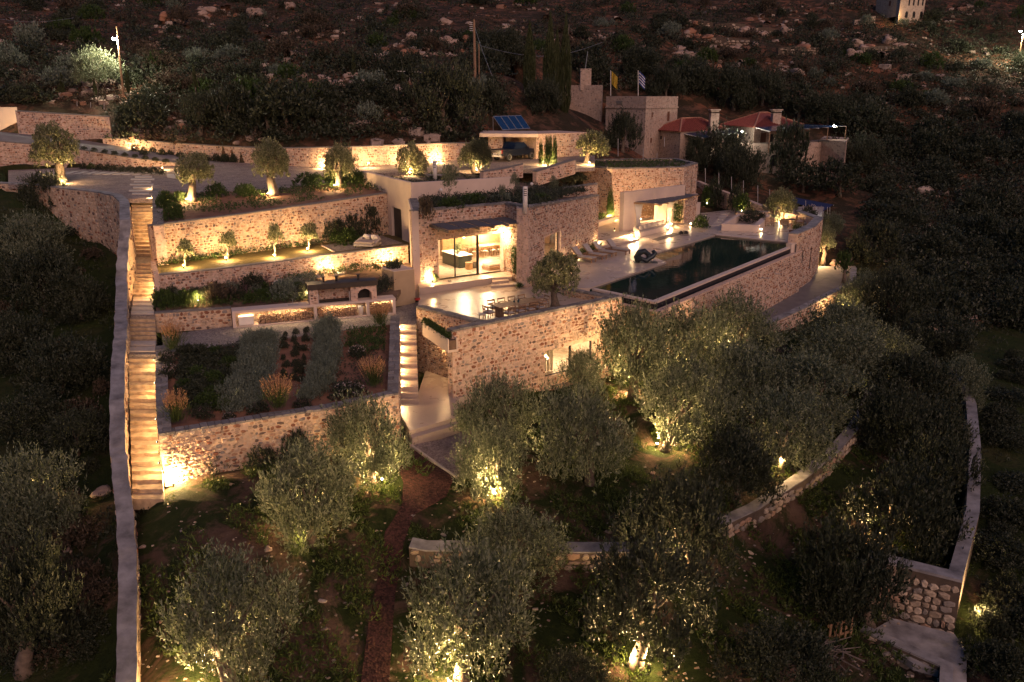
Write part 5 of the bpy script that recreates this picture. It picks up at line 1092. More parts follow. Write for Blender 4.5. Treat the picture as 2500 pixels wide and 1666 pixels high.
LOGS = [log_mesh(i) for i in range(8)]
rnd = random.Random(3)
for (sa_, sb_, hmax) in ((cuts[0]+1.35,cuts[1]-.1,.55),(cuts[1]+.22,cuts[2]-.55,.52),(cuts[2]+.22,cuts[3]-.05,.62)):
    z = -.43
    while z < -.43+hmax:
        x = sa_ + rnd.uniform(0,.08)
        while x < sb_-.05:
            r_ = rnd.uniform(.05,.085)
            if z > -.1 and rnd.random() < .25: x += r_*2; continue
            o = ob('firewood_log', LOGS[rnd.randrange(8)], None, MQ @ Vector((x+r_,.42+rnd.uniform(-.08,.06),z+r_*.9)), (rnd.uniform(-.1,.1),rnd.uniform(0,6.28),math.atan2(MQ[1][0],MQ[0][0])+rnd.uniform(-.18,.18)), (r_,.5,r_))
            tag(o, 'split firewood log stacked in the barbecue bench bays', 'log', 'firewood under the barbecue bench'); x += r_*1.9
        z += .115
wc_ = empty('white_chest', MQ@Vector((.75,.4,-.44)), math.atan2(MQ[1][0],MQ[0][0]), 'white cool box in the first bay of the barbecue bench', 'box'); MB().box(-.42,.42,-.25,.25,.02,.5,b=.02).build('body', M_white, wc_); MB().box(-.43,.43,-.26,.26,.502,.55,b=.02).build('lid', M_white, wc_)
bk = empty('steel_bin', MQ@Vector((cuts[2]-.3,.35,-.44)), 0, 'round pale steel bin at the end of the second firewood bay', 'bin'); MB().lathe([(.15,0),(.17,.5),(.17,.52)],14).build('body', M_white, bk, True); MB().lathe([(.18,.521),(.18,.56),(.05,.58)],14).build('lid', M_steel, bk)
for k, s_ in enumerate((1.0, cuts[1]*.35+1, cuts[1]*.75, cuts[1]+1.2, cuts[2]-1.0, cuts[2]+1.0)):
    r_ = empty('strip_light', MQ@Vector((s_,.5,.34)), math.atan2(MQ[1][0],MQ[0][0]), 'thin strip light under the barbecue bench top', 'lamp', 'strip lights of the barbecue bench'); MB().box(-.4,.4,-.02,.02,0,.015).build('strip', M_glow_s, r_)
    ld = bpy.data.lights.new('lamp_light','AREA'); ld.shape = 'RECTANGLE'; ld.size = 1.4; ld.size_y = .15; ld.energy = 3.5; ld.color = (1,.72,.42); ob('lamp_light', ld, r_, (0,-.25,-.02), (R(-35),0,0))
sk = empty('sink', MQ@Vector((onwall(718,750,bq0,bq1)[0],.45,.5)), math.atan2(MQ[1][0],MQ[0][0]), 'small sink with slim tap let into the barbecue bench', 'sink'); MB().box(-.3,.3,-.18,.18,.002,.02).build('basin', M_gfabric, sk); MB().tube([(0,.2,.0),(0,.2,.28),(0,.05,.3)], .015, 6).build('tap', M_steel, sk)
ov = empty('stone_oven', MQ@Vector((onwall(757,742,bq0,bq1)[0],.1,.5)), 0, 'stone grill and arched oven under a dark slab on the barbecue bench', 'oven')
s0_, s1_, s2_ = onwall(757,742,bq0,bq1)[0], onwall(858,734,bq0,bq1)[0], onwall(921,728,bq0,bq1)[0]; zt_ = 1.38
wb(MB().box(s0_,s0_+.5,.1,.9,.5,zt_,MQ), 'pier', M_mortar, ov); stones(ov, MQ@Vector((s0_,.1,0)), MQ@Vector((s0_+.5,.1,0)), .5, zt_, .5, zt_, -1, .24, 12)
m = MB(); ax, aw = (s1_+s2_)/2+.05, .42; m.box(s1_,ax-aw,.1,.9,.5,zt_,MQ).box(ax+aw,s2_,.1,.9,.5,zt_,MQ)
for k in range(12):
    x = ax-aw+2*aw*k/12; h_ = .5+.32+math.sqrt(max(0,aw*aw-(x+aw/12-ax)**2))*.92; m.box(x,x+2*aw/12,.1,.9,min(h_,zt_-.03),zt_,MQ)
wb(m, 'oven_front', M_mortar, ov); wb(MB().box(ax-aw,ax+aw,.8,.9,.5,zt_,MQ), 'oven_back', M_dark, ov); wb(MB().box(s0_+.5,s1_,.8,.9,.5,zt_,MQ), 'grill_back', M_mortar, ov)
stones(ov, MQ@Vector((s0_+.5,.8,0)), MQ@Vector((s1_,.8,0)), .5, zt_, .5, zt_, -1, .2, 30)
wb(MB().box(s0_+.55,s1_-.05,.25,.75,.52,.6,MQ), 'grill_bed', M_metal, ov); wb(MB().box(s0_+.52,s0_+.56,.2,.24,.5,1.1,MQ).box(s1_-.08,s1_-.04,.2,.24,.5,1.1,MQ), 'grill_post', M_steel, ov)
wb(MB().box(s0_-.08,s2_+.08,.0,1.0,zt_+.002,zt_+.32,MQ,b=.01), 'roof_slab', M_gate, ov)
for k, px in enumerate((794,825,879)): s_ = onwall(px,690,bq0,bq1)[0]; wb(MB().tube([MQ@Vector((s_,.6,zt_+.32)), MQ@Vector((s_,.6,zt_+.62))], .07, 8).box(s_-.12,s_+.12,.48,.72,zt_+.62,zt_+.65,MQ), 'flue', M_metal, ov)
# ------------------------------------------------------------------ planting of the left garden
zub = lambda x, y: np.interp(y, [lw0.y, 66, 76], [4.5, 5.2, 5.6]) 
def PU(px, py):                                           # pixel on the sloping upper garden
    pf = plane3((g0[0].x,g0[0].y,.42),(g0[2].x,g0[2].y,.42),(fw[1].x,fw[1].y,.86)); p = P(px,py,.6)
    for _ in range(6): p = P(px,py,float(pf(p.x,p.y)))
    return p
PFB = plane3(tuple(q0[1]), tuple(q0[3]), tuple(q1[1]))
def PB(px, py):
    p = P(px,py,-1.0)
    for _ in range(6): p = P(px,py,float(PFB(p.x,p.y)))
    return p
zfu = plane3((g0[0].x,g0[0].y,.42),(g0[2].x,g0[2].y,.42),(fw[1].x,fw[1].y,.86))
def mounds(parent, fn, pts, w, h, ms, seed):
    r_ = random.Random(seed)
    for px, py in pts:
        p = fn(px+r_.uniform(-9,9), py+r_.uniform(-7,7)); q = r_.uniform(.7,1.25); o = ob('mound', ms[r_.randrange(len(ms))], parent, p+Vector((0,0,h*q*.4)), (0,0,r_.uniform(0,6.28)), (w*q*.52,w*q*.52,h*q*.55))
def bed(name, fn, pxs, zf, n, h, mat, label, cat='shrubs', **k): return carpet(name, [fn(*p).xy for p in pxs], zf, n, h, mat, label, cat, **k)
HED = [(599,826),(679,824),(678,880),(668,920),(645,985),(630,1010),(545,1015),(560,985),(585,940),(596,880)]
mounds(bed('lavender_hedge', PB, HED, PFB, 2800, .62, L_grey, 'broad grey green lavender hedge running down the flower bed', 'hedge', K=9, ll=.10, lw=.016, spread=.6, kind=None, seed=2), PB, [(x,y) for y in range(838,1010,20) for x in (620-(y-838)*.22, 655-(y-838)*.2, 595-(y-838)*.24 if y > 900 else 640)], .9, .8, CR_GR, 5)
mounds(bed('lavender_hedge', PB, [(767,798),(831,796),(831,860),(811,940),(759,986),(723,980),(759,932),(765,860)], PFB, 2400, .68, L_grey, 'narrow curving lavender hedge beside the bare furrows', 'hedge', K=9, ll=.10, lw=.016, spread=.6, kind=None, seed=3), PB, [(x-(max(0,y-880)**1.5)*.05,y) for y in range(806,980,16) for x in (785,812)], .75, .85, CR_GR, 6)
mounds(bed('dark_groundcover', PB, [(440,866),(592,846),(588,905),(560,1000),(470,1020),(430,960)], PFB, 2600, .45, L_dark, 'dark creeping ground cover on the left of the flower bed', 'ground cover', K=8, ll=.11, lw=.022, seed=4), PB, [(x-(y-880)*.1,y) for y in range(872,1010,24) for x in (455,490,525,560)], .95, .6, CR_DK+CR_GN, 7)
bed('pale_groundcover', PB, [(850,808),(945,797),(940,850),(880,880),(840,850)], PFB, 500, .4, L_green, 'loose green ground cover at the head of the flower bed', 'ground cover', K=7, ll=.12, lw=.026, seed=5)
bed('thin_groundcover', PB, [(830,880),(940,850),(935,940),(770,985)], PFB, 260, .3, L_dark, 'thin dark ground cover around the plumed grass', 'ground cover', K=6, seed=6)
for k in range(3):
    for j in range(7):
        p = PB(695+k*26+random.uniform(-4,4)-(j*1.5 if k == 2 else 0), 816+j*19+random.uniform(-7,7)); shrub('seedling', 'small dark seedling in the bare furrows of the flower bed', p, random.uniform(.22,.5), random.uniform(.25,.5), CR_DK, 'plant', 'seedlings in the furrows')
def plume(label, px, py, wpx, hpx, fn=PB):
    b = fn(px,py); s = pxm(b); w, h = wpx/s, hpx/s; root = empty('plumed_grass', b, 0, label, 'grass'); rng = np.random.default_rng(int(px)); n = 130
    d = rng.normal(size=(n,3))*.28; d[:,2] = 1; d /= np.linalg.norm(d,axis=1,keepdims=True); V, Q = leaves(rng.normal(size=(n,3))*np.array([w*.12,w*.12,0]), d, np.full(n,h*.62), 7, h*.22, .008, .22, .1, rng); ob('blades', np_mesh('blades', V, Q, L_grass), root)
    a = rng.uniform(0,6.28,n); rr = np.sqrt(rng.uniform(0,1,n)); base = np.stack([np.cos(a)*rr*w*.42, np.sin(a)*rr*w*.42, h*(.62+.12*rng.uniform(-1,1,n)-.12*rr)],1); d = base*np.array([.9,.9,0])+np.array([0,0,.6*h]); d /= np.linalg.norm(d,axis=1,keepdims=True)
    V, Q = leaves(base, d, np.full(n,h*.34), 12, .09, .012, .35, .0, rng); ob('plumes', np_mesh('plumes', V, Q, L_plume), root)
plume('tall plumed grass at the path end by the dark slabs', 424, 862, 46, 82); plume('plumed grass in the lower left corner of the flower bed', 434, 1038, 50, 90); plume('tawny plumed grass in the middle of the flower bed', 683, 1004, 70, 92); plume('tawny plumed grass against the right wall of the flower bed', 912, 950, 62, 82); plume('dark plumed grass at the firewood end of the path', 930, 798, 44, 58)
for k, (px,py,w,h,lab) in enumerate([(408,890,36,36,'rounded pale flower bush beside the tall plumed grass'),(414,922,40,40,'rounded pale flower bush halfway down the left bed wall'),(497,1022,46,34,'low brown flowering bush on the lower wall near the left'),(630,1006,52,28,'low brown flowering bush at the foot of the broad hedge'),(738,996,42,26,'low brown flowering bush right of the middle grass'),(850,968,78,38,'wide bush dotted with white flowers above the lower wall'),(872,872,40,34,'rounded pale bush by the right bed wall'),(560,1024,30,20,'tiny bush on the lower wall between two brown bushes')]):
    b = PB(px,py); s = pxm(b); o = shrub('flower_bush', lab, b, w/s, h/s, CR_DK, 'bush'); rng = np.random.default_rng(k); n = 70; a = rng.uniform(0,6.28,n); e = rng.uniform(.1,1.4,n); q = np.stack([np.cos(a)*np.cos(e)*.9,np.sin(a)*np.cos(e)*.9,np.sin(e)*.75],1)
    V, Q = leaves(q, q/np.linalg.norm(q,axis=1,keepdims=True), np.full(n,.1), 2, .16, .05, .9, .2, rng); ob('blossom', np_mesh('blossom', V, Q, L_purple if k in (2,3,4) else L_white), o)
# upper garden
bed('mixed_border', PU, [(380,752),(520,735),(700,705),(745,700),(750,738),(570,748),(385,762)], zfu, 900, .45, L_green, 'mixed green border above the low garden wall', 'border plants', K=7, seed=7); mounds(ugar, PU, [(x,745-(x-380)*.06-dy) for x in range(395,750,28) for dy in (2,16)], .85, .65, CR_GN+CR_GR+CR_DK, 8)
bed('purple_border', PU, [(500,716),(560,690),(640,672),(660,690),(600,730),(510,735)], zfu, 600, .6, L_purple, 'dusky purple flowering shrubs below the lawn wall', 'border plants', K=8, ll=.09, seed=8)
bed('silver_border', PU, [(660,715),(700,690),(770,668),(780,690),(755,735),(670,740)], zfu, 650, .6, L_grey, 'silvery shrubs beside the stone grill', 'border plants', K=8, seed=9)
bed('green_border', PU, [(690,682),(850,655),(985,640),(980,660),(800,676),(700,692)], zfu, 650, .4, L_green, 'bright green border at the foot of the lawn wall', 'border plants', K=7, seed=10)
bed('dark_border', PU, [(915,700),(955,690),(955,712),(920,725)], zfu, 260, .8, L_dark, 'dark flowering shrubs between oven and plaster screen', 'border plants', K=8, seed=11)
for k, (px,py,w,h,lab) in enumerate([(405,748,50,46,'green mound at the corner of the steps and garden wall'),(460,740,60,36,'wide green mound in the upper garden'),(540,735,70,50,'bronze tinted mound in the upper garden'),(620,705,60,40,'dark mound behind the purple shrubs'),(700,722,60,44,'silver mound in front of the stone grill'),(960,690,40,60,'tall dark shrub by the plaster screen')]): pshrub('garden_mound', lab, (px,py), w, h, (CR_GN,CR_GN,CR_SC,CR_DK,CR_GR,CR_DK)[k], z=PU(px,py).z)
for k in range(3): pts = [PU(388+k*38,716-k*4),PU(418+k*38,714-k*4),PU(424+k*38,706-k*4),PU(396+k*38,708-k*4)]; wb(MB().prism([v.xy for v in pts], [v.z-.05 for v in pts], [v.z+.04 for v in pts]), 'stepping_slab', M_paver, ugar)
for k in range(5): pts = [PU(615+k*50,700-k*7),PU(640+k*50,697-k*7),PU(643+k*50,690-k*7),PU(620+k*50,693-k*7)]; wb(MB().prism([v.xy for v in pts], [v.z-.05 for v in pts], [v.z+.04 for v in pts]), 'stepping_slab', M_paver, ugar)
for k, (px,py,pw_,lab) in enumerate([(478,697,40,'glowing spotlight at the wall foot near the stepping slabs'),(652,676,45,'glowing spotlight among the purple shrubs at the lawn wall'),(813,657,48,'glowing spotlight in the bright border at the lawn wall'),(957,636,55,'glowing spotlight in the corner of lawn wall and plaster screen')]):
    lamp(lab, PU(px,py+6), pw_, dz=.3)
lamp('small light in the low border above the garden wall', PU(485,742), 14, dz=.4); lamp('hidden light at the grill end of the silver shrubs', PU(750,730), 8, dz=.4, lens=False)
# lawn: citrus, hedge, daybed
for k, (px,py,ty,lab) in enumerate([(453,652,586,'small lit citrus tree on the lawn nearest the steps'),(556,634,566,'lit citrus tree second from the steps on the lawn'),(673,627,545,'tall thin lit citrus tree with sparse top on the lawn'),(754,611,545,'small lit citrus tree on the lawn nearest the daybed')]):
    s = pxm(P(px,py,2.0)); hh = (py-ty); ptree('citrus_tree', lab, (px,py), ty+hh*.30, 40 if k != 2 else 36, hh*.62, CR_LEM, TR_T, z=2.0, ts=hh/s/1.3)
    lamp(['spotlight at the foot of the citrus tree nearest the steps','spotlight at the foot of the second citrus tree','spotlight at the foot of the thin citrus tree','spotlight at the foot of the citrus tree by the daybed'][k], P(px-1,py+2,2.0)+Vector((0,-.22,0)), 42, dz=.32, rad=.05)
hp = [(385,640),(480,628),(640,604),(780,586),(786,598),(640,618),(480,642),(390,652)]
carpet('low_hedge', [P(a,b,2.0).xy for a,b in hp], flat(2.0), 1300, .5, L_green, 'low clipped hedge along the foot of the tall lawn wall', 'hedge', 7, .11, .024, kind=None, seed=12)
for k, (px,py,w,h) in enumerate([(820,592,60,60),(862,585,60,64),(897,578,56,84),(930,570,50,60),(845,596,70,40)]): pshrub('lawn_shrub', ['dark glossy shrub at the right end of the low hedge','dark glossy shrub left of the daybed','tall dark shrub behind the daybed','dark shrub between the daybed and the plaster wall','low spreading shrub before the lawn wall'][k], (px,py), w, h, CR_DK if k != 4 else CR_GN, z=2.0)
gp = MB(); q = [P(785,600,2.006),P(815,615,2.006),P(985,594,2.006),P(930,575,2.006)]; gp.prism([v.xy for v in q], 1.95, 2.006); tag(gp.build('seat_gravel', M_gravel), kind='structure'); ed = MB(); a, b = P(785,600,2.0), P(816,616,2.0); ed.box(0,(b-a).length,-.05,.05,1.9,2.05,frame(a,b)); tag(ed.build('lawn_edging', M_plaster), kind='structure')
db = empty('daybed', P(898,603,2.0), -.35, 'woven double daybed with round cushions on the lawn terrace', 'daybed'); MB().box(-.75,.75,-.7,.7,.12,.3,b=.04).build('base', M_gfabric, db); MB().box(-.7,.7,-.68,.5,.302,.46,b=.06).build('mattress', M_fabric, db)
for sx in (-.65,.65):
    for sy in (-.6,.6): MB().box(sx-.03,sx+.03,sy-.03,sy+.03,0,.12).build('leg', M_metal, db)
MB().tube([(-.75,-.3,.35),(-.72,.45,.5),(-.4,.72,.62),(.4,.72,.62),(.72,.45,.5),(.75,-.3,.35)], [.1,.13,.15,.15,.13,.1], 10).build('back_rest', M_gfabric, db, True)
for k in (-1,1): Mc = Matrix.Translation((k*.32,.42,.62))@Matrix.Rotation(R(-60),4,'X'); cu = MB(); cu.lathe([(.02,-.08),(.22,-.07),(.27,0),(.22,.07),(.02,.08)],14); cu.v = [tuple(Mc@Vector(v)) for v in cu.v]; c_ = cu.mesh('round_cushion', M_white, True); w_ = ob('round_cushion', c_, None, db.location, (0,0,-.35)); tag(w_, 'round patterned cushion on the woven daybed', 'cushion', 'daybed cushions')
# bed above the tall wall
bedp = [(lw0.x+.1,lw0.y+.5),(lw1.x-.2,lw1.y+.6)]+[PD(*p).xy for p in ((880,432),(800,452),(680,466),(480,476),(396,476))]
zbd = lambda x, y: terr_bed(x, y)
_bedpl = plane3((lw0.x,lw0.y,4.5),(lw1.x,lw1.y,5.2),tuple(PD(480,472)))
def terr_bed(x, y): return _bedpl(x, y)
carpet('bed_planting', bedp, terr_bed, 1500, .4, L_green, 'green ground cover on the bed above the tall wall', 'ground cover', 7, .13, .028, clump=.9, seed=13)
def PBd(px,py):
    p = P(px,py,5.0)
    for _ in range(6): p = P(px,py,float(_bedpl(p.x,p.y)))
    return p
for k, (px,py,w,h) in enumerate([(410,512,50,46),(425,535,40,40),(530,480,50,34),(600,478,50,30),(760,455,70,34),(830,448,70,40),(870,450,50,36),(440,490,30,24)]): pshrub('bed_shrub', ['dark green shrub above the wall end at the steps','low dark shrub at the wall end above the steps','green mound between the first two bed olives','small green mound left of the second bed olive','wide green mound left of the third bed olive','wide green mound at the foot of the third bed olive','green mound by the plaster wing','small mound at the foot of the first bed olive'][k], (px,py), w, h, CR_GN, z=PBd(px,py).z)
for k, (bx,by,cx,cy,w,h,lab) in enumerate([(470,490,474,410,106,92,'clipped olive with thick leaning trunk on the bed nearest the steps'),(668,476,660,386,98,104,'clipped olive with stout trunk in the middle of the bed'),(828,456,826,392,82,84,'clipped pale olive on the bed nearest the plaster wing')]):
    ptree('olive_tree', lab, (bx,by), cy, w*.88, h*(.78+.06*(k%3)), CR_CL, TR_P, z=PBd(bx,by).z, cx=cx); lamp(['spotlight left of the leaning olive trunk','spotlight behind the stout olive trunk on the bed','spotlight left of the olive by the plaster wing'][k], PBd(bx-8 if k != 1 else bx-10, by+2)+Vector((0,-.35,0)), 62 if k != 1 else 40, dz=.25)
# ------------------------------------------------------------------ drive walls, carport, truck
def pwall(name, label, top, base_d, mat=M_mortar, th=.45, n_ind=0, size=.28, cap=M_copst, st=('f',), kind='rub', seg=0, side=1, depth=.035):
    pts = []
    for (px,py,z), d_ in zip(top, base_d): p = P(px,py,z); pts.append((p.x,p.y,z,z-d_))
    return wall(name, label, 'wall', pts, th=th, side=side, mat=mat, cap=cap, st=st, size=size, n_ind=n_ind, kind=kind, cap_seg=seg, depth=depth)
def bwall(name, label, rows, fn, **k):
    """rows (px, py of the top, base point): wall standing on its base"""
    pts = []
    for px, pt, bs in rows: b = fn(*bs) if len(bs) == 2 else P(*bs); pts.append((b.x,b.y,D(px,pt,b.y).z,b.z-.6))
    return wall(name, label, 'wall', pts, th=.45, **k)
bwall('drive_wall', 'long curved rubble wall along the back of the gravel drive', [(252,334,(252,351,7.75)),(332,341,(332,364,7.2)),(430,348,(430,380,6.5)),(528,355,(528,394,5.95)),(661,361,(661,403)),(800,359,(800,411)),(886,357,(886,406)),(1078,349,(1078,396)),(1196,348,(1196,382))], PD, st=('f',), size=.28, n_ind=160)
pwall('ramp_wall', 'low rubble wall between the ramp and the gravel court', [(-150,331,9.0),(0,344,8.35),(100,353,7.9),(195,364,7.5),(321,384,6.75),(425,396,6.2),(470,402,6.0)], [2.8,2.8,2.6,2.2,1.6,1.0,.7], n_ind=60)
bwall('upper_drive_wall', 'tall rubble wall beside the ramp by the pale gate slab', [(46,270,(46,327,8.7)),(160,277,(160,338,8.25)),(275,284,(275,353,7.6))], PD, st=('f',), size=.28, n_ind=40)
q = [P(-60,318,9.1),P(51,324,8.7)]; gs = empty('gate_slab', q[1], 0, 'blank pale plaster slab wall at the top of the ramp', 'wall'); a = D(-60,262,q[0].y).z; b = D(45,262,q[1].y).z; wb(MB().box(0,(q[1].xy-q[0].xy).length,0,.4,7.6,b,frame(q[0],q[1])), 'slab', M_plaster, gs); wb(MB().tube([(q[1].x+.5,q[1].y-.1,8.2),(q[1].x+.5,q[1].y-.1,9.7)], .07, 8), 'post', M_plaster, gs)
pwall('court_wall', 'crazy stone wall curving down by the leftmost olive', [(-20,352,7.9),(60,378,6.8),(120,408,5.8)], [2.6,2.0,1.2], kind='dry', size=.45, mat=M_joint)
pwall('roof_edge_wall', 'short sloping rubble wall at the turn of the drive', [(1180,418,6.4),(1230,411,6.5),(1277,399,6.9)], [.9,.9,1.2], n_ind=20); pwall('roof_edge_wall', 'sloping rubble wall climbing towards the lit cypresses', [(1310,418,6.2),(1360,402,6.6),(1405,389,6.9)], [1.3,1.3,1.3], n_ind=30)
cL, cM, cR = PD(1193,386), PD(1309,389), PD(1432,379); CZ = 8.6
car = empty('carport', cM, 0, 'flat roofed stone carport sheltering a dark pickup', 'carport'); CLAMP.append(([cL.xy[:],cR.xy[:],(cR.x+1,cR.y+7),(cL.x,cL.y+7)], 5.0))
wb(MB().box(0,(cR.xy-cM.xy).length,0,5.5,5.2,CZ-.02,frame((cM.x,cM.y,0),(cR.x,cR.y,0))), 'stone_block', M_mortar, car); stones(car, cM, cR, 5.9, CZ-.1, 5.9, CZ-.1, -1, .28, 90)
wb(MB().box(0,1.5,0,.45,5.2,CZ-.35,frame((cL.x,cL.y,0),(cM.x,cM.y,0))), 'pier', M_mortar, car); stones(car, cL, along(cL,cM,1.5), 6, CZ-.4, 6, CZ-.4, -1, .28, 20)
wb(MB().prism([(cL.x-.9,cL.y-.6),(cM.x+.2,cM.y-.45),(cM.x+.2,cM.y+6.6),(cL.x-.9,cL.y+6.4)], CZ-.34, CZ), 'roof_slab', M_plaster, car); wb(MB().prism([(cL.x-.5,cL.y+5.8),(cM.x,cM.y+5.8),(cM.x,cM.y+6.2),(cL.x-.5,cL.y+6.2)], 5.2, CZ-.35), 'back_wall', M_mortar_t, car)
lamp('dim lamp on the floor inside the carport', Vector((cM.x-1.0,cM.y+5.2,6.05)), 30, dz=1.6, lens=False, col=(1,.7,.2))
M_pv = plain('solar_cells', (.012,.035,.10), .18, .0, var=.25, scale=2, bump=0, spec=.7)
a0, a1 = P(1227,318,CZ+.1), P(1295,314,CZ+.1); upv = D(1203.6,284,a0.y+1.0)-a0; sd_ = (a1-a0)
for k in range(4):
    r_ = empty('solar_panel', a0.lerp(a1,k/4), 0, 'tilted blue solar panel in the row on the carport roof', 'solar panel', 'solar panels on the carport'); c = [a0.lerp(a1,k/4+.006), a0.lerp(a1,(k+1)/4-.006)]; c = [c[0],c[1],c[1]+upv,c[0]+upv]; nn = (c[1]-c[0]).cross(upv).normalized()
    wb(MB().add([v for v in c]+[v-nn*.05 for v in c], [(0,1,2,3),(7,6,5,4),(0,4,5,1),(1,5,6,2),(2,6,7,3),(3,7,4,0)]), 'frame', M_steel, r_)
    i_ = [c[0].lerp(c[2],.04)+nn*.004, c[1].lerp(c[3],.04)+nn*.004, c[2].lerp(c[0],.04)+nn*.004, c[3].lerp(c[1],.04)+nn*.004]; wb(MB().add(i_, [(0,1,2,3)]), 'cells', M_pv, r_)
    if k in (0,3): wb(MB().tube([c[3 if k == 0 else 2]-nn*.06, Vector((c[3 if k == 0 else 2].x,c[3 if k == 0 else 2].y,CZ))], .03, 6), 'strut', M_steel, r_)
# pickup truck
M_paint = plain('dark_blue_paint', (.012,.016,.03), .22, .3, var=.15, bump=0, spec=.7); M_tyre = plain('tyre', (.015,.015,.015), .9); M_rim = plain('rim', (.35,.35,.36), .35, .9, bump=0); M_tl = plain('tail_light', (.35,.02,.015), .3, bump=0); M_cgl = plain('car_glass', (.01,.012,.016), .06, var=.1, bump=0, spec=.8)
tp = PD(1262,392); tk = empty('pickup_truck', Vector((tp.x-.3,tp.y+.6,zd(tp.y)+.02)), R(46), 'dark blue pickup truck parked nose first in the carport', 'pickup truck')
def prof(pts, y0, y1, name, mat, par=tk, tap=0.0, zr=(0,1)):
    n = len(pts); vs = []
    for y, s_ in ((y0,1),(y1,1)):
        for x, z in pts: t_ = max(0,min(1,(z-zr[0])/(zr[1]-zr[0]))); vs.append((x, y*(1-tap*t_), z))
    return MB().add(vs, [tuple(range(n)), tuple(range(2*n-1,n-1,-1))]+[(i,n+i,n+(i+1)%n,(i+1)%n) for i in range(n)]).build(name, mat, par)
prof([(-2.65,.5),(2.6,.5),(2.68,.75),(2.6,1.02),(1.45,1.12),(1.4,1.14),(-2.62,1.14),(-2.68,.8)], -.94, .94, 'body', M_paint)
prof([(-.85,1.14),(1.35,1.14),(.62,1.78),(-.55,1.80)], -.9, .9, 'cab', M_paint, tap=.16, zr=(1.14,1.8))
for s_ in (-1,1): prof([(-.68,1.2),(.95,1.2),(.5,1.68),(-.5,1.69)], s_*.9, s_*.915, 'side_window', M_cgl, tap=.16, zr=(1.14,1.8))
MB().add([(-.80,-.72,1.22),(-.80,.72,1.22),(-.60,.66,1.70),(-.60,-.66,1.70)], [(0,1,2,3)]).build('rear_window', M_cgl, tk); MB().add([(1.26,-.74,1.24),(.70,-.68,1.73),(.70,.68,1.73),(1.26,.74,1.24)], [(0,1,2,3)]).build('windscreen', M_cgl, tk)
MB().box(-2.45,-.95,-.78,.78,1.141,1.16).build('bed_cover', M_metal, tk); MB().box(-2.80,-2.66,-.88,.88,.42,.62,b=.03).build('bumper', M_steel, tk); MB().box(-2.71,-2.66,-.78,.78,.68,1.08).build('tailgate', M_paint, tk); MB().box(-2.73,-2.711,-.26,.26,.66,.78).build('number_plate', M_white, tk)
for s_ in (-1,1): MB().box(-2.72,-2.60,s_*.9-.06,s_*.9+.05,.78,1.10,b=.01).build('tail_light', M_tl, tk); MB().box(.75,.92,s_*1.05-.1,s_*1.05+.1,1.16,1.34,b=.03).build('mirror', M_paint, tk)
for x in (-1.65,1.65):
    for s_ in (-1,1):
        w_ = ob('wheel', MB().lathe([(.30,-.13),(.39,-.1),(.40,0),(.39,.1),(.30,.13)],20).mesh('tyre', M_tyre, True), tk, (x,s_*.86,.40), (R(90),0,0)); ob('rim', MB().lathe([(.05,-.1),(.26,-.135),(.28,-.12),(.28,.12),(.26,.135),(.05,.1)],12).mesh('rim', M_rim), w_)
for k, (px,y0,y1,w) in enumerate([(1320,405,350,11),(1336,406,341,12),(1343,406,341,10),(1353,404,341,12)]):
    b = PD(px,y0); s = pxm(b); r_ = empty('slim_cypress', b, 0, 'slim young cypress lit from below against the carport wall', 'tree', 'cypresses by the carport'); ob('crown', CR_GN[k%4], r_, (0,0,(y0-y1)/s*.46), (0,0,k), (w/s*.55,w/s*.55,(y0-y1)/s*.6)); ob('trunk', TR_T[0], r_, (0,0,0), None, (.5,.5,.5))
lamp('row light at the foot of the slim cypresses', PD(1337,404), 120, dz=.35, lens=False)
# drive trees and lamps
for k, (bx,by,cx,cy,w,h,lab,pw_) in enumerate([(152,445,132,352,120,108,'dark olive with brightly lit trunk at the left of the gravel court',110),(1010,424,1006,388,80,84,'lit olive on the plaster wing roof beside the vent pipe',60),(1158,416,1160,375,86,70,'lit spreading olive between the roof garden and the drive',75),(1432,398,1446,350,90,66,'lit leaning olive at the corner of the carport',85)]):
    ptree('olive_tree', lab, (bx,by), cy, w*.92, h*.9, CR_CL, TR_P, z=PD(bx,by).z if k != 1 else 5.95, cx=cx); b = PD(bx+6,by+4) if k != 1 else P(bx-8,by+3,5.95); lamp(['bright spotlight at the lit olive trunk of the gravel court','spotlight under the roof olive','spotlight under the spreading olive','spotlight under the leaning olive by the carport'][k], b+Vector((0,-.3,0)), pw_, dz=.25)
ptree('olive_tree', 'dark bushy olive growing behind the lit spreading olive', (1175,408), 372, 46, 70, CR_OLD, TR, z=6.1); pshrub('drive_bush', 'dark tall bush behind the roof olive on the drive', (850,405), 40, 60, CR_DK, z=5.9)
for k, (px,py,pw_,lab,z) in enumerate([(85,322,22,'spotlight on the tall wall by the gate slab',8.75),(190,336,50,'spotlight on the tall wall near its drive end',8.15),(332,364,50,'spotlight on the drive wall above the ramp',7.15),(493,386,50,'spotlight on the drive wall behind the first bed olive',6.05),(792,408,46,'spotlight on the drive wall behind the third bed olive',5.8),(902,402,46,'spotlight on the drive wall left of the roof olive',6.0),(993,398,50,'spotlight on the drive wall right of the roof olive',6.0),(1073,394,46,'spotlight on the drive wall nearest the carport',6.0),(40,398,50,'spotlight under the curved crazy stone wall',5.7),(237,408,30,'spotlight in the grass tufts at the ramp wall',5.6),(402,413,40,'spotlight at the low end of the ramp wall',5.7)]):
    lamp(lab, P(px,py+2,z)+Vector((0,-.5,0)), pw_, dz=.3)
for k in range(16): px = 330+k*22; pshrub('wall_tuft', 'small dark shrub planted along the drive wall', (px, 372+(k*3.6 if k < 7 else 25)+random.uniform(-2,2)), 20, 20, CR_DK, z=zd(83)+.1 if k > 5 else 7.05-.16*k, group='shrubs along the drive wall')
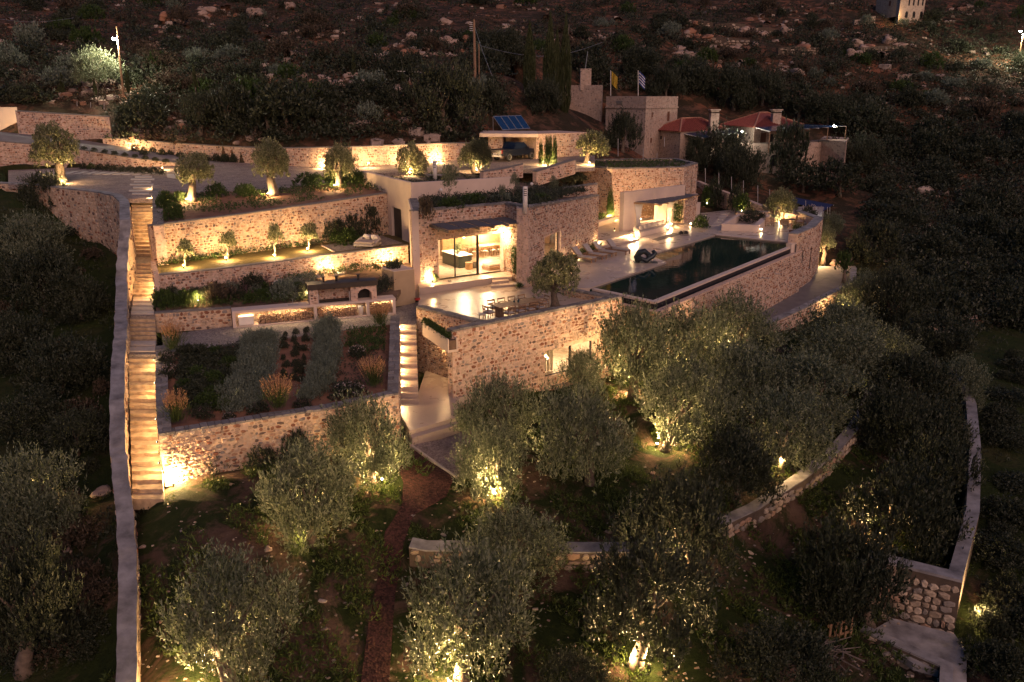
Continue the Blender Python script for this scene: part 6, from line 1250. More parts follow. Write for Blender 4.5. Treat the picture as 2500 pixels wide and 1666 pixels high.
for k in range(11): pshrub('court_tuft', 'rounded dark tuft along the foot of the ramp wall', (205+k*19, 413+k*1.2), 20, 16, CR_GN if k == 1 else CR_DK, z=zd(78)+.05, group='tufts along the ramp wall')
for k in range(9): pshrub('edge_tuft', 'tiny dark plant along the ramp edge', (205+k*25, 366+k*3.8), 15, 9, CR_DK, z=7.5-.16*k, group='plants along the ramp edge')
# roof planting
carpet('roof_planting', [(F0.x+.8,F0.y+1.0),(B0.x+.1,B0.y+1.0),(C0.x+.5,C0.y+1.4),(E0.x-1.0,E0.y-1.6),(5.2,73),(Wr.x,Wr.y-.4),(Wc.x+.6,Wc.y-.4),(HL1.x+.8,HL1.y-.6)], lambda x,y: np.interp(y,[55,66,72],[5.12,5.1,4.5]), 3400, .6, L_dark, 'dense dark green planting on the stone roof garden', 'ground cover', 8, .13, .03, seed=20)
carpet('roof_planting', [(Wl.x+1.2,Wl.y-.2),(Wc.x+.7,Wc.y+.6),(Wr.x-.2,Wr.y+.7),(Wx.x-.6,Wx.y),(Wb.x,Wb.y-1)], lambda x,y: np.interp(x,[-7,0,3],[5.9,5.35,5.1]), 900, .35, L_dark, 'dark low planting on the plaster wing roof', 'ground cover', 8, .13, .03, clump=.7, seed=21)
for k, (px,py,w,h,ms,lab) in enumerate([(1042,530,36,54,CR_SC,'bronze grass tuft at the front corner of the roof garden'),(1100,515,60,34,CR_GN,'green mound on the left of the roof garden'),(1150,505,60,34,CR_GN,'green mound in the middle of the roof garden'),(1230,500,56,30,CR_GR,'grey mound beside the roof vent pipe'),(1320,500,50,28,CR_GN,'green mound right of the roof vent pipe'),(1390,480,60,24,CR_DK,'dark mound near the right roof edge'),(1400,445,70,26,CR_DK,'dark mound behind the inner roof parapet')]): pshrub('roof_shrub', lab, (px,py), w, h, ms, z=4.95 if k < 5 else 4.4)
for k, (bx,by,cy,w,h,lab) in enumerate([(1098,512,430,44,60,'thin bare stemmed tree on the roof garden near the plaster wall'),(1255,500,440,24,36,'thin sapling left of the roof vent pipe'),(1352,478,446,26,34,'thin sapling on the right of the roof garden'),(1226,505,465,18,28,'tiny sapling beside the grey mound')]): ptree('roof_sapling', lab, (bx,by), cy, w, h, CR_SM, TR_T, z=4.95)
def globe(px,py,z,lab): g_ = MB().lathe([(.02,0),(.1,.05),(.14,.14),(.1,.23),(.02,.28)],12).mesh('globe', M_white, True); o = empty('globe_lamp', P(px,py,z), 0, lab, 'lamp'); ob('globe', g_, o, (0,0,.25)); MB().tube([(0,0,0),(0,0,.26)], .02, 6).build('stem', M_metal, o)
globe(1077,478,5.4,'unlit white globe lamp left on the roof garden'); globe(1298,462,5.3,'unlit white globe lamp beside the roof vent pipe')
wt_ = MB().box(-.9,.9,-.25,.25,.25,.32).box(-.8,-.7,-.2,.2,0,.25).box(.7,.8,-.2,.2,0,.25).mesh('roof_bench', M_cap); tag(ob('roof_bench', wt_, None, P(1068,436,5.92), (0,0,.2)), 'pale slab bench on the plaster wing roof', 'bench')
# ------------------------------------------------------------------ houses on the hillside
def box_house(name, label, cat, pl, pf, pr, ztop, zbase, mat=M_hstone):
    """pl, pf, pr: left, front and right corners (world xy); fourth corner completed"""
    bk = (pl[0]+pr[0]-pf[0], pl[1]+pr[1]-pf[1]); r_ = empty(name, (pf[0],pf[1],zbase), 0, label, cat)
    wb(MB().prism([pl,pf,pr,bk], zbase-1.5, ztop), 'wall', mat, r_); CLAMP.append(([pl,pf,pr,bk], zbase-.5)); return r_, bk
def opening(root, a, b, px, py0, py1, wpx, mat=M_shut, arch=False, name='window', lit=None):
    s_, zb = onwall(px,py1,a,b); zt = onwall(px,py0,a,b)[1]; q = along(a,b,s_); w = wpx/pxm((q.x,q.y,zb)); Mx = frame((a[0],a[1],0),(b[0],b[1],0))
    if arch:
        n = 10; r_ = w/2; pts = [(s_-r_,zb),(s_+r_,zb)]+[(s_+r_*math.cos(math.pi*k/n), zt-r_+r_*math.sin(math.pi*k/n)) for k in range(n+1)]
        m = MB(); N_ = len(pts); m.add([Mx@Vector((x,-.03,z)) for x,z in pts]+[Mx@Vector((x,.1,z)) for x,z in pts], [tuple(range(N_)), tuple(range(2*N_-1,N_-1,-1))]+[(i,N_+i,N_+(i+1)%N_,(i+1)%N_) for i in range(N_)])
        o = wb(m, name, mat, root)
    else: o = wb(MB().box(s_-w/2,s_+w/2,-.03,.08,zb,zt,Mx), name, mat, root)
    if not arch: wb(MB().box(s_-w/2-.12,s_+w/2+.12,-.07,-.031,zb-.14,zb,Mx), 'sill', M_hstone, o)
    return o
t0, t1, t2 = D(1480,238,118), D(1578,236,113), D(1656,234,119.5); zt_ = t1.z
th_, tb_ = box_house('tower_house', 'square stone tower house with two flags on its flat roof', 'house', t0.xy[:], t1.xy[:], t2.xy[:], zt_, 4.0)
wb(MB().prism([(t0.x-.12,t0.y-.1),(t1.x,t1.y-.16),(t2.x+.14,t2.y-.05),(tb_[0],tb_[1]+.1)], zt_-1.5, zt_-1.35), 'string_course', M_hstone, th_)
for px,y0,y1,w,s_ in ((1526,274,296,11,0),(1592,275,287,6,1),(1631,273,296,11,1),(1589,337,349,6,1)): opening(th_, (t0,t1)[s_], (t1,t2)[s_], px, y0, y1, w)
wb(MB().box(1.9,2.9,-.12,-.0,zt_-.95,zt_-.55,frame(t0,t1)), 'carved_emblem', M_copst, th_)
for k, (px,cols,lab) in enumerate(((1491,((.45,.30,.03),),'flagpole with a limp yellow flag on the tower house'),(1558,((.03,.07,.30),(.7,.7,.72)),'flagpole with a limp blue and white flag on the tower house'))):
    b = D(px,234,116); t = D(px,172,116); fl = empty('flagpole', b, 0, lab, 'flag'); wb(MB().tube([b,t], .045, 6), 'pole', M_white, fl); n = 9
    for j in range(n):
        mt = MATS.get('flag%d%d'%(k,j%len(cols))) or plain('flag%d%d'%(k,j%len(cols)), cols[j%len(cols)], .9)
        z1_, z0_ = t.z-.1-j*.13, t.z-.1-(j+1)*.13; sh = j*.05; vs = []
        for i in range(6): x = b.x+.05+i*.16; y = b.y+.12*math.sin(i*1.7+j*.2); vs += [(x,y,z0_-i*.16-sh),(x,y,z1_-i*.16-sh)]
        wb(MB().add(vs, [(i*2,i*2+2,i*2+3,i*2+1) for i in range(5)]), 'stripe', mt, fl)
def hip_roof(root, pl, pf, pr, bk, z, rise, over=.45, n=26):
    c = Vector(((pl[0]+pr[0])/2,(pl[1]+pr[1])/2)); q = [Vector(p)+ (Vector(p)-c).normalized()*over for p in (pl,pf,pr,bk)]
    e1 = (q[1]-q[0]).length; e2 = (q[2]-q[1]).length
    if e1 > e2: ra, rb = (q[0]+q[3])/2, (q[1]+q[2])/2; L = e1; hw = e2/2
    else: ra, rb = (q[0]+q[1])/2, (q[3]+q[2])/2; L = e2; hw = e1/2
    d = (rb-ra).normalized(); ra = ra+d*min(hw,L*.45); rb = rb-d*min(hw,L*.45)
    E_ = [Vector((p.x,p.y,z)) for p in q]; A_, B_ = Vector((ra.x,ra.y,z+rise)), Vector((rb.x,rb.y,z+rise))
    tri = ([E_[0],E_[1],B_,A_],[E_[1],E_[2],B_],[E_[2],E_[3],A_,B_],[E_[3],E_[0],A_]) if e1 > e2 else ([E_[0],E_[1],A_],[E_[1],E_[2],B_,A_],[E_[2],E_[3],B_],[E_[3],E_[0],A_,B_])
    m = MB()
    for f_ in tri: m.add(f_, [tuple(range(len(f_)))])
    m.add([E_[0],E_[1],E_[2],E_[3]], [(3,2,1,0)]); ro = wb(m, 'roof', M_roof, root)
    t = MB()                                              # rows of round tiles up each slope
    for f_ in tri:
        k = int((f_[1]-f_[0]).length/.42)
        for i in range(k):
            u = (i+.5)/k; a = f_[0].lerp(f_[1],u)
            if len(f_) == 3: b = a.lerp(f_[2],.97) if False else a + ((f_[2]-(f_[0]+f_[1])/2))*min(1,min(u,1-u)*2)*.98
            else:
                top = f_[3].lerp(f_[2],u); up_ = (f_[3]+f_[2])/2-(f_[0]+f_[1])/2; fr = 1.0; x_ = u*(f_[1]-f_[0]).length; ins = ((f_[3]-f_[0]).dot((f_[1]-f_[0]).normalized())); lim = min(x_, (f_[1]-f_[0]).length-x_)/max(ins,.01); b = a + up_*min(1,lim)*.98
            t.tube([a+Vector((0,0,.04)), b+Vector((0,0,.04))], .09, 5)
    wb(t, 'roof_tiles', M_roof, ro, kind='stuff')
    r2 = MB()
    for p_, q_ in ((A_,B_),(E_[0],A_),(E_[1],B_ if e1 > e2 else A_),(E_[2],B_),(E_[3],A_ if e1 > e2 else B_)): r2.tube([p_+Vector((0,0,.06)), q_+Vector((0,0,.06))], .11, 6)
    wb(r2, 'ridge_tiles', plain('ridge_clay',(.36,.17,.11),.85) if 'ridge_clay' not in MATS else MATS['ridge_clay'], ro); return ro
def chimney(ro, px, py0, py1, wpx, y):
    b, t = D(px,py1,y), D(px,py0,y); w = wpx/pxm(b)/2; c = wb(MB().box(b.x-w,b.x+w,b.y-w,b.y+w,b.z-1,t.z), 'chimney', M_hstone, ro); wb(MB().box(b.x-w-.15,b.x+w+.15,b.y-w-.15,b.y+w+.15,t.z,t.z+.15).box(b.x-w,b.x+w,b.y-w,b.y+w,t.z-.35,t.z-.2), 'chimney_cap', M_hstone, c)
h0, h1, h2 = D(1601,318,117), D(1662,322,111.5), D(1770,316,118); hA, hb = box_house('red_roof_house', 'small stone house with red tiled hip roof beside the tower house', 'house', h0.xy[:], h1.xy[:], h2.xy[:], h1.z, 3.4)
ro = hip_roof(hA, h0.xy, h1.xy, h2.xy, hb, h1.z, 1.5); chimney(ro, 1742, 270, 308, 20, 116); opening(hA, h0, h1, 1614, 332, 340, 6, M_dark, True, 'vent'); opening(hA, h1, h2, 1687, 338, 372, 16, M_dark, name='door')
k0, k1, k2 = D(1767,306,124), D(1842,312,114), D(1958,304,122); hB, hb2 = box_house('terraced_house', 'two storey stone house with red tiled roof, arches and a glazed terrace roof', 'house', k0.xy[:], k1.xy[:], k2.xy[:], k1.z, 1.6)
ro = hip_roof(hB, k0.xy, k1.xy, k2.xy, hb2, k1.z, 1.7); chimney(ro, 1893, 270, 304, 20, 119)
j0, j1, j2 = D(1805,356,113), D(1905,350,111), D(2030,345,118); lowz = D(1850,352,112).z
wb(MB().prism([j0.xy[:],j1.xy[:],j2.xy[:],(j2.x,j2.y+4),(j0.x,j0.y+4)], -.5, lowz), 'terrace_base', M_hstone, hB); CLAMP.append(([j0.xy[:],j1.xy[:],j2.xy[:],(j2.x,j2.y+4),(j0.x,j0.y+4)], 0.0))
opening(hB, j0, j1, 1848, 378, 403, 14, M_dark, True, 'archway'); opening(hB, j0, j1, 1888, 378, 405, 16, M_dark, True, 'archway'); opening(hB, k1, k2, 1862, 325, 350, 24, M_shut, False, 'shutter_door'); opening(hB, k1, k2, 1882, 328, 350, 14, M_dark, False, 'door')
a, b, c_, d_ = D(1845,312,113), D(1950,304,122), D(2066,309,118), D(1880,322,110)
r_ = empty('glazed_canopy', a, 0, 'glass panelled terrace canopy on slim posts beside the arched house', 'canopy')
def canopy(r_, a, b, c_, d_, n):
    for i in range(n+1): wb(MB().tube([a.lerp(b,i/n), d_.lerp(c_,i/n)], .06, 5), 'rafter', M_white, r_)
    for i in range(n):
        q = [a.lerp(b,(i+.06)/n), a.lerp(b,(i+.94)/n), d_.lerp(c_,(i+.94)/n), d_.lerp(c_,(i+.06)/n)]; wb(MB().add([v+Vector((0,0,.07)) for v in q], [(0,1,2,3)]), 'panel', M_pv, r_)
    for i in range(0,n+1,2): p_ = d_.lerp(c_,i/n); wb(MB().tube([p_, Vector((p_.x,p_.y,p_.z-2.6))], .06, 6), 'post', M_wood, r_)
canopy(r_, a, b, c_, d_, 8)
a, b, c_, d_ = D(1670,327,112), D(1770,318,117), D(1822,326,114), D(1718,338,109); r2 = empty('glazed_canopy', a, 0, 'small glass panelled canopy over the door of the red roofed house', 'canopy'); canopy(r2, a, b, c_, d_, 5)
for px, py, y, lab in ((1812,322,112,'white lamp under the small glass canopy'),(2036,307,117,'white lamp at the end of the terrace canopy')):
    b = D(px,py,y); l_ = empty('canopy_lamp', b, 0, lab, 'lamp'); ob('bulb', MB().lathe([(.02,-.1),(.09,0),(.02,.1)],8).mesh('bulb', M_glow_w), l_); MB().tube([(0,0,.05),(0,0,.3)], .02, 5).build('bracket', M_metal, l_); ld = bpy.data.lights.new('lamp_light','POINT'); ld.energy = 25; ld.color = (1,.9,.7); ob('lamp_light', ld, l_, (0,-.3,-.1))
e0, e1, e2 = D(2000,353,117), D(2066,346,112), D(2072,345,122); eb, _ = box_house('terrace_block', 'plain stone terrace block at the end of the arched house', 'building', e0.xy[:], e1.xy[:], e2.xy[:], e1.z, 0.5); wb(MB().box(0,2.0,-.05,.0,e1.z-.2,e1.z+.02,frame(e0,e1)), 'coping', M_copst, eb)
w0_, w1_, w2_ = D(1228,205,126), D(1278,206,122), D(1280,205,130); rw_, _ = box_house('ruined_wall', 'pale stone ruin wall behind the cypresses', 'wall', w0_.xy[:], w1_.xy[:], w2_.xy[:], w1_.z, 8); wb(MB().box(0,3,-.05,.4,w1_.z-.2,w1_.z+.02,frame(w0_,w1_)), 'coping', M_copst, rw_)
v0, v1, v2 = D(1375,208,124), D(1470,208,121), D(1472,207,128); rv, _ = box_house('ruined_house', 'roofless stone house with a tall chimney behind the cypresses', 'house', v0.xy[:], v1.xy[:], v2.xy[:], v1.z, 6); b, t = D(1429,212,123), D(1429,168,123); wb(MB().box(b.x-.75,b.x+.75,b.y-.6,b.y+.6,b.z-.5,t.z), 'chimney', M_hstone, rv); wb(MB().tube([t, D(1435,126,123)], .04, 6), 'mast', M_steel, rv); opening(rv, v0, v1, 1392, 268, 300, 14, M_hstone, name='buttress')
s0_, s1_, s2_ = D(2190,-30,197), D(2203,-34,187), D(2264,-34,192); ft, _ = box_house('distant_tower', 'distant pale tower with rows of arched openings high on the hillside', 'tower', s0_.xy[:], s1_.xy[:], s2_.xy[:], s1_.z, D(2205,46,187).z)
for i in range(4): opening(ft, s1_, s2_, 2219+i*11, -2, 14, 6, M_dark, True, 'window')
for i in range(3): opening(ft, s1_, s2_, 2212+i*18, 28, 44, 11, M_dark, True, 'archway')
l_ = lamp('faint yellow lamp at the foot of the distant tower', D(2196,42,186), 40, dz=.3, lens=False)
x0_, x1_, x2_ = D(2140,2,199), D(2196,3,190), D(2200,0,199); fw_, _ = box_house('distant_house', 'low distant stone house adjoining the arched tower', 'house', x0_.xy[:], x1_.xy[:], x2_.xy[:], D(2170,-14,192).z, D(2170,24,192).z); opening(fw_, x0_, x1_, 2172, 3, 15, 8, M_shut)
w_ = [G(2085,66,330),G(2136,56,330)]; wall('tower_garden_wall', 'low pale wall beside the distant tower', 'wall', [(p.x,p.y,p.z+1.3,p.z-1.5) for p in w_], th=.5, mat=M_hstone, cap=None)
# poles, street lamps, sign, fence
def pole(name, label, px0, py0, px1, py1, y, r_=.13, arms=False, mat=None):
    b, t = D(px0,py0,y), D(px1,py1,y); o = empty(name, b, 0, label, 'pole'); wb(MB().tube([b-Vector((0,0,.6)),t], [r_,r_*.75], 8), 'shaft', mat or M_dwood, o)
    if arms:
        for k in range(5): q = t.lerp(b,.05+k*.035); wb(MB().box(q.x-.55,q.x-.05,q.y-.04,q.y+.04,q.z-.04,q.z+.04), 'insulator', M_steel, o)
    return o, t
pole('utility_pole', 'tall wooden utility pole with insulators on the hillside', 1160, 188, 1157, 48, 112, .2, True, M_wood); pole('utility_pole', 'shorter wooden pole beside the tall utility pole', 1170, 190, 1169, 107, 113, .1, False, M_wood); pole('utility_pole', 'thin leaning pole behind the cypresses', 1383, 140, 1389, 60, 130, .1)
def wire(p_, q_, sag, lab):
    pts = [p_.lerp(q_,i/14)-Vector((0,0,sag*math.sin(math.pi*i/14))) for i in range(15)]; tag(MB().tube(pts, .022, 4, False).build('overhead_wire', M_steel), lab, 'cable')
wire(D(1172,112,112), D(1470,104,135), 1.6, 'overhead cable crossing behind the cypresses'); wire(D(1157,60,112), D(1202,186,110), .3, 'slanting stay cable of the tall utility pole'); wire(D(-20,44,140), D(180,44,140), .6, 'overhead cable at the upper left of the hillside')
def street_lamp(px0, py0, px1, py1, lpx, lpy, y, lab, pw_):
    o, t = pole('street_lamp', lab, px0, py0, px1, py1, y, .13, False, M_wood); o['category'] = 'street lamp'; h = D(lpx,lpy,y); wb(MB().tube([h+Vector((.3,.1,.1)),h], .05, 6), 'arm', M_steel, o); wb(MB().box(h.x-.3,h.x+.1,h.y-.25,h.y+.05,h.z,h.z+.1,b=.02), 'head', M_steel, o); g_ = MB().lathe([(.02,-.22),(.16,-.14),(.2,-.03),(.1,-.01)],10); g_.v = [(v[0]+h.x-.1,v[1]+h.y-.1,v[2]+h.z) for v in g_.v]; wb(g_, 'lens', M_glow_w, o)
    ld = bpy.data.lights.new('lamp_light','POINT'); ld.energy = pw_; ld.color = (1,.88,.6); ld.shadow_soft_size = .15; x = ob('lamp_light', ld, o); wld(x); x.location = h+Vector((-.1,-.35,-.4))
street_lamp(300,228,285,65,281,94,95,'wooden street lamp pole shining over the red hillside',600); street_lamp(2492,118,2498,82,2492,76,165,'distant street lamp glowing at the right edge of the hillside',1600)
b = D(1119,186,108); sg = empty('road_sign', b, 0, 'small white road sign on a thin post on the hillside', 'sign'); wb(MB().tube([b-Vector((0,0,.4)), D(1119,174,108)], .04, 6), 'post', M_steel, sg); q = D(1119,168,108); wb(MB().box(q.x-.38,q.x+.38,q.y-.02,q.y+.02,q.z-.33,q.z+.33), 'panel', M_white, sg); wb(MB().box(q.x-.22,q.x+.22,q.y-.027,q.y-.021,q.z-.12,q.z+.0).box(q.x-.26,q.x-.2,q.y-.027,q.y-.021,q.z,q.z+.12).box(q.x+.2,q.x+.26,q.y-.027,q.y-.021,q.z,q.z+.1), 'marking', M_gfabric, sg)
for k, (x0,x1,py,y,lab) in enumerate(((970,1030,185,104,'pale pipe barrier among the bushes on the hillside'),(1180,1228,210,118,'pale pipe railing beside the ruin wall'))):
    a, b = D(x0,py,y), D(x1,py+3,y); r_ = empty('pipe_barrier', a, 0, lab, 'railing'); wb(MB().tube([a+Vector((0,0,.5)),b+Vector((0,0,.5))], .06, 6), 'rail', M_white, r_)
    for j in range(3): q = a.lerp(b,j/2); wb(MB().tube([q-Vector((0,0,.6)),q+Vector((0,0,.5))], .05, 6), 'post', M_white, r_)
for k in range(3): b, t = D(188+k*33,283+k*1.5,93), D(188+k*33,248+k*2,93); tag(MB().tube([b-Vector((0,0,.3)),t], .035, 6).build('fence_post', M_steel), 'thin steel post of the mesh fence above the tall drive wall', 'post', 'fence posts above the drive wall')
a, b, c_, d_ = D(1928,492,97), D(2010,516,95), D(2035,500,101), D(1940,482,103)
r_ = empty('shade_net', a, 0, 'dark blue shade net stretched between posts beyond the patio', 'shade'); wb(MB().add([a,b,c_,d_], [(0,1,2,3)]), 'net', plain('blue_net',(.008,.02,.09),.9), r_)
for p_ in (a,b,c_,d_): wb(MB().tube([p_, p_-Vector((0,0,2.4))], .04, 6), 'post', M_steel, r_)
n_ = MB(); f0, f1 = D(1940,470,108), D(2035,470,106)
tag(n_.box(0,(f1-f0).length,0,.03,f0.z-2.2,f0.z+.6,frame((f0.x,f0.y,0),(f1.x,f1.y,0))).build('rust_screen', plain('rust_net',(.12,.035,.02),.9)), 'rust coloured mesh screen behind the blue shade net', 'screen')
# ------------------------------------------------------------------ hillside: cypresses, boulders, shrubs
CYP = []
for i in range(2):
    rng = np.random.default_rng(200+i); n = 2000; t = rng.uniform(0,1,n); a = rng.uniform(0,6.28,n); rr = np.minimum(1,(1-t)*2.2)*np.minimum(1,.35+t*4)*rng.uniform(.5,1,n); p = np.stack([np.cos(a)*rr,np.sin(a)*rr,t],1); d = np.stack([np.cos(a)*.25,np.sin(a)*.25,np.ones(n)*.5],1); d /= np.linalg.norm(d,axis=1,keepdims=True)
    V, Q = leaves(p*np.array([1,1,1]), d, np.full(n,.05), 8, .075, .03, .5, .0, rng); CYP.append(np_mesh('crown', V, Q, L_cyp))
def cypress(px, y0, y1, wpx, y, lab, grp=None):
    b = D(px,y0,y); s = pxm(b); r_ = empty('cypress', b, 0, lab, 'tree', grp); ob('crown', CYP[int(px)%2], r_, (0,0,.2), (0,0,px), (wpx/s/2,wpx/s/2,(y0-y1)/s)); ob('trunk', TR_T[0], r_, (0,0,-.3), None, (1.5,1.5,1.2))
for px,y0,y1,w,lab in ((1292,250,82,30,'tall dark cypress left of the cypress trio'),(1341,290,70,34,'tallest cypress in the middle of the trio'),(1378,296,72,30,'dark cypress at the right of the trio'),(1358,280,100,22,'narrow cypress half hidden inside the trio')): cypress(px,y0,y1,w,112,lab)
for px,y0,y1,w in ((150,262,215,11),(157,245,190,10),(236,250,205,10),(315,235,175,11),(387,225,205,8),(478,222,165,9),(612,262,190,9),(677,195,155,8),(752,200,150,8),(865,200,142,10),(984,214,180,8),(936,230,190,8)): cypress(px,y0,y1,w,95 if y0 > 210 else 104,'slim young cypress planted on the red hillside','young cypresses on the hillside')
def rock_mesh(seed, mat):
    rng = np.random.default_rng(seed); import bmesh
    bm = bmesh.new(); bmesh.ops.create_icosphere(bm, subdivisions=3, radius=1.0)
    for v in bm.verts: c = v.co; k = 1+.35*math.sin(c.x*3.1+seed)*math.cos(c.y*2.7+seed*2)+.18*math.sin(c.z*6+seed*3+c.x*4)+rng.normal()*.05; v.co = Vector((c.x*k, c.y*k*.85, c.z*k*.7))
    me = bpy.data.meshes.new('rock'); bm.to_mesh(me); bm.free(); me.materials.append(mat); me.polygons.foreach_set('use_smooth',[True]*len(me.polygons)); return me
ROCKS = [rock_mesh(i, M_rock) for i in range(4)] + [rock_mesh(9+i, M_redrock) for i in range(3)]
def boulder(px, py, wpx, hpx, lab, grp=None, red=False):
    b = G(px,py,330); s = pxm(b); k = int(px*3+py); me = ROCKS[4+k%3] if red else ROCKS[k%4]; o = ob('boulder', me, None, b+Vector((0,0,hpx/s*.2)), (0,0,k%6), (wpx/s/2,wpx/s/2,hpx/s/1.6)); tag(o, lab, 'boulder', grp)
for px,py,w,h,rd in ((435,215,28,22,0),(400,240,40,26,0),(490,222,40,20,0),(700,210,44,26,1),(760,225,70,40,1),(795,200,40,24,0),(875,225,48,46,0),(980,250,40,30,1),(990,300,30,24,0),(860,190,30,20,0),(735,195,34,22,0),(780,245,50,26,1),(445,320,34,22,1),(640,295,30,18,0),(820,210,34,24,0)): boulder(px,py,w,h,'large weathered boulder on the red slope above the drive','boulders above the drive',bool(rd))
boulder(225,560,80,90,'huge ochre boulder below the curved boundary wall',None,True); boulder(180,510,60,50,'ochre rock under the drive edge beside the huge boulder',None,True); boulder(60,560,60,30,'pale rock in the dark scrub left of the huge boulder')
rnd = random.Random(11)
for cx,cy,sx,sy,n,wh_ in ((1760,90,90,36,16,'in the outcrop high above the red roofs'),(1700,150,70,30,9,'on the slope just above the red roofs'),(780,215,90,30,10,'in the rock pile above the drive wall'),(2150,130,60,20,8,'on the slope below the distant tower'),(600,40,200,25,8,'high above the street lamp'),(1000,120,160,40,10,'left of the tall utility pole'),(1950,110,60,20,6,'between the outcrop and the distant tower')):
    for k in range(n): w = rnd.uniform(14,44); rd = rnd.random() < .25; lb = '%s %s boulder %s' % ('big' if w > 28 else 'small', 'rusty' if rd else 'pale', wh_); boulder(cx+rnd.gauss(0,sx*.6), max(6,cy+rnd.gauss(0,sy*.6)), w, w*rnd.uniform(.5,.8), lb, lb.replace('boulder','boulders'), rd)
EXC = [(1470,225,2075,425),(1170,275,1450,420),(1225,165,1475,300),(1640,395,2060,560),(-50,255,290,470),(2130,-20,2275,52)]
def ok(px, py): return not any(a <= px <= c and b <= py <= d for a,b,c,d in EXC)
pts = []
while len(pts) < 300:
    px, py = rnd.uniform(-20,2520), rnd.uniform(2,800)
    lim = 300 if px < 1150 else 270 if px < 1480 else 235 if px < 2060 else 800
    if py > lim or not ok(px,py) or (px > 2060 and py > 380 and px < 2120+ (py-380)*.15): continue
    pts.append((px,py))
SHT = [('dark rounded evergreen bush on the rocky hillside',CR_DK),('brown scrub bush on the rocky hillside',CR_SC),('grey green bush on the rocky hillside',CR_GR),('olive green bush on the rocky hillside',CR_GN)]
for px,py in pts:
    right = px > 2060 and py > 300; k = 0 if (right or rnd.random() < .42) else rnd.choice((0,1,1,2,3)); b = G(px,py,330); s = pxm(b)
    w = rnd.uniform(1.8,4.6)*(1.3 if right else 1); h = w*rnd.uniform(.45,.8)
    where = ('on the slope below the distant tower' if px > 2060 and py < 150 else 'on the slope right of the arched house' if px > 2060 and py < 400 else 'on the steep dark slope beyond the patio' if px > 2060 else 'among the pale outcrops above the red roofs' if px > 1600 else 'on the slope behind the cypress trio' if px > 1240 else 'around the tall utility pole' if px > 1000 else 'above the middle of the drive wall' if px > 560 and py > 120 else 'near the street lamp pole' if py > 100 else 'high on the slope above the street lamp')
    size_ = 'small' if w < 2.7 else 'middling' if w < 3.7 else 'large'; col_ = ('dark evergreen','brown scrub','grey green','olive green')[k]
    shrub('hillside_bush', '%s %s bush %s' % (size_, col_, where), b, w, h, SHT[k][1], 'bush', '%s %s bushes %s' % (size_, col_, where))
for k, (px,py,cy,w,h,ms,lab) in enumerate([(700,320,255,190,130,CR_DK,'broad dark carob tree above the middle of the drive wall'),(560,318,262,130,110,CR_DK,'dark spreading tree above the drive wall'),(345,320,275,120,90,CR_DK,'dark low tree above the left drive wall'),(1080,310,235,190,170,CR_OLD,'large dark evergreen beside the carport roof'),(1200,280,240,90,90,CR_DK,'dark evergreen behind the solar panels'),(1325,275,235,95,85,CR_OLD,'grey green tree before the cypress trio'),(1520,372,320,95,95,CR_OLD,'multi stemmed olive in front of the tower house'),(490,330,262,90,70,CR_OLD,'pale trunked olive on the red slope above the drive'),(655,325,262,70,60,CR_OLD,'small pale trunked olive on the red slope'),(235,235,160,110,80,CR_OL,'street lit tree beside the lamp pole'),(345,165,150,46,30,CR_GR,'street lit pale bush right of the lamp pole'),(480,160,140,46,44,CR_GR,'street lit round bush further right of the lamp pole'),(1460,215,180,100,70,CR_DK,'dark tree behind the tower house'),(1700,230,190,120,90,CR_OLD,'dark tree above the red roofed house'),(1790,270,215,110,100,CR_OLD,'dark leaning tree above the two red roofs'),(1760,430,370,120,120,CR_OLD,'tall grey olive in front of the red roofed house'),(1700,425,370,60,80,CR_OLD,'yellow green olive beside the annex roof'),(1810,470,410,110,110,CR_OLD,'dark olive below the arched house'),(1930,440,365,90,130,CR_DK,'dark leafy tree covering the arches of the terraced house'),(2030,400,365,70,60,CR_DK,'dark tree before the terrace block'),(1960,470,430,120,70,CR_DK,'dark bush mass below the arched house'),(2050,480,430,120,80,CR_DK,'dark bush mass beyond the rust screen'),(1625,245,205,100,80,CR_OLD,'dark tree directly behind the tower house roof'),(1860,262,215,120,90,CR_OLD,'broad dark tree above the chimney of the arched house'),(1950,285,240,120,80,CR_DK,'dark tree right of the second chimney'),(2020,310,265,110,80,CR_OLD,'dark tree above the terrace canopy'),(2110,340,290,130,90,CR_DK,'dark tree right of the terrace canopy lamp'),(1430,180,140,110,70,CR_DK,'dark tree behind the tall ruin chimney'),(1560,190,150,110,70,CR_OLD,'dark tree behind the flags'),(2100,420,375,120,90,CR_OLD,'dark tree below the terrace block'),(1240,150,110,110,80,CR_OLD,'grey green tree right of the tall utility pole')]): ptree('hillside_tree', lab, (px,py), cy, w, h, ms, TR)
def scatter_stuff(name, n, fn, mat, K, ll, lw, size, seed, sp=14):
    rng = np.random.default_rng(seed); r_ = random.Random(seed); C_ = []; S_ = []
    while len(C_) < n:
        px, py = fn(r_)
        if not ok(px,py): continue
        b = G(px,py,330); C_.append(b[:]); S_.append(size*r_.uniform(.4,1.5))
    C_ = np.repeat(np.array(C_),sp,0); S_ = np.repeat(np.array(S_),sp); d = rng.normal(size=C_.shape); d[:,2] = np.abs(d[:,2])+.15; d /= np.linalg.norm(d,axis=1,keepdims=True)
    V, Q = leaves(C_+d*S_[:,None]*np.array([.62,.62,.45])*rng.uniform(.5,1,(len(d),1)), d, S_*.3, K, ll, lw, .75, .0, rng); return tag(ob(name, np_mesh(name, V, Q, mat)), kind='stuff')
def hnoise(px, py): return math.sin(px*.013+2*math.sin(py*.02))*math.cos(py*.035+px*.004)+.5*math.sin(px*.031+py*.05)
def rockpx(r_):
    while True:
        p = hillpx(r_)
        if hnoise(*p) < -.05: return p
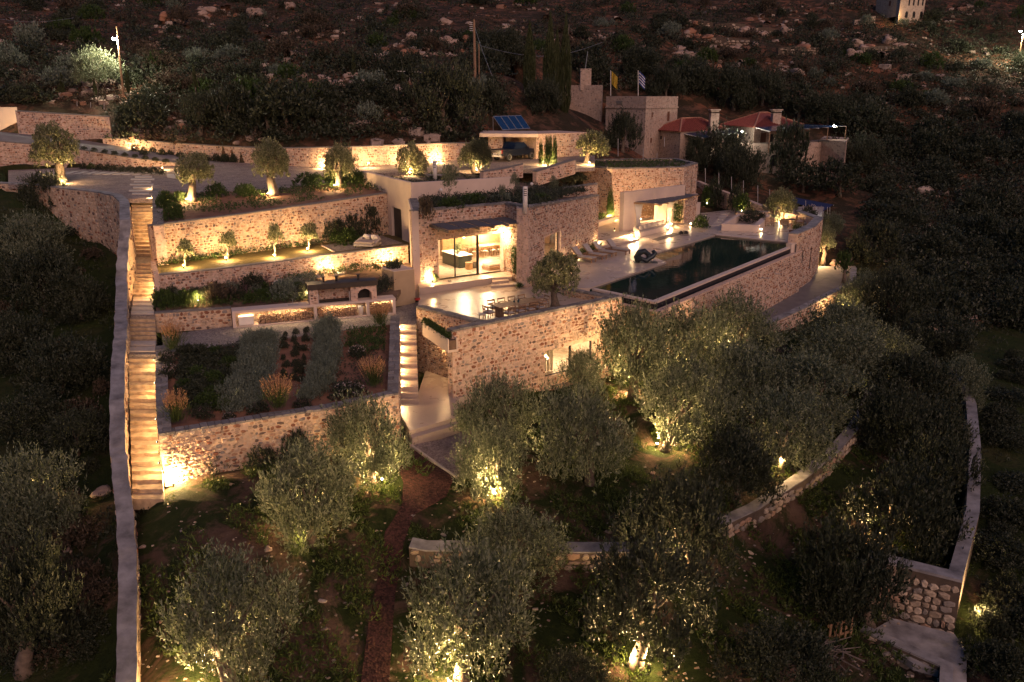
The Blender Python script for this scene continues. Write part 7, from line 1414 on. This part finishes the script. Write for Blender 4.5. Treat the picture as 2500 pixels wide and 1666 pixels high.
def bushpx(r_):
    while True:
        p = hillpx(r_)
        if hnoise(*p) > -.25 or p[0] > 2150 or r_.random() < .15: return p
def hillpx(r_):
    while True:
        px, py = r_.uniform(-20,2520), r_.uniform(0,800)
        lim = (350 if px > 300 else 325) if px < 1150 else 290 if px < 1480 else 235 if px < 2060 else 800
        if py < lim and not (px > 2060 and py > 380 and px < 2120+(py-380)*.15): return px, py
tag(scatter_stuff('hillside_scrub', 2200, hillpx, L_scrub, 5, .30, .055, 1.3, 31), 'low brown scrub covering the rocky hillside', 'scrub'); tag(scatter_stuff('hillside_undergrowth', 3000, bushpx, L_dark, 6, .38, .09, 2.3, 32), 'dark undergrowth between the hillside bushes', 'undergrowth')
m = MB(); r_ = random.Random(5)
import itertools
V_, F_ = [], []
for k in range(1900):
    px, py = rockpx(r_)
    if not ok(px,py): continue
    b = G(px,py,330); vs, fs = US[k%16]; w = r_.uniform(.25,1.2)*(1.9 if r_.random() < .14 else 1); M_ = Matrix.Translation(b)@Matrix.Rotation(r_.uniform(0,6.28),4,'Z')@Matrix.Diagonal((w,w*.6,w*.7,1)); n = len(V_); V_ += [tuple(M_@Vector(v)) for v in vs]; F_ += [tuple(i+n for i in f) for f in fs]
m.v, m.f = V_, F_; tag(m.build('hillside_rocks', stone_mat('hill_stone', [(0,(.30,.22,.17)),(.3,(.38,.29,.23)),(.55,(.27,.15,.10)),(.75,(.42,.34,.28))], False)), 'scattered pale rocks on the hillside', 'rocks', None, 'stuff')
for k, (x0,y0,x1,y1,yy) in enumerate([(1700,105,1830,108,150),(1745,72,1820,70,165),(1840,80,1900,84,162),(1900,130,2000,128,148),(2100,130,2200,126,150),(1705,130,1780,134,146),(2330,250,2420,256,140),(1670,60,1740,66,168)]): # old field terraces
    a, b = G(x0,y0), G(x1,y1); wall('field_terrace', 'crumbling dry stone field terrace on the upper hillside', 'wall', [(a.x,a.y,a.z+.9,a.z-1),((a.x+b.x)/2,(a.y+b.y)/2-.4,(a.z+b.z)/2+1.1,(a.z+b.z)/2-1),(b.x,b.y,b.z+.8,b.z-1)], th=.6, mat=M_joint, cap=None, st=('f',), kind='dry', size=.6, group='field terraces on the hillside', depth=.15, fill=.85)
# ------------------------------------------------------------------ olive grove
def gwall(name, label, pxs, h, th=.55, **k):
    pts = []
    for px, py in pxs: b = G(px,py); pts.append((b.x,b.y,b.z+h,b.z-.5))
    return wall(name, label, 'wall', pts, th=th, mat=M_joint, kind='dry', **k)
gwall('grove_wall', 'short dry stone wall with earth top at the foot of the chipping path', [(1000,1378),(1040,1386),(1150,1386),(1300,1388),(1420,1390),(1530,1390),(1640,1388)], .8, th=.8, cap=M_cap, cap_h=.06, cap_o=0, st=('f',), size=.40, n_ind=200, fill=.97, depth=.08)
gwall('curved_grove_wall', 'long curved dry stone wall sweeping down the right of the olive grove', [(1760,1322),(1850,1278),(1960,1205),(2040,1140),(2095,1075),(2130,1010),(2140,950)], .75, th=.6, cap=M_cap, cap_h=.06, cap_o=0, st=('f',), size=.36, n_ind=240, fill=.97, depth=.08)
pwall('path_wall', 'pale capped stone wall holding up the side path under the pool', [(1735,850,-3.3),(1878,790,-3.2),(1968,750,-3.1),(2043,711,-3.0),(2088,694,-2.95),(2091,654,-2.95)], [1.8,1.8,1.8,1.8,1.8,1.8], cap=M_cap, th=.5, n_ind=80, size=.3)
rb = []
for px,py,z in ((2346,905,-4.6),(2384,985,-5.0),(2396,1100,-5.4),(2392,1250,-5.8),(2350,1415,-6.2)): p = P(px,py,z); rb.append((p.x,p.y,z,z-2.6))
wall('outer_wall', 'pale topped boundary wall on the far right of the grove', 'wall', rb, th=.55, side=-1, mat=M_joint, cap=M_cap, cap_h=.1, cap_o=0, st=('b',), kind='dry', size=.34, fill=.95)
a, b = P(2118,1362,-6.05), P(2350,1420,-6.2); rwl = wall('end_retaining_wall', 'high dry stone retaining wall at the end of the concrete track', 'wall', [(a.x,a.y,-6.0,-9.0),(b.x,b.y,-6.15,-9.0)], th=.6, mat=M_joint, cap=M_cap, cap_h=.12, cap_o=.02, st=('f',), kind='dry', size=.34, n_ind=170, fill=.97, depth=.09)
trk = sheet('concrete_track', [P(2120,1545,-8.5),P(2230,1620,-8.6),P(2300,1640,-8.7),P(2290,1750,-9.2),P(2360,1750,-9.2),P(2360,1590,-8.6),P(2330,1548,-8.4),P(2180,1510,-8.4)], M_cap, .3)
wall('track_kerb', 'low pale kerb wall beside the concrete track', 'wall', [(P(2100,1540,-8.3).x,P(2100,1540,-8.3).y,-8.25,-9.3),(P(2295,1628,-8.5).x,P(2295,1628,-8.5).y,-8.45,-9.6),(P(2288,1760,-8.9).x,P(2288,1760,-8.9).y,-8.9,-10)], th=.45, mat=M_joint, cap=M_cap, cap_h=.08, cap_o=0, st=('f',), kind='dry', size=.35)
wd = empty('branch_pile', G(2030,1600), 0, 'heap of cut branches beside a broken pallet in the dark', 'branches'); r_ = random.Random(8)
for k in range(26): a_ = r_.uniform(0,3.14); L_ = r_.uniform(.4,.9); c_ = Vector((r_.uniform(-.7,.7),r_.uniform(-.5,.5),r_.uniform(.06,.35))); dv = Vector((math.cos(a_),math.sin(a_),r_.uniform(-.2,.3)))*L_; MB().tube([c_-dv,c_,c_+dv], [.03,.028,.015], 5).build('branch', M_dwood, wd)
pt = empty('broken_pallet', G(2050,1562), .4, 'broken wooden pallet standing behind the branch heap', 'pallet')
for k in range(5): MB().box(-.6+k*.27,-.5+k*.27,-.02,.02,.0,.85).build('slat', M_wood, pt)
for z in (.15,.7): MB().box(-.65,.65,.021,.08,z,z+.09).build('rail', M_wood, pt)
# chipping path and edging
drape('chipping_path', [(945,1100),(985,1180),(980,1240),(940,1300),(925,1400),(900,1520),(880,1680)], [(1008,1098),(1110,1172),(1090,1215),(1010,1260),(985,1330),(965,1450),(950,1680)], M_mulch)
a, b = G(1003,1092), G(1115,1172); e_ = MB(); Mx = frame(a,b); 
for k in range(8): p0, p1 = a.lerp(b,k/8), a.lerp(b,(k+1)/8); e_.prism([(p0.x-.05,p0.y),(p1.x-.05,p1.y),(p1.x+.06,p1.y+.03),(p0.x+.06,p0.y+.03)], [p0.z-.2,p1.z-.2,p1.z-.2,p0.z-.2], [p0.z+.14,p1.z+.14,p1.z+.14,p0.z+.14])
tag(e_.build('path_edging', M_paver), kind='structure')
LMUL[0] = 6.0
GROVE = [ # foot x, foot y, crown x, crown y, width, height, dark, label
 (908,1178,900,1068,225,215,0,'olive tree against the right end of the bowed garden wall'),(762,1325,745,1195,240,255,0,'brightly under lit olive standing on the bare earth below the bowed wall'),
 (1240,1110,1215,1000,220,180,0,'olive in front of the terrace wall left of the lower glass doors'),(1235,1222,1198,1125,190,210,0,'under lit olive at the end of the edged gravel'),
 (1440,1180,1420,1055,250,240,0,'broad pale olive glowing below the lower glass doors'),(1425,985,1428,905,110,110,0,'olive half covering the lower glass doors'),
 (1545,975,1560,840,215,215,0,'olive at the corner of terrace wall and pool wall'),(1655,930,1675,860,250,240,0,'strongly lit olive below the middle of the pool'),
 (1800,890,1800,800,210,180,0,'olive below the infinity edge near the side path'),(1625,1100,1680,985,250,220,0,'olive with a thick lit trunk in the middle of the grove'),
 (1850,1010,1810,920,220,170,0,'dark olive beyond the thick lit trunk'),(2055,900,2050,800,200,150,0,'dark olive against the capped path wall'),
 (2060,960,2060,860,220,150,0,'lower dark olive beneath the capped path wall'),(2000,1030,1985,945,240,180,0,'dark olive above the bend of the curved grove wall'),
 (1905,1150,1920,1050,265,205,0,'golden lit olive just above the curved grove wall'),(1800,1235,1790,1130,230,190,1,'dark olive left of the golden lit one'),
 (2128,960,2122,890,84,90,0,'small lit bush tree at the upper end of the curved wall'),(1690,1405,1660,1280,290,260,1,'dark olive over the right end of the short dry wall'),
 (1270,1425,1260,1320,240,200,0,'olive leaning over the middle of the short dry wall'),(1125,1670,1150,1480,320,330,0,'large olive at the lower end of the chipping path with one lit side'),
 (1553,1632,1590,1450,330,290,1,'large dark olive with a trunk lit from both sides'),(560,1720,570,1500,330,310,0,'large olive lit from below beside the boundary wall'),
 (2120,1520,2080,1400,270,270,1,'dark olive before the end retaining wall'),(2160,1345,2210,1240,300,260,1,'wide dark olive above the small lit weeds'),
 (2270,1120,2260,1050,220,180,1,'dark olive halfway along the outer wall'),(2240,1010,2225,930,230,150,1,'dark olive near the upper end of the outer wall'),(2300,1230,2290,1150,190,200,1,'dark olive crowding the outer wall'),
 (1900,1720,1900,1610,300,190,1,'dark olive beside the heap of cut branches'),(1420,1720,1400,1650,170,120,1,'small olive low between two large olives'),(2190,820,2180,730,170,170,1,'dark olive outside the capped path wall'),
 (2280,900,2290,830,200,150,1,'dark olive on the slope beyond the side path'),(80,1330,80,1200,215,230,0,'golden olive outside the boundary wall'),(60,1640,70,1450,230,300,1,'dark olive outside the lower boundary wall'),
 (2170,930,2165,860,170,130,0,'olive between the curved wall top and the outer wall'),(2190,1110,2170,1020,190,160,1,'dark olive just right of the curved wall bend'),(2330,1000,2335,930,150,130,0,'olive touching the upper end of the outer wall'),(2110,780,2110,720,130,110,0,'olive outside the corner of the capped path wall'),(2150,640,2140,590,150,120,1,'dark olive on the slope beside the lit tower wall tree'),(70,640,70,580,190,130,0,'pale olive in the scrub below the ochre boulder'),(200,780,190,730,150,110,1,'dark olive close against the upper boundary wall'),(190,1110,190,1050,150,110,1,'dark olive close against the lower boundary wall'),(110,760,110,680,220,160,1,'dark olive in the scrub left of the long steps'),(150,960,160,890,220,150,1,'dark olive outside the middle of the boundary wall'),(60,1060,90,1010,220,130,1,'low dark olive outside the boundary wall'),(120,500,110,470,120,110,1,'dark tree beside the ochre boulder'),(30,900,30,830,200,140,1,'dark olive at the left edge of the slope')]
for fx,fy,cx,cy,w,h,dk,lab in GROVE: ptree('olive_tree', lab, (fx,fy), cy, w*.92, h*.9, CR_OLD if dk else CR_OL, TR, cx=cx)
for px,py,pw_,lab,dx,lens in [(937,1172,60,'spotlight right of the olive against the bowed wall',0,1),(760,1302,130,'bright spotlight in front of the under lit olive',0,1),(1208,1206,110,'bright spotlight in front of the olive at the edged gravel',0,1),(1601,1086,60,'spotlight left of the thick lit trunk',0,1),(1655,1092,40,'hidden light behind the thick lit trunk',0,0),(1897,1138,120,'spotlight in front of the golden olive',0,1),(1539,958,110,'spotlight below the terrace corner olive',0,1),(1650,908,120,'spotlight under the strongly lit olive below the pool',0,1),(1098,1660,110,'spotlight at the lower end of the chipping path',0,1),(1530,1615,45,'light left of the dark olive trunk',0,0),(1580,1618,45,'light right of the dark olive trunk',0,0),(470,1680,120,'hidden spotlight under the large olive beside the boundary wall',0,0),(2118,1312,30,'spotlight in the weeds below the curved wall',0,0),(2370,1500,60,'lamp outside the end retaining wall',0,0),(1400,1090,60,'hidden light inside the pale olive below the glass doors',0,0),(900,1165,30,'hidden light behind the olive against the bowed wall',0,0),(1640,1378,30,'lamp glowing on the end of the short dry wall',0,0),(1750,905,40,'hidden light under the pool edge olives',0,0),(2040,780,30,'hidden light by the capped path wall',0,0),(1880,780,25,'hidden light on the side path',0,0),(1130,1040,3,'hidden light at the foot of the terrace corner',0,0),(2120,930,25,'light under the small bush tree',0,0),(150,1240,70,'light under the golden olive outside the wall',0,0)]:
    b = G(px,py); lamp(lab, b+Vector((0,-.35,0)), pw_, dz=.35, lens=bool(lens), rad=.06, spot=158, aim=(0,.18,1), blend=1.0, spill=.95)
for px,py,w,h,lab in ((430,1150,60,90,'oleander beside the bollard light'),(520,1150,50,60,'dark oleander left of the bowed wall middle'),(560,1140,60,60,'dark oleander by the bowed wall'),(640,1140,70,60,'oleander behind the under lit olive'),(720,1130,70,80,'tall oleander against the bowed wall')): pshrub('oleander', lab, (px,py), w, h, CR_GN if px < 500 else CR_DK, z=-3.7)
for k,(px,py) in enumerate(((2060,690),(2010,640),(2030,600))): ptree('young_tree', ['small round headed tree on the side path','lit tree at the foot of the end tower wall','lit bush behind the end tower wall'][k], (px,py), py-(52,60,55)[k], (44,56,60)[k], (50,56,50)[k], (CR_GN,CR_OL,CR_OL)[k], TR, z=(-3.4,-3.2,-2.4)[k])
lamp('warm light on the end tower wall beside the lit tree', P(2000,640,-3.0), 22, dz=.5, lens=False)
boulder(2040,650,30,24,'pale boulder beside the end tower wall'); boulder(655,1343,20,12,'flat pale stone on the bare earth of the grove'); boulder(350,1336,16,8,'small flat pale stone near the boundary wall'); boulder(165,1350,24,18,'pale stone outside the boundary wall'); boulder(250,1205,50,20,'pale rubble lump outside the boundary wall')
hm = empty('hatch_frame', G(1938,892), .3, 'pale square hatch frame on the grove floor', 'hatch'); MB().box(-.4,.4,-.3,-.24,.1,.18).box(-.4,.4,.24,.3,.1,.18).box(-.4,-.34,-.239,.239,.1,.18).box(.34,.4,-.239,.239,.1,.18).build('rim', M_white, hm); MB().box(-.33,.33,-.23,.23,.05,.12).build('cover', M_metal, hm)
bp = empty('white_bollard', G(2146,1000), 0, 'rounded white block standing behind the curved wall', 'bollard'); MB().lathe([(.3,0),(.32,.5),(.28,.75),(.12,.85)],14).build('body', M_white, bp, True); MB().box(-.34,.34,-.34,.34,-.1,.05).build('foot', M_cap, bp)
# grass and weeds of the grove
def grass_stuff(name, label, n, box, seed, mat, h, clump=.9, dens=None):
    rng = np.random.default_rng(seed); q = rng.uniform((box[0],box[1]), (box[2],box[3]), (n*3,2)); f = np.sin(q[:,0]*.9+np.sin(q[:,1]*.7)*1.5)*np.cos(q[:,1]*.8-q[:,0]*.3)+.5*np.sin(q[:,0]*2.3+q[:,1]*1.9); q = q[f > dens][:n]
    for pl, z in CLAMP: q = q[~inside(q, pl)]
    z = terr(q[:,0],q[:,1]); d = rng.normal(size=(len(q),3))*.5; d[:,2] = 1; d /= np.linalg.norm(d,axis=1,keepdims=True); V, Q = leaves(np.stack([q[:,0],q[:,1],z],1), d, h*rng.uniform(.4,1.3,len(q)), 6, .22, .024, .6, .0, rng); tag(ob(name, np_mesh(name, V, Q, mat)), label, 'grass', None, 'stuff')
grass_stuff('grove_grass', 'patchy green grass on the floor of the olive grove', 26000, (-14,22,24,58), 41, L_grass, .28, dens=.05)
grass_stuff('outer_grass', 'dark rough grass outside the boundary walls', 6000, (-40,24,-15,70), 42, L_dark, .35, dens=-.2); grass_stuff('right_grass', 'dark rough grass beyond the right boundary wall', 6500, (14,24,60,90), 43, L_dark, .3, dens=-.2)
for k in range(34):
    px, py = random.uniform(2405,2500), random.uniform(880,1660); b = G(px,py); shrub('slope_bush', ('small' if k%2 else 'spreading')+' dark bush on the slope outside the '+('upper' if py < 1150 else 'lower')+' outer wall', b, random.uniform(.9,1.5) if k%2 else random.uniform(1.8,3), random.uniform(.6,1.3), CR_DK, 'bush', ('small' if k%2 else 'spreading')+' bushes outside the '+('upper' if py < 1150 else 'lower')+' outer wall')
for k in range(70):
    px, py = random.uniform(0,250), random.uniform(560,1640); b = G(px,py); shrub('dark_scrub', ('dark low bush' if k%2 == 0 else 'brown low bush')+(' outside the upper boundary wall' if py < 900 else ' outside the middle boundary wall' if py < 1250 else ' outside the lower boundary wall'), b, random.uniform(.8,2), random.uniform(.5,1.2), CR_SC if k%2 else CR_DK, 'bush', ('brown' if k%2 else 'dark')+' scrub outside the '+('upper' if py < 900 else 'middle' if py < 1250 else 'lower')+' boundary wall')
V_, F_ = [], []; r_ = random.Random(15)
for k in range(1700):
    px, py = r_.uniform(330,2330), r_.uniform(1050,1666); b = G(px,py)
    if any(inside(np.array([[b.x,b.y]]), pl)[0] for pl, z in CLAMP[:14]): continue
    vs, fs = US[k%16]; w = r_.uniform(.03,.11)*(2.2 if r_.random() < .06 else 1); M_ = Matrix.Translation(b)@Matrix.Rotation(r_.uniform(0,6.28),4,'Z')@Matrix.Diagonal((w,w*.8,w*.5,1)); n = len(V_); V_ += [tuple(M_@Vector(v)) for v in vs]; F_ += [tuple(i+n for i in f) for f in fs]
m = MB(); m.v, m.f = V_, F_; tag(m.build('grove_pebbles', M_dry), 'small stones scattered over the grove floor', 'stones', None, 'stuff')
make_ground()
